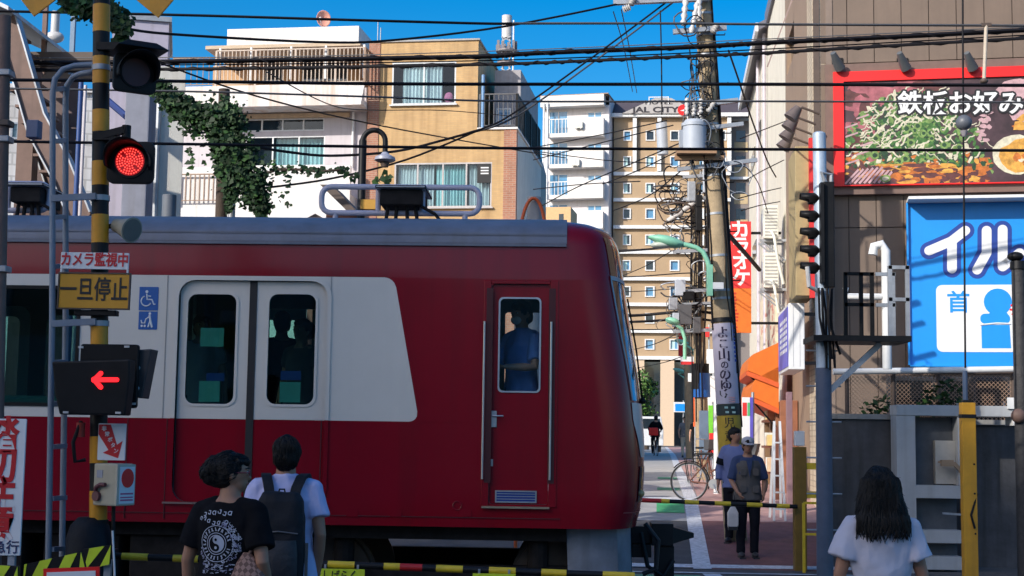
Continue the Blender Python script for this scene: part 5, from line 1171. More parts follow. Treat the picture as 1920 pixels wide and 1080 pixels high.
mb = MB(); mb.box(xc(1534, 440), xc(1540, 440), -.22, .22, bz[-1] - .2, bz[0] + .18); mb.build('backboard', G['black_metal'], sm)
for i, z in enumerate(bz):
    mb = MB(); L = xc(1533, 440) - xc(1500, 440); r = .082
    A, B = [], []
    for t in range(0, 15):
        an = rad(-60 + 300 * t / 14); y_, w_ = -r * math.cos(an + rad(-0)), r * math.sin(an)
        y_, w_ = r * math.cos(an), r * math.sin(an); A.append((xc(1534, 440), y_, z + w_)); B.append((xc(1534, 440) - L * (1 if w_ > -.02 else .55), y_ * .96, z + w_ * .94))
    mb.rings([A, B], False, False, close=False); hd = mb.build('lamp_hood', G['black_metal'], sm, smooth=60); hd.modifiers.new('s', 'SOLIDIFY').thickness = .006
    MB().cyl((xc(1537, 440), 0, z), (xc(1533, 440) - .004, 0, z), .06, n=16).build('lens', G['black_gloss'], hd)
pz1 = W(1615, 637, Y).z; xr = xc(1697, 636)
MB().box(-.18, xr, -.35, .45, pz1 - .04, pz1 + .03).build('platform', G['black_metal'], sm); MB().beam((.06, 0, W(1560, 735, Y).z), (xc(1650, 645), 0, pz1 - .05), .07, .07).build('brace', G['galv'], sm)
def cage(name, x0, x1, y_, m, xs):
    mb = MB(); z2 = W(1650, 507, Y).z; zm = W(1650, 566, Y).z
    for z in (z2, zm): mb.beam((x0, y_, z), (x1, y_, z), .05, .045)
    for x in xs: mb.box(x - .025, x + .025, y_ - .025, y_ + .025, pz1 + .03, z2 + .02)
    mb.build(name, m, sm)
cage('cage_rail', xc(1595, 566), xc(1652, 566), .42, G['black_metal'], [xc(p, 566) for p in (1597, 1627, 1648)]); cage('cage_rail', xc(1655, 566), xr - .02, -.33, G['galv'], [xc(p, 566) for p in (1658, 1690)]); cage('cage_rail', xc(1655, 566), xr - .02, .42, G['galv'], [xr - .05])
rn = random.Random(3); mb = MB()
for k in range(7):
    x = rn.uniform(-.09, .12); y_ = -.13 - rn.random() * .08; z0 = W(1550, 640, Y).z; z1 = W(1550, 540, Y).z
    mb.tube([(x, y_, z1 - .02), (x * .7 + rn.uniform(-.04, .04), y_ - .02, (z0 + z1) / 2 + rn.uniform(-.1, .1)), (x + rn.uniform(-.1, .1), y_, z0 - rn.uniform(0, .4))], .016, 6)
tag(mb.build('cable_bundle', G['cable'], sm), kind='stuff')
mb = MB(); mb.tube([(-.08, -.1, bz[-1] - .3), (-.2, -.16, bz[-1] - .25), (-.22, -.16, bz[-1] + .0)], .03, 8); mb.build('bracket', G['porcelain'], sm)
for k in range(6): z = .6 + k * .45; MB().tube([(-.22, 0, z), (.22, 0, z)], .012, 6).build('climbing_step', G['galv'], sm)
MB().tube([(xc(1545, 365), -.1, bz[0] + .2), (xc(1538, 350), -.12, bz[0] + .32), (xc(1556, 352), -.1, bz[0] + .3), (xc(1556, 362), -.08, bz[0] + .1)], .03, 8).build('cap_fitting', G['galv'], sm)
# white service pipe behind the cage
Y = 20.2; x = W(1662, 570, Y).x; mb = MB(); z1 = W(1660, 462, Y).z; z0 = W(1662, 692, Y).z
mb.tube([(x - .18, Y, z1 - .12), (x - .16, Y, z1 + .0), (x - .06, Y, z1 + .03), (x, Y, z1 - .06), (x, Y, z0)], .065, 12); mb.tube([(x, Y, W(1620, 556, Y).z), (W(1586, 553, Y).x, Y, W(1620, 556, Y).z), (W(1586, 553, Y).x, Y, W(1620, 540, Y).z)], .045, 10)
tag(mb.build('service_pipe', G['white_paint'], base=True, smooth=50), 'white bent service pipe rising behind the cage railing', 'pipe')
mb = MB(); mb.tube([(W(1562, 693, 20.6).x, 20.6, W(1562, 697, 20.6).z), (W(1912, 688, 20.6).x, 20.6, W(1912, 692, 20.6).z)], .045, 10); tag(mb.build('rail_pipe', G['white_paint'], base=True, smooth=50), 'long white horizontal pipe under the blue sign', 'pipe')
# chain-link fence on the retaining wall
Y = 20.75; x0, x1 = W(1584, 740, Y).x, W(1960, 740, Y).x; z0, z1 = W(1700, 795, Y).z, W(1700, 700, Y).z
cf = thing('chain_link_fence', 'rusty chain-link fence above the concrete wall', 'fence', (x0, Y, 0)); L = x1 - x0; mb = MB(); g = .06; H = z1 - z0
for k in range(int((L + H) / g)):
    for s_ in (1, -1):
        a = k * g - H; ua, ub = max(0, a), min(L, a + H)
        if ub <= ua: continue
        za, zb_ = (ua - a, ub - a) if s_ == 1 else (H - (ua - a), H - (ub - a)); mb.beam((ua, .004 * s_, z0 + za), (ub, .004 * s_, z0 + zb_), .007, .007)
tag(mb.build('wire_mesh', G['rust_rail'], cf, recalc=False), kind='stuff')
for px in (1588, 1675, 1760, 1811, 1900): x = W(px, 740, Y).x - x0; MB().cyl((x, 0, 0), (x, 0, z1 + .05), .03, n=10).build('post', G['brown_trim'], cf)
MB().beam((0, 0, z1 + .02), (L, 0, z1 + .02), .03, .03).build('top_rail', G['brown_trim'], cf)
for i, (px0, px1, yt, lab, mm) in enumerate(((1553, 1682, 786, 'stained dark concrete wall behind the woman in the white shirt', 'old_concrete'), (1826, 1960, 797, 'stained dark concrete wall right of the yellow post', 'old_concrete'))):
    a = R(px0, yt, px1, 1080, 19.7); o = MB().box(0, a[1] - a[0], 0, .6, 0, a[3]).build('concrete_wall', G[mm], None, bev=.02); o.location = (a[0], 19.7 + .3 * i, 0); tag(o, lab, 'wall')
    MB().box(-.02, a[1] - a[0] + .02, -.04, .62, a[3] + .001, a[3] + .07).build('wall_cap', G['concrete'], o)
# steel equipment frame
Y = 19.3; x0 = W(1681, 900, Y).x; eq = thing('equipment_frame', 'pale grey steel equipment cabinet frame with dark recesses', 'cabinet', (x0, Y, 0)); cx = lambda px: W(px, 900, Y).x - x0; cz = lambda py: W(1760, py, Y).z
gm = mat('cab_grey', (0.40, 0.41, 0.42), 0.5, var=.08, scale=4, streak=.4, dirt=(.24, .22, .2))
mb = MB(); mb.box(0, cx(1912), -.05, .35, cz(780), cz(760)); mb.build('top_beam', gm, eq, bev=.008)
mb = MB(); mb.box(0, cx(1716), -.04, .3, 0, cz(780) - .002); mb.box(cx(1716) + .001, cx(1801), -.04, .3, cz(934), cz(910)); mb.box(cx(1796), cx(1801), -.04, .3, cz(910) + .002, cz(780) - .002); mb.build('panel_frame', gm, eq)
for i, (ya, yb) in enumerate(((994, 1018), (1043, 1068), (1090, 1108))): MB().box(cx(1716) + .001, cx(1801), -.02, .3, max(.0, cz(yb)), cz(ya)).build('shelf', gm, eq)
MB().box(cx(1716), cx(1801), .22, .28, 0, cz(782)).build('back_panel', mat('cab_dark', (0.075, 0.08, 0.09), 0.6, var=.2), eq); MB().box(cx(1758), cx(1796), .10, .215, cz(908), cz(826)).build('inner_door', mat('inner_beige', (0.44, 0.41, 0.36), 0.5), eq, bev=.006)
mb = MB(); mb.box(cx(1762), cx(1785), -.10, -.045, cz(874), cz(862)); mb.beam((cx(1757), -.07, cz(866)), (cx(1790), -.07, cz(868)), .03, .03); mb.beam((cx(1786), -.07, cz(868)), (cx(1801), -.07, cz(884)), .05, .05); mb.build('latch_arm', mat('latch_rust', (0.36, 0.24, 0.15), 0.5, .4), eq)
mb = MB(); mb.beam((cx(1765), -.03, cz(962)), (cx(1800), -.03, cz(964)), .03, .025); mb.build('latch_arm', G['galv'], eq)
mb = MB(); mb.box(cx(1889), cx(1912), -.08, -.052, cz(765), cz(744)); mb.box(cx(1900), cx(1914), -.05, .3, cz(796), cz(780) - .002); mb.build('end_bracket', G['white_paint'], eq)
# weeds growing through the fence, leaves one by one
def leafball(mb, c, r, k, s, rn, flat=1.0):
    for _ in range(k):
        while True:
            p = Vector((rn.uniform(-1, 1), rn.uniform(-1, 1), rn.uniform(-1, 1)))
            if p.length < 1: break
        q = Vector(c) + Vector((p.x * r[0], p.y * r[1], p.z * r[2])); a = Vector((rn.uniform(-1, 1), rn.uniform(-1, 1), rn.uniform(-.6, .6))).normalized(); b = a.cross(Vector((rn.uniform(-1, 1), rn.uniform(-1, 1), rn.uniform(-1, 1)))).normalized(); l = s * rn.uniform(.6, 1.3)
        mb.add([q - a * l, q - a * l * .1 + b * l * .55, q + a * l, q - a * l * .1 - b * l * .55], [(0, 1, 2, 3)], rn.choice([0, 0, 1]))
rn = random.Random(15); mb = MB()
for px, py, r in ((1640, 772, .22), (1652, 758, .14), (1700, 780, .2), (1780, 735, .25), (1755, 745, .2), (1740, 770, .2)): p = W(px, py, 20.4); leafball(mb, p, (r, .15, r), 50, .05, rn)
o = mb.build('weeds', [G['leaf_dark'], G['leaf']], base=True, recalc=False); tag(o, 'dark weeds growing up through the chain-link fence', 'weeds', kind='stuff')
for i, (px0, px1, lab) in enumerate(((1676, 1752, 'dark box put in for the shade behind the fence, left of the weeds'), (1768, 1808, 'narrow dark box put in for the shade behind the fence, above the yellow post'), (1826, 1895, 'dark box put in for the shade behind the fence, right of the yellow post'))):  # near-black boxes stand in for the shade behind the fence
    a = R(px0, 706, px1, 800, 21.3); o = MB().box(0, a[1] - a[0], 0, .5, 0, a[3]).build('shade_box', mat('shade_dark%d' % i, (0.028, 0.028, 0.032), .6, var=.3, streak=.4, dirt=(.06, .05, .045)), None, bev=.015); o.location = (a[0], 21.3, 0); tag(o, lab, 'shade box')
    MB().box(.04, a[1] - a[0] - .04, -.018, -.002, a[2] + .1, a[3] - .06).build('door', G['black_metal'], o, bev=.004); MB().box(a[1] - a[0] - .12, a[1] - a[0] - .09, -.03, -.019, a[3] - .5, a[3] - .36).build('handle', G['galv'], o)  # invented door and handle on the shade box
# yellow barrier post with a hanging rope
Y = 17.7; x = W(1816, 900, Y).x; yp = thing('yellow_post', 'tall square yellow post in front of the grey cabinet frame', 'post', (x, Y, 0)); zt = W(1816, 755, Y).z
MB().box(-.082, .082, -.07, .07, 0, zt).build('shaft', mat('post_yellow', (0.62, 0.30, 0.015), 0.5, var=.1, streak=.4, dirt=(.2, .1, .02)), yp, bev=.008)
MB().box(-.087, .087, -.075, .075, W(1816, 784, Y).z, W(1816, 777, Y).z).build('band', G['band_black'], yp); MB().box(-.06, .06, -.05, .05, zt + .001, zt + .03).build('cap', G['band_black'], yp)
MB().cyl((-.02, 0, zt + .03), (-.02, 0, W(1812, 695, Y).z), .03, n=10).build('extension_tube', mat('tube_navy', (0.05, 0.08, 0.14), 0.4), yp)
MB().tube([(.086, -.05, W(1816, 925, Y).z), (.0, -.082, W(1816, 965, Y).z), (.04, -.09, W(1816, 990, Y).z)], .014, 6).build('rope', G['cable'], yp)
for py in (870, 925, 1000): MB().cyl((.05, -.07, W(1816, py, Y).z), (.05, -.08, W(1816, py, Y).z), .012, n=8).build('bolt', G['band_black'], yp)
# dark mast at the picture's right edge
Y = 14.9 + 3.2; x = W(1912, 650, Y).x; dm = thing('dark_mast', 'dark corroded mast with a hooded top at the right edge', 'mast', (x, Y, 0)); z1 = W(1912, 505, Y).z
MB().cyl((0, 0, 0), (0, 0, z1), .085, .08, n=16).build('shaft', mat('mast_dark', (0.035, 0.033, 0.034), 0.7, var=.4, scale=12, bump=.4), dm, smooth=50); MB().cyl((0, 0, z1), (0, 0, z1 + .1), .1, .09, n=14).ell((-.03, 0, z1 + .16), (.10, .1, .06)).build('hood', G['black_metal'], dm, smooth=50)
MB().ell((-.06, -.08, W(1912, 780, Y).z), (.09, .08, .09)).build('clamp', G['brown_steel'], dm, smooth=50)
# far crossing gate: machine, yellow guard, striped arm
Y = 19.2; x = W(1500, 900, Y).x; gm_ = thing('gate_machine', 'yellow gate machine with a box on the far side of the crossing', 'gate machine', (x, Y + .15, 0)); zz = lambda py: W(1500, py, Y).z
MB().box(-.06, .10, -.08, .10, 0, zz(838)).build('post', mat('gate_post', (0.20, 0.11, 0.010), 0.55, var=.2, streak=.5, dirt=(.12, .08, .02)), gm_, bev=.01)
MB().box(-.045, .075, -.09, .08, zz(836), zz(808)).build('control_box', G['sign_white'], gm_, bev=.01)
for py in (874, 928): MB().box(.101, .34, -.06, .06, zz(py + 6), zz(py - 6)).build('arm_bracket', G['gate_yellow'], gm_)
mb = MB()
for xx in (.02, .3): mb.beam((xx, -.3, 0), (xx, -.3, zz(942)), .035, .035)
for py in (942, 1000): mb.beam((.02, -.3, zz(py)), (.3, -.3, zz(py)), .03, .03)
mb.build('guard_rail', G['gate_yellow'], gm_)
def gatearm(nm, label, stops, Y, r, mats, yfun):
    """stops = [(px0, px1, colour)...]; one stripe part per colour band"""
    p0 = W(stops[0][0], yfun(stops[0][0]), Y); t = thing(nm, label, 'barrier', p0)
    for a, b, c in stops:
        q0, q1 = W(a, yfun(a), Y) - p0, W(b, yfun(b), Y) - p0; MB().cyl(q0, q1, r * (1.0 if c != 'k' else .93), n=14).build('stripe', mats[c], t, smooth=50)
    return t
GM = dict(k=G['band_black'], y=G['gate_yellow'], r=G['gate_red'])
gatearm('crossing_barrier', 'yellow and black crossing arm lowered on the far side', [(1495, 1480, 'k'), (1480, 1456, 'y'), (1456, 1429, 'k'), (1429, 1400, 'y'), (1400, 1370, 'k'), (1370, 1340, 'y'), (1340, 1310, 'k'), (1310, 1284, 'y'), (1284, 1255, 'k'), (1255, 1240, 'y'), (1240, 1200, 'r'), (1200, 1170, 'y'), (1170, 1140, 'k')], Y, .030, GM, lambda px: 938 + (px - 1210) * .042)
# ================================================================ POLES, LAMPS AND STREET BEYOND
YP = 22.0; b0 = W(1370, 850, YP); t0 = W(1315, -60, YP)
base = b0 + (b0 - t0) * ((b0.z - gz(YP)) / (t0.z - b0.z))
up = thing('utility_pole', 'thick concrete utility pole wrapped with signs on the right of the street', 'utility pole', base)
ax = (t0 - base); LP_ = ax.length; ax.normalize()
def PP(z): return ax * (z / ax.z)                         # point on the pole axis at a height above its foot
zpx = lambda py: W(1345, py, YP).z - base.z
rp_ = lambda z: .172 - .0042 * z
n_ = 14; zs = [LP_ * k / n_ for k in range(n_ + 1)]
MB().tube([ax * z for z in zs], [rp_(z) for z in zs], 24).build('shaft', G['pole_concrete'], up, smooth=50)
def band(py, h=.035, m='galv', e=.008): 
    z = zpx(py); MB().tube([PP(z - h / 2), PP(z + h / 2)], rp_(z) + e, 24).build('steel_band', G[m], up, smooth=40)
for py in (28, 68, 105, 200, 207, 235, 243, 330, 402, 480, 545, 560): band(py)
for k, py in enumerate(range(20, 600, 46)):
    z = zpx(py); s_ = 1 if k % 2 else -1; p = PP(z); MB().tube([p + Vector((0, 0, 0)), p + Vector((s_ * .30, -.02, .0)), p + Vector((s_ * .30, -.02, .03))], .010, 6).build('climbing_step', G['black_metal'], up)
def hug(px, ya, yb, r, seed, off=-.02, m='cable'):
    rn = random.Random(seed); z0, z1 = zpx(yb), zpx(ya); pts = []
    a = px
    for k in range(9):
        z = z0 + (z1 - z0) * k / 8; an = a + rn.uniform(-.12, .12); q = rp_(z) + r + .004; pts.append(PP(z) + Vector((q * math.sin(an), -q * math.cos(an), 0)))
    MB().tube(pts, r, 8).build('riser_cable', G[m], up, smooth=60)
for i, (a, ya, yb, r) in enumerate(((.9, -40, 640, .014), (1.2, 60, 700, .011), (.55, 300, 640, .009), (1.45, 240, 800, .018), (-1.1, 330, 620, .014), (-.9, 300, 560, .01), (.2, 90, 210, .008))): hug(a, ya, yb, r, i)
def loop(p, rx, rz, r, seed, m='cable', parent=up, name='cable_loop'):
    rn = random.Random(seed); pts = []; a0 = rn.random() * 6; dy = rn.uniform(-.1, .1)
    for k in range(15):
        t = a0 + k / 14 * rn.uniform(4.6, 5.4) if k == 0 else a0 + k / 14 * 5; pts.append(Vector(p) + Vector((rx * math.cos(t) * (1 + .15 * math.sin(3 * t)), dy * math.sin(t), rz * math.sin(t))))
    MB().tube(pts, r, 6).build(name, G[m], parent, smooth=60)
def rel(px, py, Y=YP - .3): return W(px, py, Y) - base
rn = random.Random(12)
for k in range(30):
    px, py = rn.choice([(1292, 40), (1300, 70), (1310, 150), (1322, 120), (1305, 210), (1318, 200), (1330, 190), (1325, 240), (1335, 300), (1372, 330), (1382, 350)]); loop(rel(px + rn.uniform(-14, 14), py + rn.uniform(-20, 20)), rn.uniform(.06, .22), rn.uniform(.06, .25), rn.choice([.007, .009, .012]), 100 + k, rn.choice(['cable', 'cable', 'wire_grey', 'galv']))
for k in range(16):
    px, py = rn.uniform(1284, 1318), rn.uniform(85, 225); MB().tube([rel(px, py), rel(px + rn.uniform(-12, 12), py + 45), rel(px + rn.uniform(-10, 20), py + 100)], .010, 6).build('drop_cable', G[rn.choice(['cable', 'wire_grey'])], up, smooth=60)
def insul(px, py, h, r, parent=up, Y=YP - .3, tilt=0):
    p = rel(px, py, Y); rs = []; d = Vector((math.sin(tilt), 0, math.cos(tilt)))
    pts = []; rr = []
    for k in range(9): pts.append(p + d * (h * k / 8)); rr.append(r if k % 2 else r * .55)
    MB().tube(pts, rr, 12).build('insulator', G['porcelain'], parent, smooth=60)
for px, py, h, r, t in ((1281, 48, .42, .055, .1), (1296, 62, .5, .05, .2), (1311, 40, .35, .05, 0), (1336, 62, .16, .06, .5), (1288, 215, .26, .04, 0), (1300, 218, .24, .04, .1), (1314, 214, .24, .04, 0), (1327, 210, .2, .05, .6), (1168, 18, .12, .06, 1.2), (1182, 10, .14, .06, .4)): insul(px, py, h, r, tilt=t)
# cross-arms
for (x0, y0, x1, y1, w) in ((1150, 4, 1330, -4, .09), (1262, 60, 1362, 52, .07), (1284, 200, 1384, 188, .07), (1270, 318, 1420, 300, .06), (1330, 240, 1394, 232, .06)): MB().beam(rel(x0, y0, YP - .22), rel(x1, y1, YP - .22), w, w).build('cross_arm', G['galv'], up)
# sign sleeves round the shaft
def sleeve(name, ya, yb, e, m, parent):
    z0, z1 = zpx(yb), zpx(ya); return MB().tube([PP(z0), PP(z1)], [rp_(z0) + e, rp_(z1) + e], 28).build(name, m, parent, smooth=40)
def wraptext(s, size, m, parent, py, e, dx=0, bold=.02, sx=1.0, rot=0):
    z = zpx(py); r = rp_(z) + e; o = txt(s, size, 'lettering', m, parent, (0, 0, 0), bold=bold, sx=sx, rot=(0, 0, 0), ext=.0)
    for v in o.data.vertices:
        x, w = v.co.x, v.co.y
        if rot: x, w = -w * rot, x * rot
        an = (x + dx) / r; q = PP(z + w); v.co = (q.x + r * math.sin(an), q.y - r * math.cos(an), z + w)
    return o
ps = thing('pole_sign', 'white wrap-round advertising sign on the thick utility pole', 'sign', base); sleeve('sleeve', 607, 757, .014, mat('sleeve_lilac', (0.52, 0.47, 0.56), 0.5, var=.05), ps)
for ch, py, sz in (('よ', 626, .19), ('こ', 647, .17), ('山', 668, .20), ('の', 686, .13), ('の', 704, .19), ('ゆ', 725, .20)): wraptext(ch, sz, dkp if 0 else mat('ink_violet%d' % py, (0.03, 0.015, 0.05), 0.5), ps, py, .0165, dx=-.03, bold=.03)
wraptext('↳', .16, G['ink'], ps, 742, .0165, dx=-.07)
rn = random.Random(2)
for k in range(9):
    z = zpx(612 + k * 8); r = rp_(z) + .0165; q = PP(z); an = .16 / r; MB().box(q.x + r * math.sin(an) - .018, q.x + r * math.sin(an) + .018, q.y - r * math.cos(an) - .004, q.y - r * math.cos(an) + .012, z - .02, z + .02).build('small_marking', G['deep_blue'], ps)
for k in range(3): z = zpx(745 + k * 4); r = rp_(z) + .0165; q = PP(z); MB().box(q.x + .0, q.x + .1, q.y - r - .001, q.y - r + .02, z - .01, z + .005).build('small_marking', G['pink_paint'], ps)
gp_ = thing('pole_sign', 'small dark green plate sleeve between the white and yellow pole signs', 'sign', base); sleeve('sleeve', 758, 778, .016, mat('plate_green', (0.02, 0.035, 0.035), 0.5), gp_)
for k, (dx, dz_) in enumerate(((-.07, .03), (.03, .03), (-.06, -.04), (.04, -.04))): z = zpx(768) + dz_; r = rp_(z) + .0165; q = PP(z); MB().box(q.x + dx, q.x + dx + .05, q.y - r - .004, q.y - r + .02, z - .015, z + .015).build('small_marking', mat('mint%d' % k, (.4, .6, .55), .5), gp_)
ys = thing('pole_sign', 'yellow wrap-round warning sign low on the thick utility pole', 'sign', base); sleeve('sleeve', 779, 866, .018, mat('sleeve_yellow', (0.50, 0.33, 0.03), 0.5), ys)
for ch, py in (('児', 794), ('童', 819)): wraptext(ch, .17, G['ink'], ys, py, .0205, dx=-.01, bold=.01)
MB().tube([PP(zpx(604)), PP(zpx(596))], [.185, .165], 24).build('sleeve_cap', G['black_metal'], ps, smooth=40)
# transformer on its platform
tf = thing('transformer', 'pale grey drum transformer hung on the thick utility pole', 'transformer', W(1302, 290, YP - .25)); q = W(1302, 290, YP - .25); T = lambda px, py: W(px, py, YP - .25) - q
r = (T(1325, 260).x - T(1279, 260).x) / 2; cx = (T(1325, 260).x + T(1279, 260).x) / 2; h = T(1300, 238).z
MB().cyl((cx, 0, .04), (cx, 0, h), r, n=28).build('tank', G['transformer_grey'], tf, smooth=40); MB().cyl((cx, 0, h + .001), (cx, 0, h + .05), r * 1.07, n=28).cyl((cx, 0, h + .05), (cx, 0, h + .10), r * .95, r * .8, n=28).build('lid', G['transformer_grey'], tf, smooth=40)
for k in range(9):
    an = -2.6 + k * .16; MB().box(-.012, .012, -.05, .0, .1, h - .06).build('cooling_fin', G['transformer_grey'], tf).matrix_local = Matrix.Translation((cx + r * math.sin(an), -r * math.cos(an), 0)) @ Matrix.Rotation(an, 4, 'Z')
for s_ in (-.08, .02, .1): MB().tube([(cx + s_, 0, h + .1), (cx + s_, 0, h + .16), (cx + s_, 0, h + .2), (cx + s_, 0, h + .26)], [.03, .045, .03, .02], 10).build('bushing', G['porcelain'], tf, smooth=50)
MB().box(cx - r * 1.5, cx + r * 1.7, -r * 1.2, r * 1.2, -.02, .035).box(cx - r * 1.6, cx + r * 2.4, -.06, .06, -.09, -.021).build('platform', mat('timber_tan', (0.34, 0.20, 0.11), 0.7), tf)
# main green street lamp
YL = YP - .35; gl = thing('street_lamp', 'large mint green street lamp arm on the thick utility pole', 'street lamp', W(1331, 540, YL)); q = W(1331, 540, YL); T = lambda px, py: W(px, py, YL) - q
MB().tube([T(1331, 540), T(1330, 505), T(1327, 490), T(1318, 472), T(1305, 464), T(1290, 460), T(1276, 457)], .038, 12).build('arm', G['lamp_green'], gl, smooth=60)
pts = [T(1279, 459), T(1268, 457), T(1250, 452), T(1232, 447), T(1216, 444)]; rs = []
for p, (a, b) in zip(pts, ((.05, .045), (.10, .075), (.13, .085), (.11, .06), (.03, .02))): rs.append([p + Vector((.02 * math.sin(t * .3927), a * math.cos(t * .3927) * 1.1, b * math.sin(t * .3927))) for t in range(16)])
MB().rings(rs).build('lamp_head', G['lamp_green'], gl, smooth=60); p = T(1240, 456); MB().ell(p + Vector((0, 0, -.03)), (.17, .1, .055), m=0).build('lamp_glass', mat('lamp_lens', (0.45, 0.48, 0.42), 0.25), gl, smooth=60)
MB().box(-.04, .04, -.05, .12, -.12, .35).build('bracket', G['lamp_green'], gl); a = T(1336, 536); MB().box(a.x, a.x + .16, -.05, -.03, a.z - .05, a.z + .05).build('label_plate', G['sign_white'], gl)
# second and third poles down the street
def pole(label, px0, py0, px1, py1, Y, r0, r1):
    b = W(px0, py0, Y); t = W(px1, py1, Y); o = b + (b - t) * ((b.z - gz(Y)) / (t.z - b.z)); p = thing('utility_pole', label, 'utility pole', o, group=None)
    MB().cyl((0, 0, 0), t - o, r0, r1, n=20).build('shaft', G['pole_concrete'], p, smooth=50); return p, o
p2, o2 = pole('slimmer second utility pole just left of the thick one, hung with cable boxes', 1318, 860, 1300, 250, 36, .17, .13)
p3, o3 = pole('distant utility pole between the hotel column and the second pole', 1293, 820, 1286, 560, 58, .17, .14)
rel2 = lambda px, py, Y=35.6: W(px, py, Y) - o2
for py in (330, 372, 470, 545, 570, 620): z = (W(1310, py, 36) - o2).z; MB().beam(rel2(1262 if py > 400 else 1280, py + 2), rel2(1345, py - 2), .08, .08).build('cross_arm', G['galv'], p2)
rn = random.Random(31)
for k in range(62):
    px, py = rn.choice([(1302, 345), (1300, 400), (1275, 400), (1262, 375), (1262, 430), (1300, 450), (1275, 550), (1285, 575), (1270, 590), (1296, 560), (1310, 520), (1280, 610), (1318, 480), (1265, 350)]); loop(rel2(px + rn.uniform(-16, 16), py + rn.uniform(-26, 26)), rn.uniform(.08, .40), rn.uniform(.06, .32), rn.choice([.010, .013, .018, .022]), 300 + k, rn.choice(['cable', 'cable', 'wire_grey', 'galv', 'brown_trim']), p2)
for k, (px, py, w, h) in enumerate(((1268, 600, .20, .34), (1284, 590, .34, .5), (1262, 570, .22, .3), (1290, 555, .3, .22), (1275, 540, .26, .4), (1306, 610, .2, .4), (1296, 360, .2, .5), (1310, 400, .16, .9), (1322, 340, .12, .6))):
    p = rel2(px, py); MB().box(p.x - w / 2, p.x + w / 2, p.y - .12, p.y + .1, p.z - h / 2, p.z + h / 2).build('junction_box', G[['transformer_grey', 'wire_grey', 'galv', 'black_metal'][k % 4]], p2, bev=.02)
MB().tube([rel2(1252, 415), rel2(1280, 395), rel2(1318, 368)], .07, 10).build('cable_closure', G['porcelain'], p2, smooth=50); MB().cyl(rel2(1240, 230), rel2(1243, 290), .14, n=14).build('upper_drum', G['transformer_grey'], p2, smooth=50)
for k in range(10):
    px = rn.uniform(1292, 1322); MB().tube([rel2(px, rn.uniform(300, 420)), rel2(px + rn.uniform(-8, 8), 520), rel2(px + rn.uniform(-8, 8), rn.uniform(600, 800))], .018, 6).build('riser_cable', G['cable'], p2, smooth=60)
z = rel2(1315, 690); MB().tube([(z.x * 0 + (W(1313, 690, 36) - o2).x, 0, (W(1313, 730, 36) - o2).z), ((W(1313, 690, 36) - o2).x, 0, (W(1313, 682, 36) - o2).z)], .22, 18).build('black_sleeve', G['black_metal'], p2, smooth=40)
z = W(1316, 700, 36) - o2; MB().tube([((W(1315, 715, 36) - o2).x, 0, (W(1316, 745, 36) - o2).z), ((W(1314, 715, 36) - o2).x, 0, (W(1316, 700, 36) - o2).z)], .225, 18).build('blue_sleeve', G['sign_blue'], p2, smooth=40)
for i, (px0, px1, py, Y) in enumerate(((1247, 1284, 604, 35.5), (1264, 1304, 643, 57.5), (1261, 1290, 697, 70))):
    q = W(px1, py + 18, Y); g = thing('street_lamp', ['mint green street lamp on the second utility pole', 'smaller mint green street lamp lower down the far street', 'farthest tiny green street lamp beside the hotel columns'][i], 'street lamp', q); T = lambda a, b: W(a, b, Y) - q
    MB().tube([T(px1, py + 70), T(px1, py + 30), T(px1 - 6, py + 12), T(px1 - 18, py + 4), T(px0 + 26, py)], .045, 8).build('arm', G['lamp_green'], g, smooth=60); p = T(px0 + 14, py - 2); L = (T(px0 + 28, py) - T(px0, py)).x / 2; MB().ell((0, 0, 0), (L, .14, .09), M=None).build('lamp_head', G['lamp_green'], g, smooth=60).matrix_local = Matrix.Translation(p) @ Matrix.Rotation(rad(14), 4, 'Y')
# shop signs, flags and odds and ends of the far street
def board(name, label, cat, px0, py0, px1, py1, Y, m, ang=0, th=.1, pole_to=None):
    a = R(px0, py0, px1, py1, Y); o = thing(name, label, cat, ((a[0] + a[1]) / 2, Y, gz(Y)), rad(ang)); w = (a[1] - a[0]) / 2; g = gz(Y)
    MB().box(-w, w, -th / 2, th / 2, a[2] - g, a[3] - g).build('board', m, o, bev=.01)
    if pole_to is not None: MB().cyl((w * pole_to, th / 2 + .03, 0), (w * pole_to, th / 2 + .03, a[3] - g + .1), .03, n=8).build('pole', G['galv'], o)
    return o, a, w, g
board('shop_sign', 'red vertical shop sign hanging beside the second utility pole', 'sign', 1272, 622, 1292, 668, 60, G['banner_red'], pole_to=1)
o, a, w, g = board('shop_sign', 'white shop sign with red edges below the red vertical one', 'sign', 1276, 669, 1312, 684, 55, G['sign_white'], pole_to=1); MB().box(-w, w, -.056, -.051, a[2] - g, a[2] - g + .12).build('stripe', G['banner_red'], o)
board('shop_sign', 'white and red shop sign behind the thick pole', 'sign', 1325, 655, 1344, 700, 44, G['sign_white'], pole_to=1)
board('shop_sign', 'small red sign high beside the second pole', 'sign', 1320, 614, 1330, 632, 45, G['banner_red'], pole_to=1)
board('shop_sign', 'tall white shop board seen low behind the thick pole', 'sign', 1327, 705, 1349, 780, 42, G['sign_white'], pole_to=0)
board('flag', 'bright green upright flag on the far pavement', 'flag', 1328, 760, 1337, 815, 39, mat('flag_green', (0.16, 0.55, 0.04), 0.7), pole_to=1, th=.02)
board('flag', 'orange red upright flag on a dark base on the far pavement', 'flag', 1300, 690, 1310, 800, 48, mat('flag_orange', (0.75, 0.12, 0.03), 0.7), pole_to=1, th=.02)
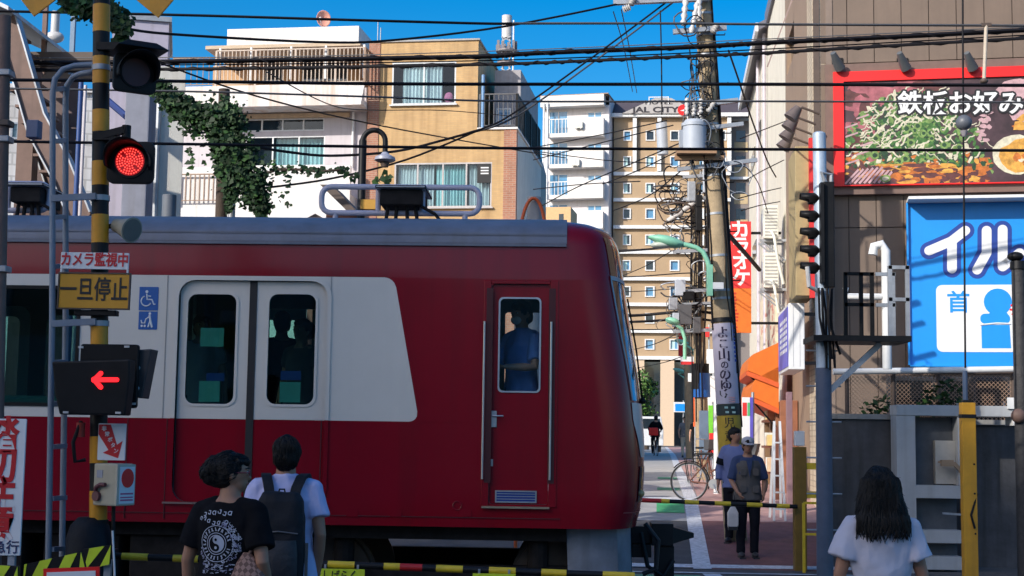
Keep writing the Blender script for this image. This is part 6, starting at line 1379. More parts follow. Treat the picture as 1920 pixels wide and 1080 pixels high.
o, a, w, g = board('flag', 'white upright flag with a purple edge beside the shopfront', 'flag', 1391, 745, 1412, 862, 27.5, G['sign_white'], pole_to=1, th=.02); MB().box(w - .06, w - .001, -.014, -.0105, a[2] - g, a[3] - g).build('edge', mat('flag_purple', (0.10, 0.08, 0.45), .6), o); MB().box(-w * .9, -w * .1, -.014, -.0105, a[3] - g - .35, a[3] - g - .1).build('red_patch', G['banner_red'], o); MB().box(w * .0, w * .5, -.014, -.0105, a[3] - g - .35, a[3] - g - .1).build('green_patch', G['sign_green'], o)
o, a, w, g = board('blue_board', 'small bright blue board in a white frame by the hotel entrance', 'sign', 1263, 754, 1286, 773, 85, G['sign_white'], pole_to=.6); MB().box(-w * .75, w * .85, -.06, -.052, a[2] - g + .06, a[3] - g - .1).build('face', G['sign_cyan'], o)
board('shop_sign', 'yellow vertical shop sign far down beside the second pole', 'sign', 1300, 640, 1309, 690, 66, G['gate_yellow'], pole_to=1)
board('shop_sign', 'small white shop sign above the orange red flag', 'sign', 1290, 700, 1304, 716, 50, G['sign_white'], pole_to=1)
board('shop_sign', 'blue vertical shop sign low beside the second pole', 'sign', 1305, 705, 1314, 760, 46, G['sign_blue'], pole_to=1)
board('shop_sign', 'red shop board at ground level behind the parked bicycle', 'sign', 1330, 812, 1346, 850, 37, G['banner_red'], pole_to=1)
board('shop_sign', 'cream shop board beside the white and red sign behind the thick pole', 'sign', 1345, 690, 1352, 740, 43, G['board_pale'] if 'board_pale' in G else G['ivory'], pole_to=1)
board('street_cabinet', 'tall slim dark blue-grey cabinet on the far pavement', 'cabinet', 1284, 722, 1301, 800, 62, mat('cab_slate', (0.10, 0.13, 0.18), .5))
board('street_cabinet', 'slim blue-grey upright cabinet beside the bicycle', 'cabinet', 1311, 770, 1328, 862, 34, mat('cab_steel', (0.13, 0.19, 0.27), .5))
o = post('marker_post', 'white round post behind the parked bicycle', 'post', 1338, 1349, 735, 28.8, G['white_paint'], z0=gz(28.8)); 
# parked van at the far end, pale
Y = 78; q = W(1209, 800, Y); vn = thing('van', 'pale van parked far down the street by the green tree', 'van', (q.x, Y, gz(Y)))
MB().prism([(-1.0, .35), (1.0, .35), (1.0, 1.2), (.88, 1.9), (-.88, 1.9), (-1.0, 1.2)], 0, 3.6).build('body', G['frame_white'], vn, bev=.05); MB().prism([(-.86, 1.25), (.86, 1.25), (.8, 1.78), (-.8, 1.78)], -.02, -.002).build('windscreen', G['dark_glass'], vn)
for s_ in (-.8, .8): MB().cyl((s_ - .1, .6, .32), (s_ + .1, .6, .32), .32, n=16).build('wheel', G['black_rubber'], vn); MB().box(s_ - .12, s_ + .12, -.03, .0, .75, .95).build('headlight', G['porcelain'], vn)
# street trees in front of the hotel
def tree(label, px, Y, zc, rx, rz, k, seed):
    rn = random.Random(seed); x = W(px, 720, Y).x; t = thing('street_tree', label, 'tree', (x, Y, gz(Y))); MB().tube([(0, 0, 0), (.05, 0, zc * .5), (-.1, .1, zc), (.1, 0, zc + rz * .6)], [.16, .12, .07, .03], 8).build('trunk', G['bark'], t)
    mb = MB()
    for _ in range(9): c = (rn.uniform(-rx, rx) * .6, rn.uniform(-rx, rx) * .6, zc + rn.uniform(-rz, rz) * .7); leafball(mb, c, (rx * .5, rx * .5, rz * .38), k // 9, .14, rn)
    tag(mb.build('crown', [mat('tree_leaf%d' % seed, (0.09, 0.19, 0.035), .55, var=.5), G['leaf_dark']], t, recalc=False), kind='stuff')
tree('leafy green tree at the hotel entrance beyond the train nose', 1213, 95, 3.1, 1.1, 2.0, 1500, 3)
tree('second green tree left of the hotel entrance, mostly behind the train', 1190, 100, 3.4, 1.6, 2.2, 1500, 4)
# bicycle
def bicycle(label, loc, rz, s=1.0, m='black_metal', full=True):
    b = thing('bicycle', label, 'bicycle', loc, rz); b.scale = (s, s, s); R_ = .33
    for x in (-.53, .53):
        MB().tube([(x + R_ * math.cos(t * .19635), 0, R_ + R_ * math.sin(t * .19635)) for t in range(33)], .017, 8, caps=False).build('tyre', G['black_rubber'], b, smooth=60)
        mb = MB(); mb.tube([(x + (R_ - .02) * math.cos(t * .19635), 0, R_ + (R_ - .02) * math.sin(t * .19635)) for t in range(33)], .008, 6, caps=False); mb.cyl((x, -.04, R_), (x, .04, R_), .022, n=10)
        for k in range(18): an = k * .349; mb.beam((x, .012 * (-1) ** k, R_), (x + (R_ - .02) * math.cos(an), 0, R_ + (R_ - .02) * math.sin(an)), .0035, .0035)
        tag(mb.build('wheel_spokes', G['steel'], b), kind='stuff')
        MB().tube([(x + (R_ + .035) * math.cos(rad(t)), 0, R_ + (R_ + .035) * math.sin(rad(t))) for t in range(-20 if x < 0 else 20, 150, 10)], .012, 6).build('mudguard', G['black_metal'], b)
    MB().tube([(-.53, .0, R_), (-.08, 0, .30), (-.2, 0, .78)], .016, 8).tube([(-.53, 0, R_), (-.19, 0, .70)], .012, 8).tube([(-.08, 0, .30), (.38, 0, .72)], .018, 8).tube([(-.15, 0, .50), (.36, 0, .80)], .016, 8).build('frame', G['shop_brown'], b, smooth=50)
    MB().tube([(.53, -.05, R_), (.44, -.05, .58), (.36, 0, .85), (.33, 0, .98)], .014, 8).tube([(.53, .05, R_), (.44, .05, .58), (.36, 0, .85)], .014, 8).build('fork', G[m], b)
    MB().tube([(.18, -.27, 1.02), (.30, -.24, 1.03), (.34, 0, 1.0), (.30, .24, 1.03), (.18, .27, 1.02)], .012, 8).build('handlebar', G['steel'], b)
    MB().rings([[(-.36, -.09, .80), (-.36, .09, .80), (-.36, .09, .85), (-.36, -.09, .85)], [(-.10, -.03, .81), (-.10, .03, .81), (-.10, .03, .85), (-.10, -.03, .85)]]).build('saddle', G['black_rubber'], b, bev=.015)
    MB().cyl((-.08, -.05, .30), (-.08, -.06, .30), .09, n=18).tube([(-.08, -.07, .30), (-.02, -.08, .16)], .010, 6).tube([(-.08, .07, .30), (-.14, .08, .44)], .010, 6).box(-.06, .02, -.16, -.08, .145, .165).box(-.18, -.10, .08, .16, .43, .45).build('crank', G['steel'], b)
    MB().box(-.62, -.22, -.07, .07, .73, .745).tube([(-.60, -.06, .73), (-.54, -.05, R_)], .008, 6).tube([(-.60, .06, .73), (-.54, .05, R_)], .008, 6).build('rack', G[m], b)
    MB().prism([(.40, .78), (.66, .80), (.72, 1.02), (.38, 1.02)], -.15, .15).build('basket', G['wire_grey'], b)
    MB().tube([(-.50, .04, R_), (-.42, .17, .02)], .010, 6).build('kickstand', G['steel'], b)
    return b
Y = 26.6; p = W(1335, 920, Y); bicycle('black city bicycle parked beside the utility pole', (p.x + .12, Y, gz(Y) + .012), rad(-18), 1.03)
p = W(1312, 870, 33); bicycle('second bicycle half hidden behind the white round post', (p.x + .1, 33, gz(33) + .012), rad(-75), 1.0)
# ================================================================ NEAR SIDE OF THE CROSSING
YC = 10.0; xq = W(187, 560, YC).x; CZ = lambda py, px=187, Y=YC: W(px, py, Y).z
cs = thing('crossing_signal', 'yellow and black striped crossing signal pole with a lit red lamp', 'signal', (xq, YC, 0))
CX = lambda px, py=560, Y=YC: W(px, py, Y).x - xq
top, bot = W(191, -80, YC), W(184, 985, YC)
def cp(z): t = (z - bot.z) / (top.z - bot.z); return Vector((bot.x + (top.x - bot.x) * t - xq, 0, z))
st = [(-110, -40, 'y'), (-40, 10, 'k'), (10, 61, 'y'), (61, 107, 'k'), (107, 158, 'y'), (158, 207, 'k'), (207, 248, 'y'), (248, 303, 'k'), (303, 348, 'y'), (348, 403, 'k'), (403, 456, 'y'), (456, 606, 'k'), (606, 662, 'y'), (662, 818, 'k'), (818, 868, 'y'), (868, 920, 'k'), (920, 975, 'y')]
for a, b, c in st: MB().tube([cp(CZ(b)), cp(CZ(a))], .0605 if c == 'y' else .0595, 24).build('pole_band', G['band_yellow' if c == 'y' else 'band_black'], cs, smooth=50)
MB().tube([(bot.x - xq, 0, 0), cp(CZ(974))], .07, 20).build('pole_foot', G['band_black'], cs, smooth=50)
z = CZ(1010); MB().rings([[(r * math.cos(t * .3142), r * math.sin(t * .3142), zz) for t in range(20)] for r, zz in ((.16, 0), (.155, CZ(1010)), (.13, CZ(985)), (.08, CZ(970)))]).build('base_cover', G['nylon'], cs, smooth=60)
for py in (128, 372, 607, 660): MB().tube([cp(CZ(py + 5)), cp(CZ(py - 5))], .067, 20).build('clamp', G['galv'] if py != 660 else G['band_black'], cs, smooth=40)
# crossbuck
c0 = Vector((CX(192, -80), -.09, CZ(-80)))
for k, (sx, sz) in enumerate(((-1, -1), (1, -1), (-1, 1), (1, 1))):
    d = Vector((sx * .72, 0, sz * .58)).normalized(); n_ = Vector((0, 1, 0)).cross(d); w = .085; yy = -.10 if k in (0, 3) else -.075
    for a, b, m in ((.09, .27, 'band_black'), (.27, .45, 'band_yellow') if 0 else (.09 + .18, .44, 'band_black'), (.44, .64, 'band_yellow')):
        p, q = c0 + d * a, c0 + d * b; p.y = q.y = yy; MB().rings([[p - n_ * w, p + n_ * w, q + n_ * w, q - n_ * w], [x + Vector((0, .016, 0)) for x in (p - n_ * w, p + n_ * w, q + n_ * w, q - n_ * w)]]).build('crossbuck_board', G[m], cs)
# lamps
def lamp(cx, cz, ang, lit):
    h = bpy.data.objects.new('lamp_head', None); 
    mb = MB(); mb.prism(rrect(-.165, .165, -.155, .145, .05), -.04, .0); mb.prism(rrect(-.12, .12, -.11, .11, .04), .0, .14)
    o = mb.build('lamp_head', G['black_metal'], cs, smooth=40, bev=.006); o.location = (cx, -.12, cz); o.rotation_euler = (0, 0, ang)
    A, B, C = [], [], []
    for t in range(-20, 201, 10): an = rad(t); A.append((.150 * math.cos(an), -.041, .135 * math.sin(an) - .01)); B.append((.158 * math.cos(an), -.26 + .10 * (1 - max(0, math.sin(an))), .140 * math.sin(an) - .005))
    MBv = MB(); MBv.rings([A, B], False, False, close=False); v = MBv.build('visor', G['black_metal'], o, smooth=60); v.modifiers.new('s', 'SOLIDIFY').thickness = .005
    MB().cyl((0, -.041, 0), (0, -.052, 0), .118, n=32).build('lens_ring', G['black_metal'], o, smooth=40)
    if lit:
        MB().cyl((0, -.0525, 0), (0, -.056, 0), .103, n=32).build('lens', mat('lens_glow', (0.55, 0.0, 0.002), 0.3, emit=.22), o)
        mb = MB(); dm = mat('led_red', (1.0, 0.07, 0.05), 0.3, emit=1.5)
        for r in range(0, 6):
            for k in range(max(1, r * 6)):
                an = 2 * math.pi * k / max(1, r * 6) + .26 * (r % 2); x, z = .0178 * r * math.cos(an), .0178 * r * math.sin(an)
                if 2 <= r <= 4 and abs(abs(x) - abs(z)) < .007: continue
                mb.box(x - .0046, x + .0046, -.0585, -.0565, z - .0046, z + .0046)
        tag(mb.build('led_dots', dm, o), kind='stuff')
    else:
        MB().cyl((0, -.0525, 0), (0, -.056, 0), .108, n=32).build('lens', mat('lens_dark', (0.05, 0.003, 0.005), 0.45), o)
    return o
lamp(CX(244, 303, YC - .16), CZ(303, 244, YC - .16), rad(2), True)
l2 = lamp(CX(248, 136, YC - .16), CZ(136, 248, YC - .16), rad(32), False); l2.scale = (.92, .95, .92)
MB().rings([[(x, y, z) for x, y in ((-.2, -.26), (.2, -.26), (.17, .16), (-.17, .16))] for z in (.15,)] + [[(x * .55, y * .6 - .05, .21) for x, y in ((-.2, -.26), (.2, -.26), (.17, .16), (-.17, .16))]]).build('rain_cap', G['black_metal'], l2, bev=.012)
mb = MB(); mb.beam((0, -.06, CZ(257)), (CX(238, 250), -.06, CZ(247)), .05, .05); mb.cyl((CX(241, 250), -.05, CZ(268)), (CX(241, 250), -.05, CZ(238)), .032, n=14); mb.box(-.08, .08, -.08, .07, CZ(266), CZ(252)); mb.build('lamp_arm', G['black_metal'], cs)
mb = MB(); mb.beam((0, -.05, CZ(92)), (CX(236, 95), -.05, CZ(95)), .05, .05); mb.box(-.08, .08, -.08, .07, CZ(98), CZ(84)); mb.build('lamp_arm', G['black_metal'], cs)
# loudspeaker horn
sp = bpy.data.objects; q = Vector((CX(214, 420), .05, CZ(420))); d = Vector((.75, -.45, -.25)).normalized()
MB().tube([q, q + d * .05, q + d * .10, q + d * .16, q + d * .17], [.05, .055, .068, .088, .092], 24).build('loudspeaker', mat('horn_grey', (0.34, 0.31, 0.24), 0.5, var=.15), cs, smooth=40); MB().cyl(q + d * .171, q + d * .174, .08, n=24).build('loudspeaker_grille', mat('grille_grey', (0.16, 0.15, 0.13), .6), cs); MB().beam((0, .03, CZ(425)), q, .03, .03).build('loudspeaker_bracket', G['black_metal'], cs)
# direction indicator: front box, back plate and side box
cc = lambda px, py, Y: (W(px, py, Y).x - xq, W(px, py, Y).z)
f = [cc(px, py, YC - .36) for px, py in ((97, 678), (243, 674), (242, 712), (234, 779), (111, 777), (103, 740))]
di = MB().prism(f, -.36, -.22).build('arrow_indicator', G['black_metal'], cs, bev=.012)
a0, a1 = cc(146, 764, YC - .13), cc(260, 646, YC - .13); MB().prism(rrect(a0[0], a1[0], a0[1], a1[1], .02), -.13, -.09).build('back_plate', G['black_metal'], di, bev=.004)
MB().prism([cc(251, 656, YC - .08), cc(284, 654, YC - .08), cc(266, 747, YC - .08), cc(247, 745, YC - .08)], -.08, .10).build('side_indicator', mat('side_black', (0.03, 0.03, 0.033), 0.5), di, bev=.01)
for px, py in ((152, 651), (238, 650), (124, 773), (222, 774), (250, 757)): MB().box(cc(px, py, YC - (.36 if py > 770 else .13))[0] - .018, cc(px, py, YC - (.36 if py > 770 else .13))[0] + .018, -.372 if py > 770 else -.137, -.361 if py > 770 else -.131, cc(px, py, YC - (.36 if py > 770 else .13))[1] - .007, cc(px, py, YC - (.36 if py > 770 else .13))[1] + .007).build('clip', G['porcelain'], di)
for py in (690, 728): MB().ell((CX(264, 700), -.085, CZ(py)), (.02, .012, .02)).build('bolt', G['galv'], di)
led = mat('arrow_red', (1.0, 0.015, 0.02), 0.3, emit=1.5); mb = MB(); yy = -.365; Yf = YC + yy
P2 = lambda px, py: (W(px, py, Yf).x - xq, W(px, py, Yf).z)
def capsule(p, q, r):
    a, b = Vector(P2(*p)), Vector(P2(*q)); d = (b - a).normalized(); t0 = math.atan2(d.y, d.x); out = []
    for k in range(9): t = t0 + math.pi / 2 + math.pi * k / 8; out.append((a.x + r * math.cos(t), a.y + r * math.sin(t)))
    for k in range(9): t = t0 - math.pi / 2 + math.pi * k / 8; out.append((b.x + r * math.cos(t), b.y + r * math.sin(t)))
    return out
for i, (p, q) in enumerate((((176, 712), (219, 712)), ((176, 713), (189, 700)), ((176, 711), (189, 726)))): mb.prism(capsule(p, q, .0155), yy - .004 - i * .001, yy + .003)
mb.build('arrow', led, di)
mb = MB(); mb.tube([(CX(158, 800), -.07, CZ(790)), (CX(146, 830), -.1, CZ(830)), (CX(150, 860), -.1, CZ(866)), (CX(168, 860), -.08, CZ(862))], .014, 8); mb.build('cable_coil', G['cable'], cs, smooth=60)
MB().tube([(CX(157, 800), -.06, CZ(793)), (CX(157, 800), -.06, CZ(820))], .03, 12).build('conduit', mat('conduit_red', (0.30, 0.03, 0.02), .6), cs, smooth=50)
MB().tube([(CX(214, 960), -.02, CZ(945)), (CX(216, 990), -.04, CZ(1000)), (CX(214, 1040), -.04, 0)], .014, 8).build('conduit', G['band_black'], cs, smooth=60)
# signs on the pole
YS = YC - .10
def flat_sign(name, label, cat, px0, py0, px1, py1, Y, m, tilt=0, rz=0, th=.012, rim=None):
    a = R(px0, py0, px1, py1, Y); o = thing(name, label, cat, ((a[0] + a[1]) / 2, Y, a[2]), rz); o.rotation_euler = (0, tilt, rz); w, h = (a[1] - a[0]) / 2, a[3] - a[2]
    MB().prism(rrect(-w, w, 0, h, .006), -th, 0).build('board', m, o, bev=.002)
    if rim: 
        mb = MB(); e = .010; mb.box(-w - e, w + e, -th - .006, .004, -e, -.0005); mb.box(-w - e, w + e, -th - .006, .004, h + .0005, h + e); mb.box(-w - e, -w - .0005, -th - .006, .004, 0, h); mb.box(w + .0005, w + e, -th - .006, .004, 0, h); mb.build('rim', rim, o)
    return o, w, h, -th - .003
o, w, h, y = flat_sign('notice_sign', 'small white sign with red lettering on top of the amber sign', 'sign', 114, 474, 243, 505, YS, G['sign_white'], rz=rad(-2), tilt=rad(.6)); txt('カメラ監視中', .102, 'lettering', G['sign_red'], o, (0, y, h * .52), bold=.028, sx=.80)
for s_ in (-1, 1): MB().box(s_ * w - .012 * (s_ > 0), s_ * w + .012 * (s_ < 0), -.012, 0, -.035, -.0005).build('foot_tab', G['sign_white'], o)
o, w, h, y = flat_sign('stop_sign', 'amber stop sign with black lettering on the striped pole', 'sign', 111, 514, 243, 578, YS, mat('amber', (0.60, 0.28, 0.015), 0.5, var=.06), rz=rad(-2), tilt=rad(.4), rim=G['brown_trim']); txt('一旦停止', .175, 'lettering', G['ink'], o, (0, y, h * .50), bold=.014, sx=.70)
MB().box(-.14, .16, .0, .07, -.05, -.012).build('bracket', G['black_metal'], o, bev=.004)
o, w, h, y = flat_sign('button_sign', 'white sign with a slanting red arrow pointing to the emergency box', 'sign', 184, 794, 237, 863, YS - .02, G['sign_white'], rz=rad(-4))
mb = MB(); P_ = lambda fx, fz: (-w + 2 * w * fx, h * fz)
mb.prism([P_(.02, .97), P_(.45, .97), P_(.70, .42), P_(.90, .53), P_(.76, .06), P_(.20, .20), P_(.40, .28), P_(.02, .70)], -.0145, -.0122); mb.build('arrow', G['sign_red'], o)
for i, ch in enumerate('非常ボタン'): txt(ch, .036, 'lettering', G['sign_white'], o, (P_(.22 + i * .115, 0)[0], -.0162, P_(0, .85 - i * .15)[1]), bold=.02)
# emergency button box
p = W(193, 945, YC); eb = thing('emergency_box', 'beige emergency button box with a red button label on the striped pole', 'emergency box', (W(222, 900, YC).x, YC - .06, CZ(946)), rad(-30)); H = CZ(868) - CZ(946)
MB().box(-.11, .11, -.10, .06, 0, H).build('case', G['beige_box'], eb, bev=.012)
MB().box(-.075, -.02, -.104, -.1005, H * .66, H * .84).build('window', mat('win_grey', (0.30, 0.33, 0.40), 0.2), eb); mb = MB(); mb.tube([(-.07, -.115, H * .34), (-.06, -.12, H * .44), (-.02, -.12, H * .50), (.03, -.12, H * .50)], .014, 8); mb.cyl((-.06, -.101, H * .22), (-.06, -.125, H * .22), .034, n=18); mb.build('handle', mat('handle_maroon', (0.13, 0.035, 0.04), .5), eb, smooth=50)
MB().box(.1105, .135, -.11, .055, .004, H - .004).build('door', mat('door_beige', (0.47, 0.43, 0.33), 0.5), eb, bev=.006); MB().box(.1352, .137, -.09, .045, H * .06, H * .93).build('label', G['sign_white'], eb)
MB().rings([[(x_, -.02 + .055 * math.cos(t * .3142), H * .66 + .065 * math.sin(t * .3142)) for t in range(20)] for x_ in (.1372, .141)]).build('button_picture', G['bright_red'], eb)
for k, (a, b) in enumerate(((.27, .31), (.19, .22), (.12, .16))): MB().box(.1372, .1378, -.08, .035, H * a, H * b).build('print_line', mat('print_pink%d' % k, (0.5, .1, .2), .5), eb)
# ladder beside the pole
ld = thing('fixed_ladder', 'blue-grey steel ladder hooked onto the striped signal pole', 'ladder', (W(100, 900, YC).x, YC, 0)); bx = W(100, 900, YC).x
L = lambda px, py, Y: Vector((W(px, py, Y).x - bx, Y - YC, W(px, py, Y).z))
lm = mat('ladder_paint', (0.20, 0.235, 0.29), 0.5, var=.12, streak=.25)
ra = [L(98, 1040, 9.93)]; ra[0].z = 0; ra += [L(98, 600, 9.93), L(99, 175, 9.93), L(103, 148, 9.94), L(118, 130, 9.96), L(140, 123, 9.98), L(180, 121, 10)]
rb = [L(123, 1040, 10.2)]; rb[0].z = 0; rb += [L(123, 600, 10.2), L(123, 185, 10.2), L(126, 160, 10.18), L(137, 144, 10.15), L(152, 138, 10.1), L(182, 134, 10.05)]
MB().tube(ra, .021, 10).build('rail', lm, ld, smooth=60); MB().tube(rb, .021, 10).build('rail', lm, ld, smooth=60)
for py in (168, 265, 408, 500, 680, 757, 838, 935, 1030): MB().beam(L(98, py, 9.93), L(123, py - 2, 10.2), .026, .032).build('rung', lm, ld)
for py in (371, 606): MB().beam(L(96, py + 1, 9.92), L(180, py - 3, 9.93), .03, .045).build('stay', lm, ld)
# brown upright at the left edge, white vertical warning banner
Y = 9.4; b = W(6, 900, Y); o = thing('edge_post', 'brown weathered post at the left edge of the view', 'post', (b.x, Y, 0)); t = W(9, 30, Y) - Vector((b.x, Y, 0)); MB().tube([(0, 0, 0), t], .042, 14).build('shaft', G['brown_steel'], o, smooth=50)
for py, m in ((138, 'galv'), (232, 'brown_trim'), (262, 'galv'), (505, 'galv')): zz = W(8, py, Y).z; MB().box(t.x * zz / t.z - .05, t.x * zz / t.z + .06, -.055, .05, zz - .02, zz + .02).build('clamp', G[m], o, bev=.004)
zz = W(8, 240, Y).z; MB().box(.05, .13, -.04, .05, zz - .07, zz + .05).build('relay_box', mat('relay_blue', (0.10, 0.12, 0.20), .5), o, bev=.006)
Y = 9.0; a = R(-46, 785, 45, 1041, Y); wb_ = thing('warning_banner', 'tall white vertical sign with big red lettering at the left edge', 'sign', ((a[0] + a[1]) / 2, Y, 0)); w = (a[1] - a[0]) / 2
MB().prism(rrect(-w, w, a[2], a[3], .008), -.014, 0).build('board', G['sign_white'], wb_, bev=.002)
for ch, py in (('踏', 819), ('切', 876), ('注', 932), ('意', 986)): txt(ch, .235, 'lettering', G['sign_red'], wb_, (.0, -.017, W(0, py, Y).z), bold=.03, sx=.95)
txt('京浜急行', .085, 'lettering', mat('ink_navy', (.03, .03, .10), .5), wb_, (-.02, -.017, W(0, 1027, Y).z), bold=.012)
for x in (w - .06, -w + .06): MB().box(x - .022, x + .022, .001, .03, 0, a[3] - .1).build('leg', G['galv'], wb_)
# yellow-black barrier boards, red-white sign, thin white rod
def barrier(label, q, Y, th=.03):
    """q: four picture corners, bottom left, bottom right, top right, top left"""
    c = [W(px, py, Y) for px, py in q]; o = thing('barrier_board', label, 'barrier', ((c[0].x + c[1].x) / 2, Y, 0), 0, 'striped barrier boards by the signal'); C = [Vector((p.x - o.location.x, 0, p.z)) for p in c]
    def at(u, v): return (C[0] * (1 - u) + C[1] * u) * (1 - v) + (C[3] * (1 - u) + C[2] * u) * v
    MB().rings([[at(u, v) + Vector((0, yy, 0)) for u, v in ((0, 0), (1, 0), (1, 1), (0, 1))] for yy in (0, th)]).build('board', G['band_black'], o)
    wide = (C[1] - C[0]).length; k = 0; u = -.45
    s_ = .085 / wide * 1.0
    while u < 1.2:
        pl = [(u, 0), (u + s_, 0), (u + s_ + .11 / wide, 1), (u + .11 / wide, 1)]; pl = [(min(1, max(0, a)), v) for a, v in pl]
        if pl[1][0] - pl[0][0] > .02 or pl[2][0] - pl[3][0] > .02:
            f = [at(a, v) + Vector((0, -.003, 0)) for a, v in pl]; MB().rings([f, [p + Vector((0, .0028, 0)) for p in f]]).build('stripe', G['lime'], o)
        u += s_ * 2.05
    for u in (.15, .85): p = at(u, 0); MB().box(p.x - .02, p.x + .02, th + .001, th + .035, 0, p.z + .03).build('leg', G['galv'], o)
barrier('striped barrier board in the middle, standing tilted under the ladder', [(40, 1120), (162, 1075), (152, 1035), (46, 1058)], 8.2)
barrier('striped barrier board on the right, touching the thin white rod', [(156, 1070), (205, 1058), (208, 1022), (155, 1030)], 8.5)
barrier('striped barrier board on the left, under the white vertical sign', [(-60, 1120), (34, 1110), (33, 1062), (-60, 1056)], 8.0)
Y = 7.9; a = R(98, 1064, 203, 1130, Y); o = thing('low_sign', 'white sign with a red border low in front of the striped boards', 'sign', ((a[0] + a[1]) / 2, Y, 0), rad(0)); w = (a[1] - a[0]) / 2
MB().box(-w, w, -.012, 0, a[2], a[3]).build('board', G['bright_red'], o); MB().box(-w + .02, w - .02, -.016, -.0122, a[2] + .02, a[3] - .02).build('face', G['sign_white'], o); MB().box(-.02, .02, 0.001, .03, 0, a[3] - .05).build('leg', G['galv'], o); o.rotation_euler = (0, rad(-3), 0)
Y = 9.2; a, b = W(215, 1075, Y), W(211, 995, Y); o = MB().tube([(a.x, Y, 0), (a.x, Y, a.z), (b.x, Y, b.z)], .007, 8).build('rod', G['frame_white'], base=True); tag(o, 'thin white upright rod right of the striped boards', 'rod')
# near crossing arm and its hanging tags
st = [(215, 229, 'k'), (229, 278, 'y'), (278, 325, 'k'), (325, 372, 'y'), (372, 420, 'k'), (420, 468, 'y'), (468, 518, 'k'), (518, 566, 'y'), (566, 615, 'k'), (615, 665, 'y'), (665, 720, 'k'), (720, 750, 'y'), (750, 792, 'r'), (792, 818, 'k'), (818, 868, 'y'), (868, 917, 'k'), (917, 967, 'y'), (967, 1015, 'k'), (1015, 1062, 'y'), (1062, 1130, 'k'), (1130, 1190, 'y')]
YG = 10.3; yf = lambda px: 1043 + (px - 228) * .0385; gatearm('crossing_barrier', 'yellow and black crossing arm with one red band lowered in front of the train', st, YG, .026, GM, yf)
for i, (px0, px1, dy, s) in enumerate(((598, 685, 7, 'しばらく'), (887, 967, 5, ''))):
    pm_ = (px0 + px1) / 2; top_ = W(pm_, yf(pm_) + dy, YG).z; x0, x1 = W(px0, 1070, YG).x, W(px1, 1070, YG).x; o = thing('gate_tag', ['lime tag with black writing hung from the near crossing arm', 'plain lime tag hung from the near crossing arm, right of the red band'][i], 'tag', ((x0 + x1) / 2, YG - .03, 0), 0); w = (x1 - x0) / 2
    MB().box(-w, w, -.006, .006, top_ - .17, top_).build('plate', G['lime'], o)
    for s_ in (-.7, .7): MB().box(s_ * w - .008, s_ * w + .008, -.004, .004, top_ + .0005, top_ + .03).build('hanger', G['galv'], o)
    if s: txt(s, .088, 'lettering', G['ink'], o, (-.01, -.0085, top_ - .055), bold=.01, sx=.72)
x = W(215, 1043, YG).x; o = thing('gate_post', 'dark gate machine post at the root of the near crossing arm', 'gate machine', (x - .1, YG, 0)); MB().box(-.1, .1, -.1, .1, 0, W(215, 1030, YG).z).build('case', G['band_black'], o, bev=.01)

# ================================================================ IVY
def ivy(name, label, segs, Y, k, s, seed, spread=.2, stem=True, thin=1):
    rn = random.Random(seed); t = thing(name, label, 'ivy', W(*segs[0][:2], Y)); o = t.location.copy(); mb = MB(); tot = 0
    for (xa, ya, ra), (xb, yb, rb) in zip(segs, segs[1:]):
        A, B = W(xa, ya, Y), W(xb, yb, Y); n = int(k * (B - A).length)
        for i in range(n):
            f = rn.random(); r = (ra + (rb - ra) * f) / (2700 / Y); c = A.lerp(B, f) - o
            d = Vector((rn.gauss(0, .38), rn.gauss(0, .36), rn.gauss(0, .40) - .06))
            q = c + Vector((d.x * r, d.y * r * .7, d.z * r)); a = Vector((rn.uniform(-1, 1), rn.uniform(-.8, .2), rn.uniform(-1, .3))).normalized(); b = a.cross(Vector((rn.uniform(-.4, .4), -1, rn.uniform(-.2, .8)))).normalized(); l = s * rn.choice([.45, .7, .9, 1.1, 1.5]) * rn.uniform(.8, 1.2)
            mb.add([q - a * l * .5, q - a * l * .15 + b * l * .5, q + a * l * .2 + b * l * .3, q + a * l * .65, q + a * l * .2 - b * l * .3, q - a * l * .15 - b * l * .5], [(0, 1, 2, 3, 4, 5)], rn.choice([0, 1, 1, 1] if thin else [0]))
    tag(mb.build('foliage', [G['leaf'], G['leaf_dark']], t, recalc=False), kind='stuff')
    if stem: MB().tube([W(x, y, Y) - o for x, y, r in segs], .018, 6).build('stem', G['bark'], t)
    return t
YI = 18.6
o = thing('ivy_post', 'weathered brown post smothered in ivy behind the train', 'post', (W(420, 390, YI).x, YI, 0)); MB().cyl((0, .05, 0), (W(419, 168, YI).x - o.location.x, .05, W(419, 166, YI).z), .085, .075, n=14).build('shaft', G['bark'], o, smooth=50); MB().cyl((.09, .05, 0), (.09, .05, W(440, 340, YI).z), .05, n=12).build('side_post', G['galv'], o, smooth=50)
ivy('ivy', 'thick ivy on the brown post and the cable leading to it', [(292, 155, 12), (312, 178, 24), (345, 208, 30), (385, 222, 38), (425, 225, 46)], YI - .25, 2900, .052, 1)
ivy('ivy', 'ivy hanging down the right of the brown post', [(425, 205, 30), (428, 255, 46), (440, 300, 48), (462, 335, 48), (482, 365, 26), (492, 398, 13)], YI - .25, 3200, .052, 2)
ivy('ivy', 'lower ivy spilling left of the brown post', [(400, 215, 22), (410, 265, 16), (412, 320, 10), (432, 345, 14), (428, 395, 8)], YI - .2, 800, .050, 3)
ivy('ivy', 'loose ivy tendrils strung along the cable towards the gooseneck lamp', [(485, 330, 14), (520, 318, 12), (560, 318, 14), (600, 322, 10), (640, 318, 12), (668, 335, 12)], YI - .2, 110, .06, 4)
ivy('ivy', 'sparse ivy strands dangling left of the brown post', [(340, 215, 18), (352, 260, 14), (360, 300, 10), (356, 330, 8)], YI - .2, 34, .07, 5, stem=False)
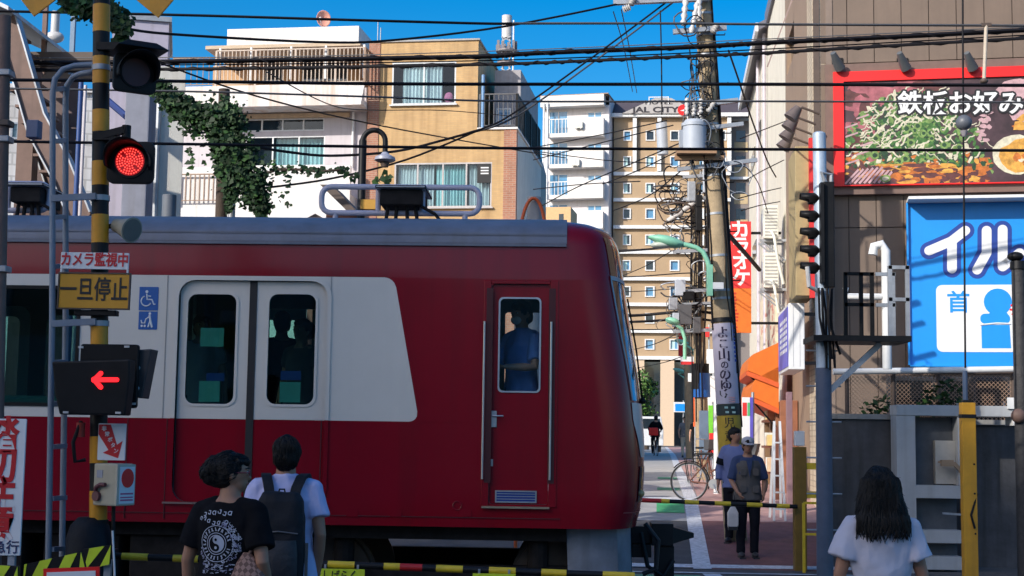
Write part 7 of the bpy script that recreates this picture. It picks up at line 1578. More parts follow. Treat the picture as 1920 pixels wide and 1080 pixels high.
ivy('ivy', 'sparse ivy strands hanging under the right cable', [(530, 322, 10), (545, 350, 10), (520, 372, 8), (548, 392, 8)], YI - .2, 26, .065, 6, stem=False)
ivy('ivy', 'climber with green leaves behind the top of the striped pole', [(120, 5, 20), (160, 10, 34), (205, 20, 36), (232, 45, 24), (222, 80, 12)], 15.0, 1100, .065, 7)
ivy('ivy', 'ivy tuft at the foot of the gooseneck lamp', [(700, 340, 10), (722, 330, 12), (730, 350, 10), (770, 375, 6)], 19.6, 60, .07, 8, stem=False)

# ================================================================ OVERHEAD WIRES
def wire(label, pts, Y, r, m='cable', name='overhead_wire', sub=5, group=None, hang=0):
    Ys = Y if isinstance(Y, (list, tuple)) else [Y] * len(pts); P = [W(px, py, y) for (px, py), y in zip(pts, Ys)]
    out = []                                               # smooth curve through the points
    for i in range(len(P) - 1):
        p0, p1, p2, p3 = P[max(i - 1, 0)], P[i], P[i + 1], P[min(i + 2, len(P) - 1)]
        for k in range(sub):
            t = k / sub; out.append(.5 * ((2 * p1) + (p2 - p0) * t + (2 * p0 - 5 * p1 + 4 * p2 - p3) * t * t + (3 * p1 - p0 - 3 * p2 + p3) * t ** 3))
    out.append(P[-1]); mb = MB().tube(out, r, 6)
    if hang:                                               # a second strand spiralling round it
        tw = []
        for i, p in enumerate(out):
            q = out[min(i + 1, len(out) - 1)]
            for k in range(6):
                t = (i * 6 + k); c = p.lerp(q, k / 6); tw.append(c + Vector((0, math.cos(t * .9) * hang, math.sin(t * .9) * hang)))
        mb.tube(tw, r * .38, 5)
    o = mb.build(name, G[m], base=True, smooth=60); return tag(o, label, 'wire', group)
XR, XLf = 2100, -150
wire('thin black wire sagging at the very top left above the dish', [(XLf, 18), (330, 28), (640, 37), (900, 44), (960, 44)], [17.2] * 5, .017)
wire('straight grey catenary wire across the top right half', [(955, 44), (1240, 44), (1500, 46), (XR, 49)], 17.2, .016, 'wire_grey')
wire('dark wire dipping over the tan house and rising to the pole top', [(230, 52), (320, 64), (600, 79), (740, 75), (950, 49), (1170, 5), (1240, -14)], [17, 17.5, 19, 20, 21, 21.8, 22], .018)
YB = 21.6
wire('upper of the two thick black cable bundles crossing the view', [(XLf, 120), (290, 116), (560, 112), (900, 106), (1000, 100), (1300, 88), (1440, 80), (1700, 68), (XR, 47)], YB, .037, name='cable_bundle', hang=.035)
wire('lower of the two thick black cable bundles crossing the view', [(XLf, 134), (290, 130), (560, 127), (940, 120), (1100, 114), (1280, 106), (1440, 99), (1700, 84), (XR, 62)], YB - .1, .026, name='cable_bundle', hang=.032)
wire('thin messenger wire between the two thick cable bundles', [(XLf, 126), (290, 122), (600, 119), (1000, 111), (1440, 92), (XR, 56)], YB + .1, .010)
wire('thin messenger wire just above the upper cable bundle', [(XLf, 109), (290, 108), (600, 105), (1000, 93), (1440, 73), (XR, 42)], YB + .05, .008, 'wire_grey')
wire('straight dark wire at the height of the upper tan house window', [(XLf, 149), (300, 152), (700, 157), (1100, 158), (1440, 158), (XR, 161)], 13.5, .017)
wire('grey wire just below the straight dark wire', [(XLf, 164), (330, 171), (680, 181), (960, 190), (1440, 190), (XR, 193)], 17.2, .013, 'wire_grey')
wire('long level contact wire crossing the ivy post', [(XLf, 262), (0, 265), (480, 272), (960, 278), (1440, 280), (XR, 283)], 13.6, .015)
wire('taut diagonal cable running from the pole top down past the tan house', [(1255, 0), (1110, 108), (960, 214), (900, 243), (760, 300), (620, 335), (500, 352)], [21.9, 21.5, 21, 20.8, 20.4, 20, 19.6], .016)
wire('grey strand beside the taut diagonal cable', [(1268, 0), (1124, 108), (968, 218), (880, 250)], [21.95, 21.55, 21.05, 20.8], .016, 'wire_grey')
wire('cable peeling off the diagonal and sagging across to the ivy', [(900, 243), (830, 263), (740, 284), (620, 292), (540, 285), (480, 276), (400, 268)], [20.8, 20.6, 20.4, 20, 19.6, 19.2, 18.8], .020)
wire('fine wire slanting across the white house to the tan house corner', [(300, 118), (480, 180), (700, 233), (960, 280), (1060, 296)], [19, 20, 24, 30, 33], .013)
wire('fine wire under the tan house upper window', [(500, 135), (610, 193), (680, 206), (830, 207), (960, 218)], [24, 27, 30, 33, 36], .011)
wire('fine wire falling from the thick pole over the cream wall', [(1366, 95), (1385, 150), (1410, 225), (1438, 300), (1455, 332)], [22, 23.5, 26, 29, 31], .016)
wire('vertical thin wire hanging in front of the hotel sign', [(1238, 20), (1240, 100), (1241, 190), (1241, 215)], 21.8, .012)
wire('paired thin drop wire slanting left of the pole top, left strand', [(1150, 22), (1170, 90), (1186, 172)], [21.8, 26, 34], .009)
wire('paired thin drop wire slanting left of the pole top, right strand', [(1165, 18), (1180, 90), (1194, 174)], [21.8, 26, 34], .009)
for i, pts in enumerate(([(1000, 300), (1150, 262), (1262, 235)], [(1005, 276), (1130, 252), (1250, 226)], [(1000, 283), (1130, 300), (1260, 308)], [(1130, 345), (1200, 318), (1300, 268)], [(1000, 395), (1080, 352), (1200, 300), (1290, 262)], [(1000, 355), (1100, 345), (1200, 340)], [(1150, 395), (1220, 365), (1300, 300)])):
    wire('thin dark wire over the white flats, ' + ('ending at the transformer', 'just under the transformer wire', 'lowest of the level ones', 'rising steeply to the pole', 'climbing from the train roof', 'level across the third balcony', 'short and steep beside the hotel')[i], pts, [33 - 3 * k for k in range(len(pts))], .012, group='thin wires over the white flats')
for i, (ya, yb, r) in enumerate(((470, 462, .022), (520, 512, .016), (594, 584, .040), (604, 598, .034), (615, 617, .016), (548, 540, .012))):
    wire(['upper thin dark wire before the hotel, at the sixth window row', 'second dark wire before the hotel, above the lamp arm', 'thick dark cable before the hotel, at the second lowest window row', 'thick dark cable hugging the one above it before the hotel', 'thin wire below the two thick cables before the hotel', 'thin wire above the two thick cables before the hotel'][i], [(1120, ya), (1200, (ya + yb) / 2 + 2), (1290, yb), (1345, yb + 4)], [37, 36.5, 36, 35.8], r, group='dark wires in front of the hotel')
for i, (a, b) in enumerate((((1190, 655), (1270, 625)), ((1195, 690), (1300, 660)), ((1160, 520), (1260, 470)))): wire(['hair-thin wire rising to the lamp on the second pole', 'hair-thin wire above the hotel columns', 'hair-thin wire beside the large green lamp head'][i], [a, ((a[0] + b[0]) / 2, (a[1] + b[1]) / 2 + 4), b], [50, 44, 38], .013, group='hair-thin service wires')
for i, pts in enumerate(([(1395, 340), (1430, 320), (1470, 300)], [(1385, 372), (1430, 360), (1465, 352)], [(1385, 300), (1420, 340), (1440, 400)], [(1390, 395), (1425, 385), (1462, 378)], [(1388, 260), (1440, 240), (1476, 226)])): wire(['thin wire rising to the upper air conditioner on the cream wall', 'thin level wire left of the air conditioners on the cream wall', 'thin wire falling between the air conditioners on the cream wall', 'lowest thin wire crossing the cream wall above the red banner', 'highest thin wire crossing the cream wall'][i], pts, [24, 27, 30], .010, group='thin service wires on the cream wall')
wire('thick sloping black stay from the pole past the red banner', [(1366, 440), (1400, 478), (1424, 506)], [22, 24, 26], .038, name='cable_stay')
wire('dark wire running from the thick pole towards the train nose', [(1150, 472), (1230, 466), (1300, 458)], [23.5, 23, 22], .018)
# balance weight with its vertical wire, hanger rod with a porcelain end
Y = 17.2; p = W(1806, 231, Y); wire('long vertical wire hanging in front of the billboard and blue sign', [(1805, -30), (1806, 200), (1808, 450), (1810, 690)], Y, .012)
o = thing('wire_ball', 'round grey ball threaded on the vertical wire before the billboard', 'ball', p); MB().ell((0, -.03, 0), (.095, .095, .095), 24, 16).build('ball', mat('ball_grey', (0.10, 0.11, 0.13), 0.45), o, smooth=80); MB().cyl((0, -.03, -.17), (0, -.03, -.10), .02, .05, n=12).build('cone', mat('cone_clear', (0.30, 0.28, 0.30), .3), o, smooth=40)
p, q = W(1849, 48, Y), W(1845, 152, Y); o = thing('hanger_rod', 'short beige hanger rod under the grey catenary wire', 'rod', q); d = p - q; MB().cyl((0, 0, 0), d, .022, n=10).build('rod', mat('rod_beige', (0.50, 0.42, 0.33), .5), o); MB().ell((0, 0, 0), (.05, .05, .035)).build('end_clamp', G['brown_trim'], o, smooth=60); MB().box(d.x - .06, d.x + .06, -.02, .02, d.z - .01, d.z + .03).build('wire_clamp', G['brown_trim'], o)
# ================================================================ PEOPLE
from mathutils import noise as NZ
def remesh(mb, vox, name, m, parent, wr=0.0, wf=9.0, smooth_it=3, wseed=0, stretch=1.0):
    me = mb.mesh('r', m); o = bpy.data.objects.new('r', me); COL.objects.link(o)
    r = o.modifiers.new('r', 'REMESH'); r.mode = 'VOXEL'; r.voxel_size = vox
    s = o.modifiers.new('s', 'SMOOTH'); s.iterations = smooth_it; s.factor = .5
    me2 = baked(o); bpy.data.objects.remove(o); me2.name = name
    if wr:
        ns = [v.normal.copy() for v in me2.vertices]
        for v, n in zip(me2.vertices, ns):
            c = v.co; q = Vector((c.x * wf, c.y * wf, c.z * wf * stretch + wseed)); d = NZ.noise(q) + .5 * NZ.noise(q * 2.3) + .9 * (.45 - 1.6 * abs(NZ.noise(q * 1.1 + Vector((7.3, 1.1, 0)))))
            v.co = c + n * d * wr
    me2.polygons.foreach_set('use_smooth', [True] * len(me2.polygons))
    if not len(me2.materials): me2.materials.append(m)
    return link(name, me2, parent)
def hand(mb, w, d, side, s, curl=.6):
    """palm, four unequal bent fingers and a thumb, from wrist w along d"""
    w = Vector(w); d = Vector(d).normalized(); fw = Vector((0, 1, 0)); fw = (fw - d * fw.dot(d)).normalized(); inn = d.cross(fw) * (1 if side < 0 else -1)
    if inn.x * side > 0: inn = -inn
    rs = []
    for t, a, b in ((0, .020, .018), (.03, .030, .016), (.06, .038, .015), (.085, .038, .013)): rs.append([w + d * t * s + (fw * math.cos(k * .7854) * a + inn * math.sin(k * .7854) * b) * s for k in range(8)])
    mb.rings(rs)
    for off, L in ((.029, .068), (.010, .078), (-.010, .072), (-.028, .056)):
        p = w + d * .078 * s + fw * off * s; pts = [p - d * .012 * s]; an = 0
        for seg in (.42, .33, .25):
            an += curl * .55; q = pts[-1] + (d * math.cos(an) + inn * math.sin(an)) * L * seg * s * (1.15 if seg == .42 else 1); pts.append(q)
        mb.tube(pts, [.0095 * s, .0092 * s, .0085 * s, .0065 * s], 7)
    p = w + d * .022 * s + fw * .026 * s; mb.tube([p, p + (d * .022 + fw * .020 + inn * .008) * s, p + (d * .046 + fw * .024 + inn * .020) * s, p + (d * .064 + fw * .020 + inn * .028) * s], [.012 * s, .0115 * s, .010 * s, .007 * s], 7)
def person(label, loc, rz, H=1.68, wd=1.0, skin='skin', top='tee_white', low='trouser_dark', hair='short', arms=None, yaw=0, nod=0, stride=0, vox=.0085, sleeve=.5, hem=.84, loose=1.12, flare=1.0, cat='person', collar=False, wr=.006, vest=None, face=True, sit=False, group=None, seed=0, strands=0):
    s = H / 1.70; P = thing('person', label, cat, loc, rz, group)
    S = lambda *p: Vector(p) * s
    tors = [(.80, .150, .105, 0), (.90, .165, .118, -.005), (1.0, .150, .105, 0), (1.10, .142, .098, 0), (1.20, .155, .104, .0), (1.31, .170, .106, -.005), (1.385, .150, .086, -.008), (1.43, .100, .066, -.008), (1.46, .060, .058, -.004), (1.55, .053, .056, .008)]
    def ring(z, a, b, cy, k=1.0, n=20): return [S(a * wd * k * math.cos(2 * math.pi * i / n), cy + b * k * math.sin(2 * math.pi * i / n), z) for i in range(n)]
    arms = arms or {}
    J = {}
    for sd in (-1, 1):
        e, w = arms.get(sd, ((.235 * wd, -.02, 1.10), (.245 * wd, .05, .86))); J[sd] = (S(sd * (.178 * wd - .020), -.005, 1.378), S(sd * e[0], e[1], e[2]), S(sd * w[0], w[1], w[2]))
    ls = {}
    for sd in (-1, 1):
        st = stride * sd
        if sit: ls[sd] = [S(sd * .085, 0, .86), S(sd * .11, .34, .78 + .12 * sd), S(sd * .11, .26, .52 + .15 * sd), S(sd * .10, .22, .34 + .18 * sd)]
        else: ls[sd] = [S(sd * .085 * wd, 0, .88), S(sd * .092 * wd, .10 * st + .01, .48), S(sd * .095 * wd, .02 * st - .02 + .14 * st, .33), S(sd * .095 * wd, .30 * st - .03, .085 + (.06 if st < 0 else 0))]
    hq = Matrix.Translation(S(0, .0, 1.50)) @ Matrix.Rotation(yaw, 4, 'Z') @ Matrix.Rotation(nod, 4, 'X') @ Matrix.Translation(-S(0, .0, 1.50))
    mb = MB(); mb.rings([ring(*t) for t in tors])
    for sd in (-1, 1):
        a, e, w = J[sd]; mb.tube([S(sd * .05, -.004, 1.425), S(sd * .12 * wd, -.006, 1.405), a], [.040 * s, .044 * s, .050 * s], 12); mb.tube([a, a.lerp(e, .5), e, e.lerp(w, .35), w], [.052 * s, .046 * s, .037 * s, .038 * s, .025 * s], 12); mb.ell(a, (.055 * s,) * 3); hand(mb, w, (w - e), sd, s)
        L = ls[sd]; mb.tube([L[0], L[0].lerp(L[1], .5), L[1], L[2], L[3]], [.088 * s, .074 * s, .054 * s, .054 * s, .035 * s], 12); mb.ell(L[3] + S(0, .06, -.04), (.038 * s, .11 * s, .035 * s))
    def hd(c, r, m=0): mb.ell(hq @ S(*c), (r[0] * s, r[1] * s, r[2] * s), 16, 12, m, M=hq.to_3x3())
    hd((0, .0, 1.605), (.077, .096, .100)); hd((0, .032, 1.548), (.056, .062, .062)); hd((0, .055, 1.515), (.030, .030, .022)); hd((0, .03, 1.60), (.066, .070, .075))
    mb.rings([[hq @ S(x, y, z) for x, y, z in q] for q in ([(-.008, .088, 1.615), (.008, .088, 1.615), (.008, .07, 1.615), (-.008, .07, 1.615)], [(-.017, .092, 1.572), (.017, .092, 1.572), (.018, .07, 1.568), (-.018, .07, 1.568)])]); hd((0, .098, 1.576), (.013, .016, .012))
    hd((.0, .078, 1.540), (.026, .018, .010))
    for sd in (-1, 1): hd((sd * .077, -.004, 1.590), (.010, .020, .031))
    body = remesh(mb, vox * .8, 'body', G[skin], P)
    if face:
        for sd in (-1, 1):
            c = hq @ S(sd * .032, .083, 1.606); MB().ell(c, (.012 * s, .010 * s, .008 * s), 10, 8).build('eye', G['porcelain'], P, smooth=60); c = hq @ S(sd * .032, .0915, 1.606); MB().ell(c, (.006 * s, .004 * s, .0065 * s), 8, 6).build('iris', G['hair'], P)
            MB().tube([hq @ S(sd * .015, .090, 1.628), hq @ S(sd * .033, .090, 1.632), hq @ S(sd * .052, .076, 1.626)], .004 * s, 6).build('eyebrow', G['hair'], P)
        MB().tube([hq @ S(-.024, .087, 1.541), hq @ S(0, .096, 1.542), hq @ S(.024, .087, 1.541)], [.003 * s, .006 * s, .003 * s], 8).build('lips', mat('lip_%s' % label[:24], (0.34, 0.10, 0.085), 0.45), P, smooth=60)
    # clothes
    mb = MB(); mb.rings([[p + S(0, 0, 0) for p in ring(hem, .172 * (1 + .06 * (loose - 1) * 5), .125, 0, loose)]] + [ring(z, a, b, c, loose if z < 1.38 else 1.06 + (loose - 1) * .3) for z, a, b, c in tors if hem + .03 < z < 1.455])
    for sd in (-1, 1):
        a, e, w = J[sd]; f = min(sleeve, 1); end = a.lerp(e, f) if sleeve <= 1 else e.lerp(w, sleeve - 1)
        pts = [a - (e - a) * .06, a.lerp(e, .25), a.lerp(e, f)] + ([end] if sleeve > 1 else []); mb.tube(pts, [.056 * s * loose, .062 * s * loose, .060 * s * loose * flare] + ([.048 * s * loose] if sleeve > 1 else []), 14); mb.ell(a, (.056 * s * loose,) * 3); mb.tube([S(sd * .055, -.006, 1.425), S(sd * .12 * wd, -.008, 1.402), a], [.040 * s * loose, .048 * s * loose, .056 * s * loose], 14)
    if collar: mb.rings([[S(0, -.004, 0) + p for p in ring(1.425, .078, .074, -.006)], ring(1.475, .068, .068, -.002)])
    shirt = remesh(mb, vox, 'shirt', G[top], P, wr, 10, 2, seed, .55)
    if vest:
        mb = MB(); mb.rings([ring(hem - .02, .172, .125, 0, loose * 1.07)] + [ring(z, a * (1.0 if z < 1.35 else .93), b, c, loose * 1.06) for z, a, b, c in tors if hem < z < 1.42])
        v = remesh(mb, vox, 'vest', G[vest], P, wr, 12, 2, seed + 3, .6)
        MB().rings([[S(x, y, z) for x, y, z in ((-.045, .123 * loose, 1.40), (.045, .123 * loose, 1.40), (.0, .14 * loose, 1.16))], [S(x, y - .03, z) for x, y, z in ((-.045, .123 * loose, 1.40), (.045, .123 * loose, 1.40), (.0, .14 * loose, 1.16))]]).build('shirt_front', G[top], P)
        for sx in (-.09, .09):
            for z in (1.22, .98): MB().box(sx * s - .045 * s, sx * s + .045 * s, .118 * loose * s, .135 * loose * s, (z - .05) * s, (z + .05) * s).build('vest_pocket', G[vest], P, bev=.008)
    mb = MB(); mb.rings([ring(.76, .150, .115, 0, 1.04), ring(.82, .165, .12, -.003, 1.05), ring(.92, .168, .12, -.004, 1.04), ring(1.0, .15, .106, 0, 1.05)])
    for sd in (-1, 1): L = ls[sd]; mb.tube([L[0] + S(0, 0, .02), L[0].lerp(L[1], .5), L[1], L[2], L[3] + S(0, 0, -.01)], [.100 * s, .088 * s, .070 * s, .068 * s, .060 * s], 14)
    remesh(mb, vox, 'trousers', G[low], P, wr * 1.1, 9, 2, seed + 9, .5)
    for sd in (-1, 1):
        c = ls[sd][3]; mb = MB(); mb.ell(c + S(0, .055, -.035), (.046 * s, .135 * s, .045 * s), 14, 10); mb.box(c.x - .042 * s, c.x + .042 * s, c.y - .07 * s, c.y + .17 * s, c.z - .085 * s, c.z - .062 * s); mb.build('shoe', G['shoe'], P, smooth=50)
    # hair
    mb = MB()
    def hh(c, r): mb.ell(hq @ S(*c), (r[0] * s, r[1] * s, r[2] * s), 18, 12, 0, M=hq.to_3x3())
    if hair == 'short': hh((0, -.016, 1.622), (.087, .100, .096)); hh((0, -.035, 1.575), (.080, .078, .085)); hh((0, .02, 1.655), (.076, .078, .055))
    if hair == 'bun':
        hh((0, -.022, 1.622), (.090, .104, .100)); hh((0, -.05, 1.585), (.082, .085, .080)); hh((.0, -.100, 1.590), (.078, .085, .074)); hh((0, -.075, 1.615), (.080, .09, .080)); hh((0, .02, 1.662), (.072, .075, .046))
    if hair == 'long':
        hh((0, -.010, 1.618), (.094, .106, .103)); n = 22; rs = []
        for z, a, b, c in ((1.655, .102, .10, -.012), (1.58, .116, .100, -.02), (1.52, .132, .092, -.032), (1.46, .146, .080, -.055), (1.42, .150, .062, -.082), (1.39, .140, .048, -.098), (1.365, .110, .032, -.108)): rs.append([S(a * math.cos(2 * math.pi * i / n), c + b * math.sin(2 * math.pi * i / n), z - .02 * math.sin(i * 2.1) * (z < 1.3)) for i in range(n)])
        mb.rings(rs)
    ho_ = remesh(mb, vox * .75, 'hair', G['hair_strand'], P, .007, 26, 1, seed + 5, .12 if hair == 'long' else .5)
    if strands:                                               # single strands lying on the hair
        hm = ho_.data; bv = BVHTree.FromPolygons([v.co.copy() for v in hm.vertices], [tuple(p.vertices) for p in hm.polygons]); rn = random.Random(seed + 40); sb = MB(); c0 = hq @ S(0, -.02, 1.61); bun = hq @ S(0, -.12, 1.585)
        for k in range(strands):
            d = Vector((rn.uniform(-1, 1), rn.uniform(-1.2, .35), rn.uniform(.0, 1))).normalized(); h0 = bv.ray_cast(c0 + d * .4, -d)
            if not h0[0]: continue
            p, n = h0[0], h0[1]; pts = [p + n * .0015]; jit = Vector((rn.uniform(-.25, .25), rn.uniform(-.25, .25), 0))
            for q in range(rn.randint(5, 14)):
                g = ((bun - p).normalized() if hair == 'bun' else Vector((0, 0, -1))) + jit; t = (g - n * g.dot(n))
                if t.length < .05: t = Vector((rn.uniform(-1, 1), rn.uniform(-1, .2), -.3)); t = t - n * t.dot(n)
                r_ = bv.find_nearest(p + t.normalized() * .017 * s)
                if not r_[0]: break
                p, n = r_[0], r_[1]; pts.append(p + n * (.0015 + .0025 * rn.random()))
            if rn.random() < .12: pts[-1] = pts[-1] + n * .012
            if len(pts) > 3: sb.tube(pts, [.0022 * s] * (len(pts) - 1) + [.0006], 4)
        tag(sb.build('hair_strands', G['hair_strand'], P, smooth=60, recalc=False), kind='stuff')
    if hair == 'long':                                        # loose strand ends
        rn = random.Random(4); mb = MB()
        for k in range(150):
            an = rn.uniform(math.pi * 1.02, math.pi * 1.98); x = .143 * math.cos(an); y = -.085 + .056 * math.sin(an); z = 1.43 + .02 * abs(math.cos(an)); l = rn.uniform(.06, .145); mb.tube([S(x, y, z), S(x * 1.0 + rn.uniform(-.01, .01), y - .012, z - l * .6), S(x * .97 + rn.uniform(-.02, .02), y - .006, z - l)], [.007 * s, .006 * s, .0015 * s], 5)
        tag(mb.build('hair_ends', G['hair_strand'], P, smooth=60), kind='stuff')
    P['_J'] = 0; del P['_J']
    return P, dict(J=J, shirt=shirt, S=S, hq=hq, s=s, ring=ring, tors=tors)
def strandmat():
    m = mat('hair_strand', (0.008, 0.007, 0.007), 0.5, var=.5, scale=20, spec=.22); t = m.node_tree; N = t.nodes; L = t.links; tc = N.new('ShaderNodeTexCoord'); mp = N.new('ShaderNodeMapping'); mp.inputs['Scale'].default_value = (160, 160, 7); L.new(tc.outputs['Object'], mp.inputs[0])
    n = N.new('ShaderNodeTexNoise'); n.inputs['Scale'].default_value = 1; n.inputs['Detail'].default_value = 3; L.new(mp.outputs[0], n.inputs['Vector']); b = N.new('ShaderNodeBump'); b.inputs['Strength'].default_value = .6; b.inputs['Distance'].default_value = .01; L.new(n.outputs[0], b.inputs['Height']); L.new(b.outputs[0], N['Principled BSDF'].inputs['Normal'])
strandmat()
mat('shirt_navy', (0.035, 0.055, 0.13), 0.9, var=.1, bump=.3, bscale=10); mat('shirt_dusty', (0.14, 0.17, 0.34), 0.9, var=.1, bump=.3, bscale=10)
def at(px, Y, py=900): p = W(px, py, Y); return Vector((p.x, Y, gz(Y)))

# ---- woman in the printed black shirt
YW = 7.7
pw_, D = person('woman in a black T-shirt with a white yin-yang print, dark hair in a bun, glasses', at(431, YW, 960), rad(-16), 1.585, 1.06, 'skin_tan', 'tee_black', 'trouser_dark', 'bun', {-1: ((.245, -.03, 1.10), (.262, .04, .885)), 1: ((.255, -.07, 1.105), (.225, .08, .90))}, yaw=rad(-62), nod=rad(-3), sleeve=.72, hem=.80, loose=1.17, flare=1.18, wr=.006, seed=1, strands=260)
S, hq = D['S'], D['hq']; mb = MB()
for sd in (-1, 1): mb.tube([hq @ S(sd * .034 + .022 * math.cos(t * .5236), .098, 1.604 + .016 * math.sin(t * .5236)) for t in range(13)], .0028, 6)
mb.tube([hq @ S(-.012, .100, 1.607), hq @ S(.012, .100, 1.607)], .0025, 6); mb.tube([hq @ S(.056, .098, 1.607), hq @ S(.08, .0, 1.600)], .003, 6); mb.tube([hq @ S(-.056, .098, 1.607), hq @ S(-.08, .0, 1.600)], .003, 6)
mb.build('glasses', mat('glasses_red', (0.16, 0.02, 0.03), 0.3), pw_)
me = D['shirt'].data; bvh = BVHTree.FromPolygons([v.co.copy() for v in me.vertices], [tuple(p.vertices) for p in me.polygons])
pr = MB(); cz0 = 1.205 * D['s']; cx0 = -.008
def onback(x, z, e=.006):
    h = bvh.ray_cast(Vector((x, -1.0, z)), Vector((0, 1, 0))); y = h[0].y if h[0] else -.13; return (x, y - e - .002, z)
def decal(poly, mi=0, e=.006): pr.add([onback(cx0 + x, cz0 + z, e) for x, z in poly], [tuple(range(len(poly)))], mi)
def dstroke(pts, w, mi=0, e=.006):
    for (a, b), (c, d) in zip(pts, pts[1:]):
        L = math.hypot(c - a, d - b) or 1; nx, nz_ = -(d - b) / L * w / 2, (c - a) / L * w / 2; decal([(a - nx, b - nz_), (c - nx, d - nz_), (c + nx, d + nz_), (a + nx, b + nz_)], mi, e)
def arc(cx, cz, r, a0, a1, n=12): return [(cx + r * math.cos(rad(a0 + (a1 - a0) * k / n)), cz + r * math.sin(rad(a0 + (a1 - a0) * k / n))) for k in range(n + 1)]
decal(arc(0, 0, .046, 0, 360, 28)[:-1]); yy_ = arc(0, 0, .041, 90, 270, 16) + arc(0, -.0205, .0205, -90, 90, 8)[1:-1] + arc(0, .0205, .0205, -90, -270, 8)
decal(yy_, 1, .0075); decal(arc(0, .0205, .008, 0, 360, 10)[:-1], 1, .0090); decal(arc(0, -.0205, .008, 0, 360, 10)[:-1], 0, .0090)
for r in (.056, .094): dstroke(arc(0, 0, r, 0, 360, 30), .0035)
rn = random.Random(17)
for k in range(22):                                     # ring of worn marks round the emblem
    an = 15 + k * 15.5; c, s_ = math.cos(rad(an)), math.sin(rad(an)); r = .066
    for _ in range(2):
        a = rn.uniform(-.006, .006); b = rn.uniform(-.006, .006); dstroke([((r + .018 + b * .3) * c - a * s_, (r + .018 + b * .3) * s_ + a * c), ((r) * c - b * s_, (r) * s_ + b * c)], .004)
for _ in range(120):                                    # wave and flourish marks spreading at the sides and below
    an = rn.choice([rn.uniform(15, 70), rn.uniform(195, 345), rn.uniform(-20, 20)]); r = rn.uniform(.094, .132) if not 195 < an < 345 else rn.uniform(.094, .125); x, z = r * math.cos(rad(an)) * 1.0, r * math.sin(rad(an)); a0 = rn.uniform(0, 360); dstroke(arc(x, z, rn.uniform(.004, .010), a0, a0 + rn.uniform(120, 260), 4), rn.uniform(.002, .0045), rn.choice([0, 0, 2]))
for _ in range(60): x, z = rn.uniform(-.09, .085), rn.uniform(-.155, -.105); dstroke([(x, z), (x + rn.uniform(.006, .02), z + rn.uniform(-.005, .005))], rn.uniform(.002, .004), rn.choice([0, 2]))
for row, (z, x0, n, r) in enumerate(((.150, -.085, 6, .017), (.118, -.11, 5, .015))):   # rows of curly lettering above
    for k in range(n):
        x = x0 + k * .030; zz = z + .012 * math.sin(k * 1.1 + row) + (.018 if row == 0 and k > 2 else 0); a0 = rn.uniform(0, 360); dstroke(arc(x, zz, r * .55, a0, a0 + 280, 8), .0045); dstroke([(x + r * .5, zz + r * .6), (x + r * .4, zz - r * .7)], .0045)
o = pr.build('shirt_print', [mat('print_white', (0.42, 0.45, 0.55), .8), G['tee_black'], mat('print_lilac', (0.20, 0.20, 0.34), .8)], D['shirt'], recalc=False); tag(o, kind='stuff')
# woven tote under her right arm
a, e, w = D['J'][1]; tb = thing('tote_bag', 'brown woven tote bag under the right arm of the woman in black', 'bag', pw_.location + Vector((.105, -.10, .62)), rad(-16)); rs = []
for z, a_, b_ in ((0, .12, .05), (.02, .135, .06), (.20, .145, .062), (.33, .115, .05), (.41, .06, .03), (.46, .022, .014)): rs.append([(a_ * math.cos(t * .2618) + (.02 if z > .3 else 0), b_ * math.sin(t * .2618), z) for t in range(24)])
wm = mat('weave', (0.24, 0.13, 0.10), 0.75, var=.3, scale=40); t_ = wm.node_tree; N_ = t_.nodes; ck = N_.new('ShaderNodeTexChecker'); ck.inputs['Scale'].default_value = 44; tcn = N_.new('ShaderNodeTexCoord'); mpn = N_.new('ShaderNodeMapping'); mpn.inputs['Rotation'].default_value = (0, rad(45), 0); t_.links.new(tcn.outputs['Object'], mpn.inputs[0]); t_.links.new(mpn.outputs[0], ck.inputs[0]); ck.inputs[1].default_value = (.34, .20, .16, 1); ck.inputs[2].default_value = (.14, .075, .06, 1); t_.links.new(ck.outputs[0], N_['Principled BSDF'].inputs['Base Color']); bpn = N_.new('ShaderNodeBump'); bpn.inputs['Strength'].default_value = .8; bpn.inputs['Distance'].default_value = .006; t_.links.new(ck.outputs[1], bpn.inputs['Height']); t_.links.new(bpn.outputs[0], N_['Principled BSDF'].inputs['Normal'])
MB().rings(rs).build('bag_body', wm, tb, smooth=60); MB().tube([(.03, 0, .44), (.05, .0, .50), (.06, .03, .60)], .010, 8).build('strap', wm, tb, smooth=60)
# blue carrier bag in her left hand
hw_ = pw_.matrix_basis @ (D['J'][-1][2] + Vector((-.0, 0, -.09))); hw_ = pw_.location + Matrix.Rotation(rad(-16), 3, 'Z') @ (D['J'][-1][2] + Vector((-.005, .0, -.085)))
bg = thing('carrier_bag', 'pale blue plastic carrier bag hanging from the left hand of the woman in black', 'bag', hw_, rad(-16)); mb = MB(); rs = []
for z, a_, b_ in ((-.36, .09, .06), (-.30, .115, .075), (-.18, .105, .07), (-.06, .05, .045), (.0, .012, .012)): rs.append([((a_ + .008 * math.sin(t * 2.3)) * math.cos(t * .2618), (b_ + .01 * math.sin(t * 3.1)) * math.sin(t * .2618), z) for t in range(24)])
mb.rings(rs).build('bag_body', G['plastic_blue'], bg, smooth=50); MB().tube([(-.01, .0, -.02), (-.02, .03, .06), (.0, .035, .12), (.01, 0, .09), (.012, -.01, -.02)], .006, 6).build('handle', G['plastic_blue'], bg, smooth=60)

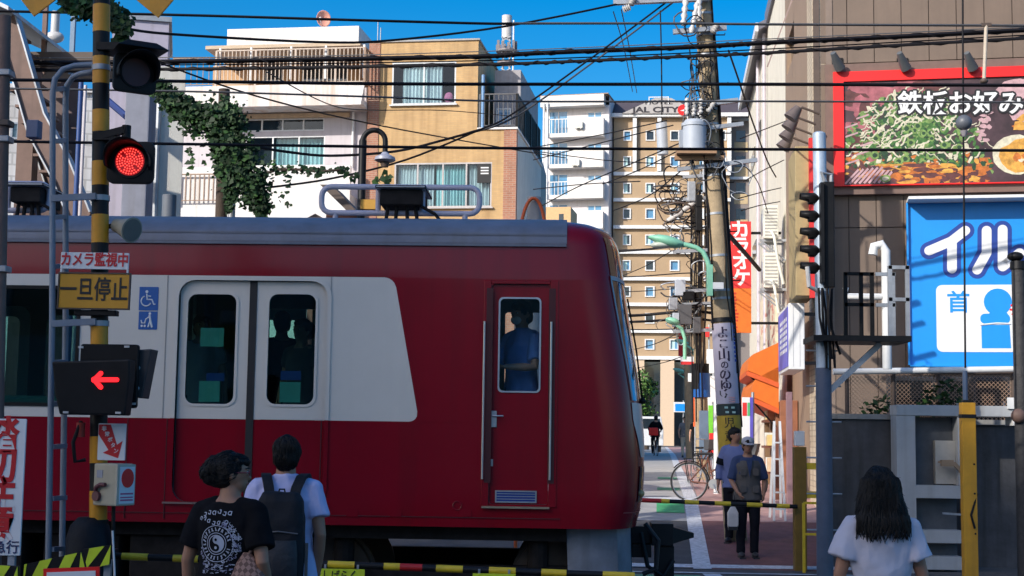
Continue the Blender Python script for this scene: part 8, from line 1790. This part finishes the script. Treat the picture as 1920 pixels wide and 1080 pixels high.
# ---- man with the backpack
YM = 9.0
pm_, D = person('man in a pale lilac short-sleeved shirt with a black backpack, seen from behind', at(534, YM, 960), rad(4), 1.675, 1.10, 'skin_tan', 'shirt_lilac', 'trouser_dark', 'short', {-1: ((.232, -.02, 1.11), (.235, .06, .87)), 1: ((.232, -.045, 1.10), (.205, .06, .84))}, yaw=rad(3), nod=rad(-5), sleeve=.62, hem=.80, loose=1.15, flare=1.12, collar=True, wr=.009, seed=2, strands=240)
S = D['S']; bp = thing('backpack', 'black nylon backpack on the back of the man in the pale shirt', 'backpack', pm_.location, rad(4)); mb = MB(); rs = []
for z, a_, b_ in ((.80, .135, .05), (.84, .150, .080), (1.0, .155, .095), (1.2, .152, .090), (1.32, .140, .070), (1.37, .11, .04)): rs.append([S(*(a_ * math.copysign(abs(math.cos(t * .2618)) ** .6, math.cos(t * .2618)), -.215 + b_ * math.copysign(abs(math.sin(t * .2618)) ** .6, math.sin(t * .2618)), z)) for t in range(24)])
mb.rings(rs); remesh(mb, .010, 'main_sack', G['nylon'], bp, .005, 9, 2, 3)
mb = MB(); rs = []
for z, a_, b_ in ((.84, .11, .03), (.87, .12, .045), (1.0, .12, .05), (1.08, .11, .03)): rs.append([S(*(a_ * math.cos(t * .2618), -.30 + b_ * math.sin(t * .2618), z)) for t in range(24)])
mb.rings(rs).build('front_pocket', mat('nylon2', (0.022, 0.023, 0.03), .6, bump=.3, bscale=30), bp, smooth=40)
MB().tube([S(-.12, -.305, 1.12), S(0, -.318, 1.135), S(.12, -.305, 1.12)], .005, 6).build('zip', G['wire_grey'], bp)
for sd in (-1, 1): MB().rings([[S(sd * x + dx, y, z) for dx, y, z in ((-.030, y0, z0), (.030, y0, z0), (.030, y0 - .016, z0 + .012), (-.030, y0 - .016, z0 + .012))] for x, y0, z0 in ((.075, -.15, 1.33), (.095, -.118, 1.405), (.115, -.05, 1.462), (.128, .03, 1.462), (.135, .095, 1.40), (.14, .125, 1.28))] if 0 else [[S(sd * x - .031, y, z), S(sd * x + .031, y, z), S(sd * x + .031, y - .004, z + .02), S(sd * x - .031, y - .004, z + .02)] for x, y, z in ((.07, -.17, 1.30), (.085, -.145, 1.38), (.108, -.085, 1.447), (.125, .0, 1.460), (.135, .08, 1.41), (.14, .125, 1.30))]).build('shoulder_strap', G['nylon'], bp, smooth=60)
MB().box(*[v * D['s'] for v in (.158, .175, -.24, -.2, .86, 1.06)]).build('side_strap', G['wire_grey'], bp); MB().tube([S(-.022, -.18, 1.355), S(-.015, -.175, 1.385), S(.015, -.175, 1.385), S(.022, -.18, 1.355)], .006, 6).build('grab_loop', G['nylon'], bp)

# ---- woman in the white shirt
pr_, D = person('woman with long black hair in a loose white T-shirt, seen from behind on the right', at(1650, YW, 960), rad(-2), 1.555, .98, 'skin_tan', 'tee_white', 'trouser_dark', 'long', {-1: ((.232, -.01, 1.11), (.238, .03, .85)), 1: ((.232, -.01, 1.11), (.236, .03, .85))}, nod=rad(-4), sleeve=.66, hem=.74, loose=1.20, flare=1.30, wr=.012, seed=6, strands=420)

# ---- man in cap and vest, waiting on the far side
YH = 20.4
ph, D = person('old man in a grey cap and vest behind the far crossing arm', at(1402, YH), rad(184), 1.66, 1.04, 'skin_tan', 'shirt_navy', 'trouser_dark', 'none' if 0 else 'short', {-1: ((.24, -.0, 1.10), (.20, .14, .90)), 1: ((.24, -.0, 1.10), (.17, .17, .93))}, nod=rad(-8), sleeve=.95, hem=.84, loose=1.14, vest='vest', vox=.013, seed=8)
S, hq = D['S'], D['hq']; mb = MB(); mb.ell(hq @ S(0, -.008, 1.655), (.092 * D['s'], .108 * D['s'], .072 * D['s']), 18, 10, 0, M=hq.to_3x3()); mb.build('cap_crown', G['cap'], ph, smooth=60)
mb = MB(); mb.rings([[hq @ S(.075 * math.cos(rad(t)) * k, .06 + .115 * math.sin(rad(t)) * k * 1.0, 1.650 - .014 * k + dz_) for t in range(0, 181, 12)] for k, dz_ in ((.3, 0), (1, 0), (1, -.008), (.3, -.008))], False, False, close=False); mb.build('cap_peak', G['cap'], ph)
hp = ph.location + Matrix.Rotation(rad(184), 3, 'Z') @ (D['J'][1][2] + Vector((0, .02, -.1)))
bg = thing('shopping_bag', 'white bag with a dark base hanging beside the capped old man', 'bag', at(1374, YH - .1) + Vector((0, 0, .42))); bg.scale = (.62, .62, .72); MB().rings([[(x * a_, y * b_, z) for x, y in ((-1, -1), (1, -1), (1, 1), (-1, 1))] for z, a_, b_ in ((0, .10, .06), (.08, .12, .07), (.30, .12, .06), (.42, .05, .03))]).build('bag_body', mat('bag_cream', (0.55, 0.52, 0.50), .7), bg, bev=.02); MB().box(-.105, .105, -.065, .065, -.03, .06).build('bag_base', G['ink'], bg); MB().tube([(-.04, 0, .41), (-.03, .0, .62), (.0, 0, .70), (.03, 0, .62), (.04, 0, .41)], .008, 6).build('handle', G['trouser_dark'], bg)
p2_, D = person('person in a pale blue shirt with a dark armband behind the capped man', at(1378, 21.7), rad(160), 1.70, 1.0, 'skin_tan', 'shirt_dusty', 'trouser_dark', 'short', {-1: ((.24, .0, 1.10), (.25, .03, .86))}, yaw=rad(60), sleeve=1.7, hem=.82, vox=.014, seed=9)
a, e, w = D['J'][1]; MB().tube([a.lerp(e, .45), a.lerp(e, .78)], .079, 14).build('armband', G['trouser_dark'], p2_); a, e, w = D['J'][-1]; MB().tube([a.lerp(e, .45), a.lerp(e, .78)], .079, 14).build('armband', G['trouser_dark'], p2_)

# ---- far street: walker and cyclist
person('walker in a dark grey shirt and beige trousers coming down the far street', at(1284, 60), rad(176), 1.68, 1.0, 'skin', 'tee_grey', 'trouser_beige', 'short', {-1: ((.25, -.06, 1.10), (.26, .02, .90)), 1: ((.25, .04, 1.10), (.24, .12, .90))}, stride=.8, sleeve=.6, vox=.02, seed=10)
yc = 62; lc = at(1229, yc); person('cyclist in dark clothes riding away down the far street', lc + Vector((0, -.15, .03)), rad(4), 1.68, 1.0, 'skin', 'tee_black', 'trouser_dark', 'short', {-1: ((.27, .14, 1.16), (.25, .36, 1.03)), 1: ((.27, .14, 1.16), (.25, .36, 1.03))}, sit=True, sleeve=1.5, vox=.02, seed=11)
bicycle('bicycle ridden by the cyclist in dark clothes on the far street', lc + Vector((0, 0, .01)), rad(94))
o = MB().box(-.20, .20, -.09, .09, 0, .34).build('bag_body', G['bright_red'], None, bev=.04); o.name = 'red_bag'; o.location = lc + Vector((-.12, -.42, .86)); tag(o, 'red bag carried behind the cyclist on the far street', 'bag')
person('distant pedestrian in dark clothes beside the orange flag', at(1306, 52), rad(170), 1.66, 1.0, 'skin', 'tee_black', 'trouser_dark', 'short', stride=.4, sleeve=.6, vox=.02, seed=12)

# ---- on board
zf = 1.162
pc, D = person('train crew member in a blue uniform shirt seen through the cab door window', Vector((W(978, 640, 12.75).x, 12.78, zf)), rad(138), 1.74, 1.0, 'skin', 'shirt_blue', 'trouser_dark', 'short', {-1: ((.25, .10, 1.12), (.10, .30, 1.12)), 1: ((.25, .10, 1.12), (.12, .28, 1.06))}, nod=rad(-6), sleeve=.8, vox=.014, collar=True, seed=13)
S, hq = D['S'], D['hq']; mb = MB(); mb.ell(hq @ S(0, .07, 1.545), (.055, .04, .042), M=hq.to_3x3()); mb.build('face_mask', G['sign_white'], pc, smooth=60)
person('passenger in a pale shirt standing inside the left train door', Vector((W(372, 640, 13.1).x, 13.2, zf)), rad(200), 1.62, 1.0, 'skin', 'tee_white', 'trouser_dark', 'short', vox=.018, seed=14)
person('passenger in an olive top standing inside the right train door', Vector((W(566, 640, 13.1).x, 13.1, zf)), rad(150), 1.58, 1.0, 'skin', 'vest', 'trouser_dark', 'bun', vox=.018, seed=15)
person('passenger in dark clothes behind the right train door', Vector((W(520, 640, 13.5).x, 13.7, zf)), rad(20), 1.70, 1.0, 'skin', 'tee_black', 'trouser_dark', 'short', vox=.018, seed=16)
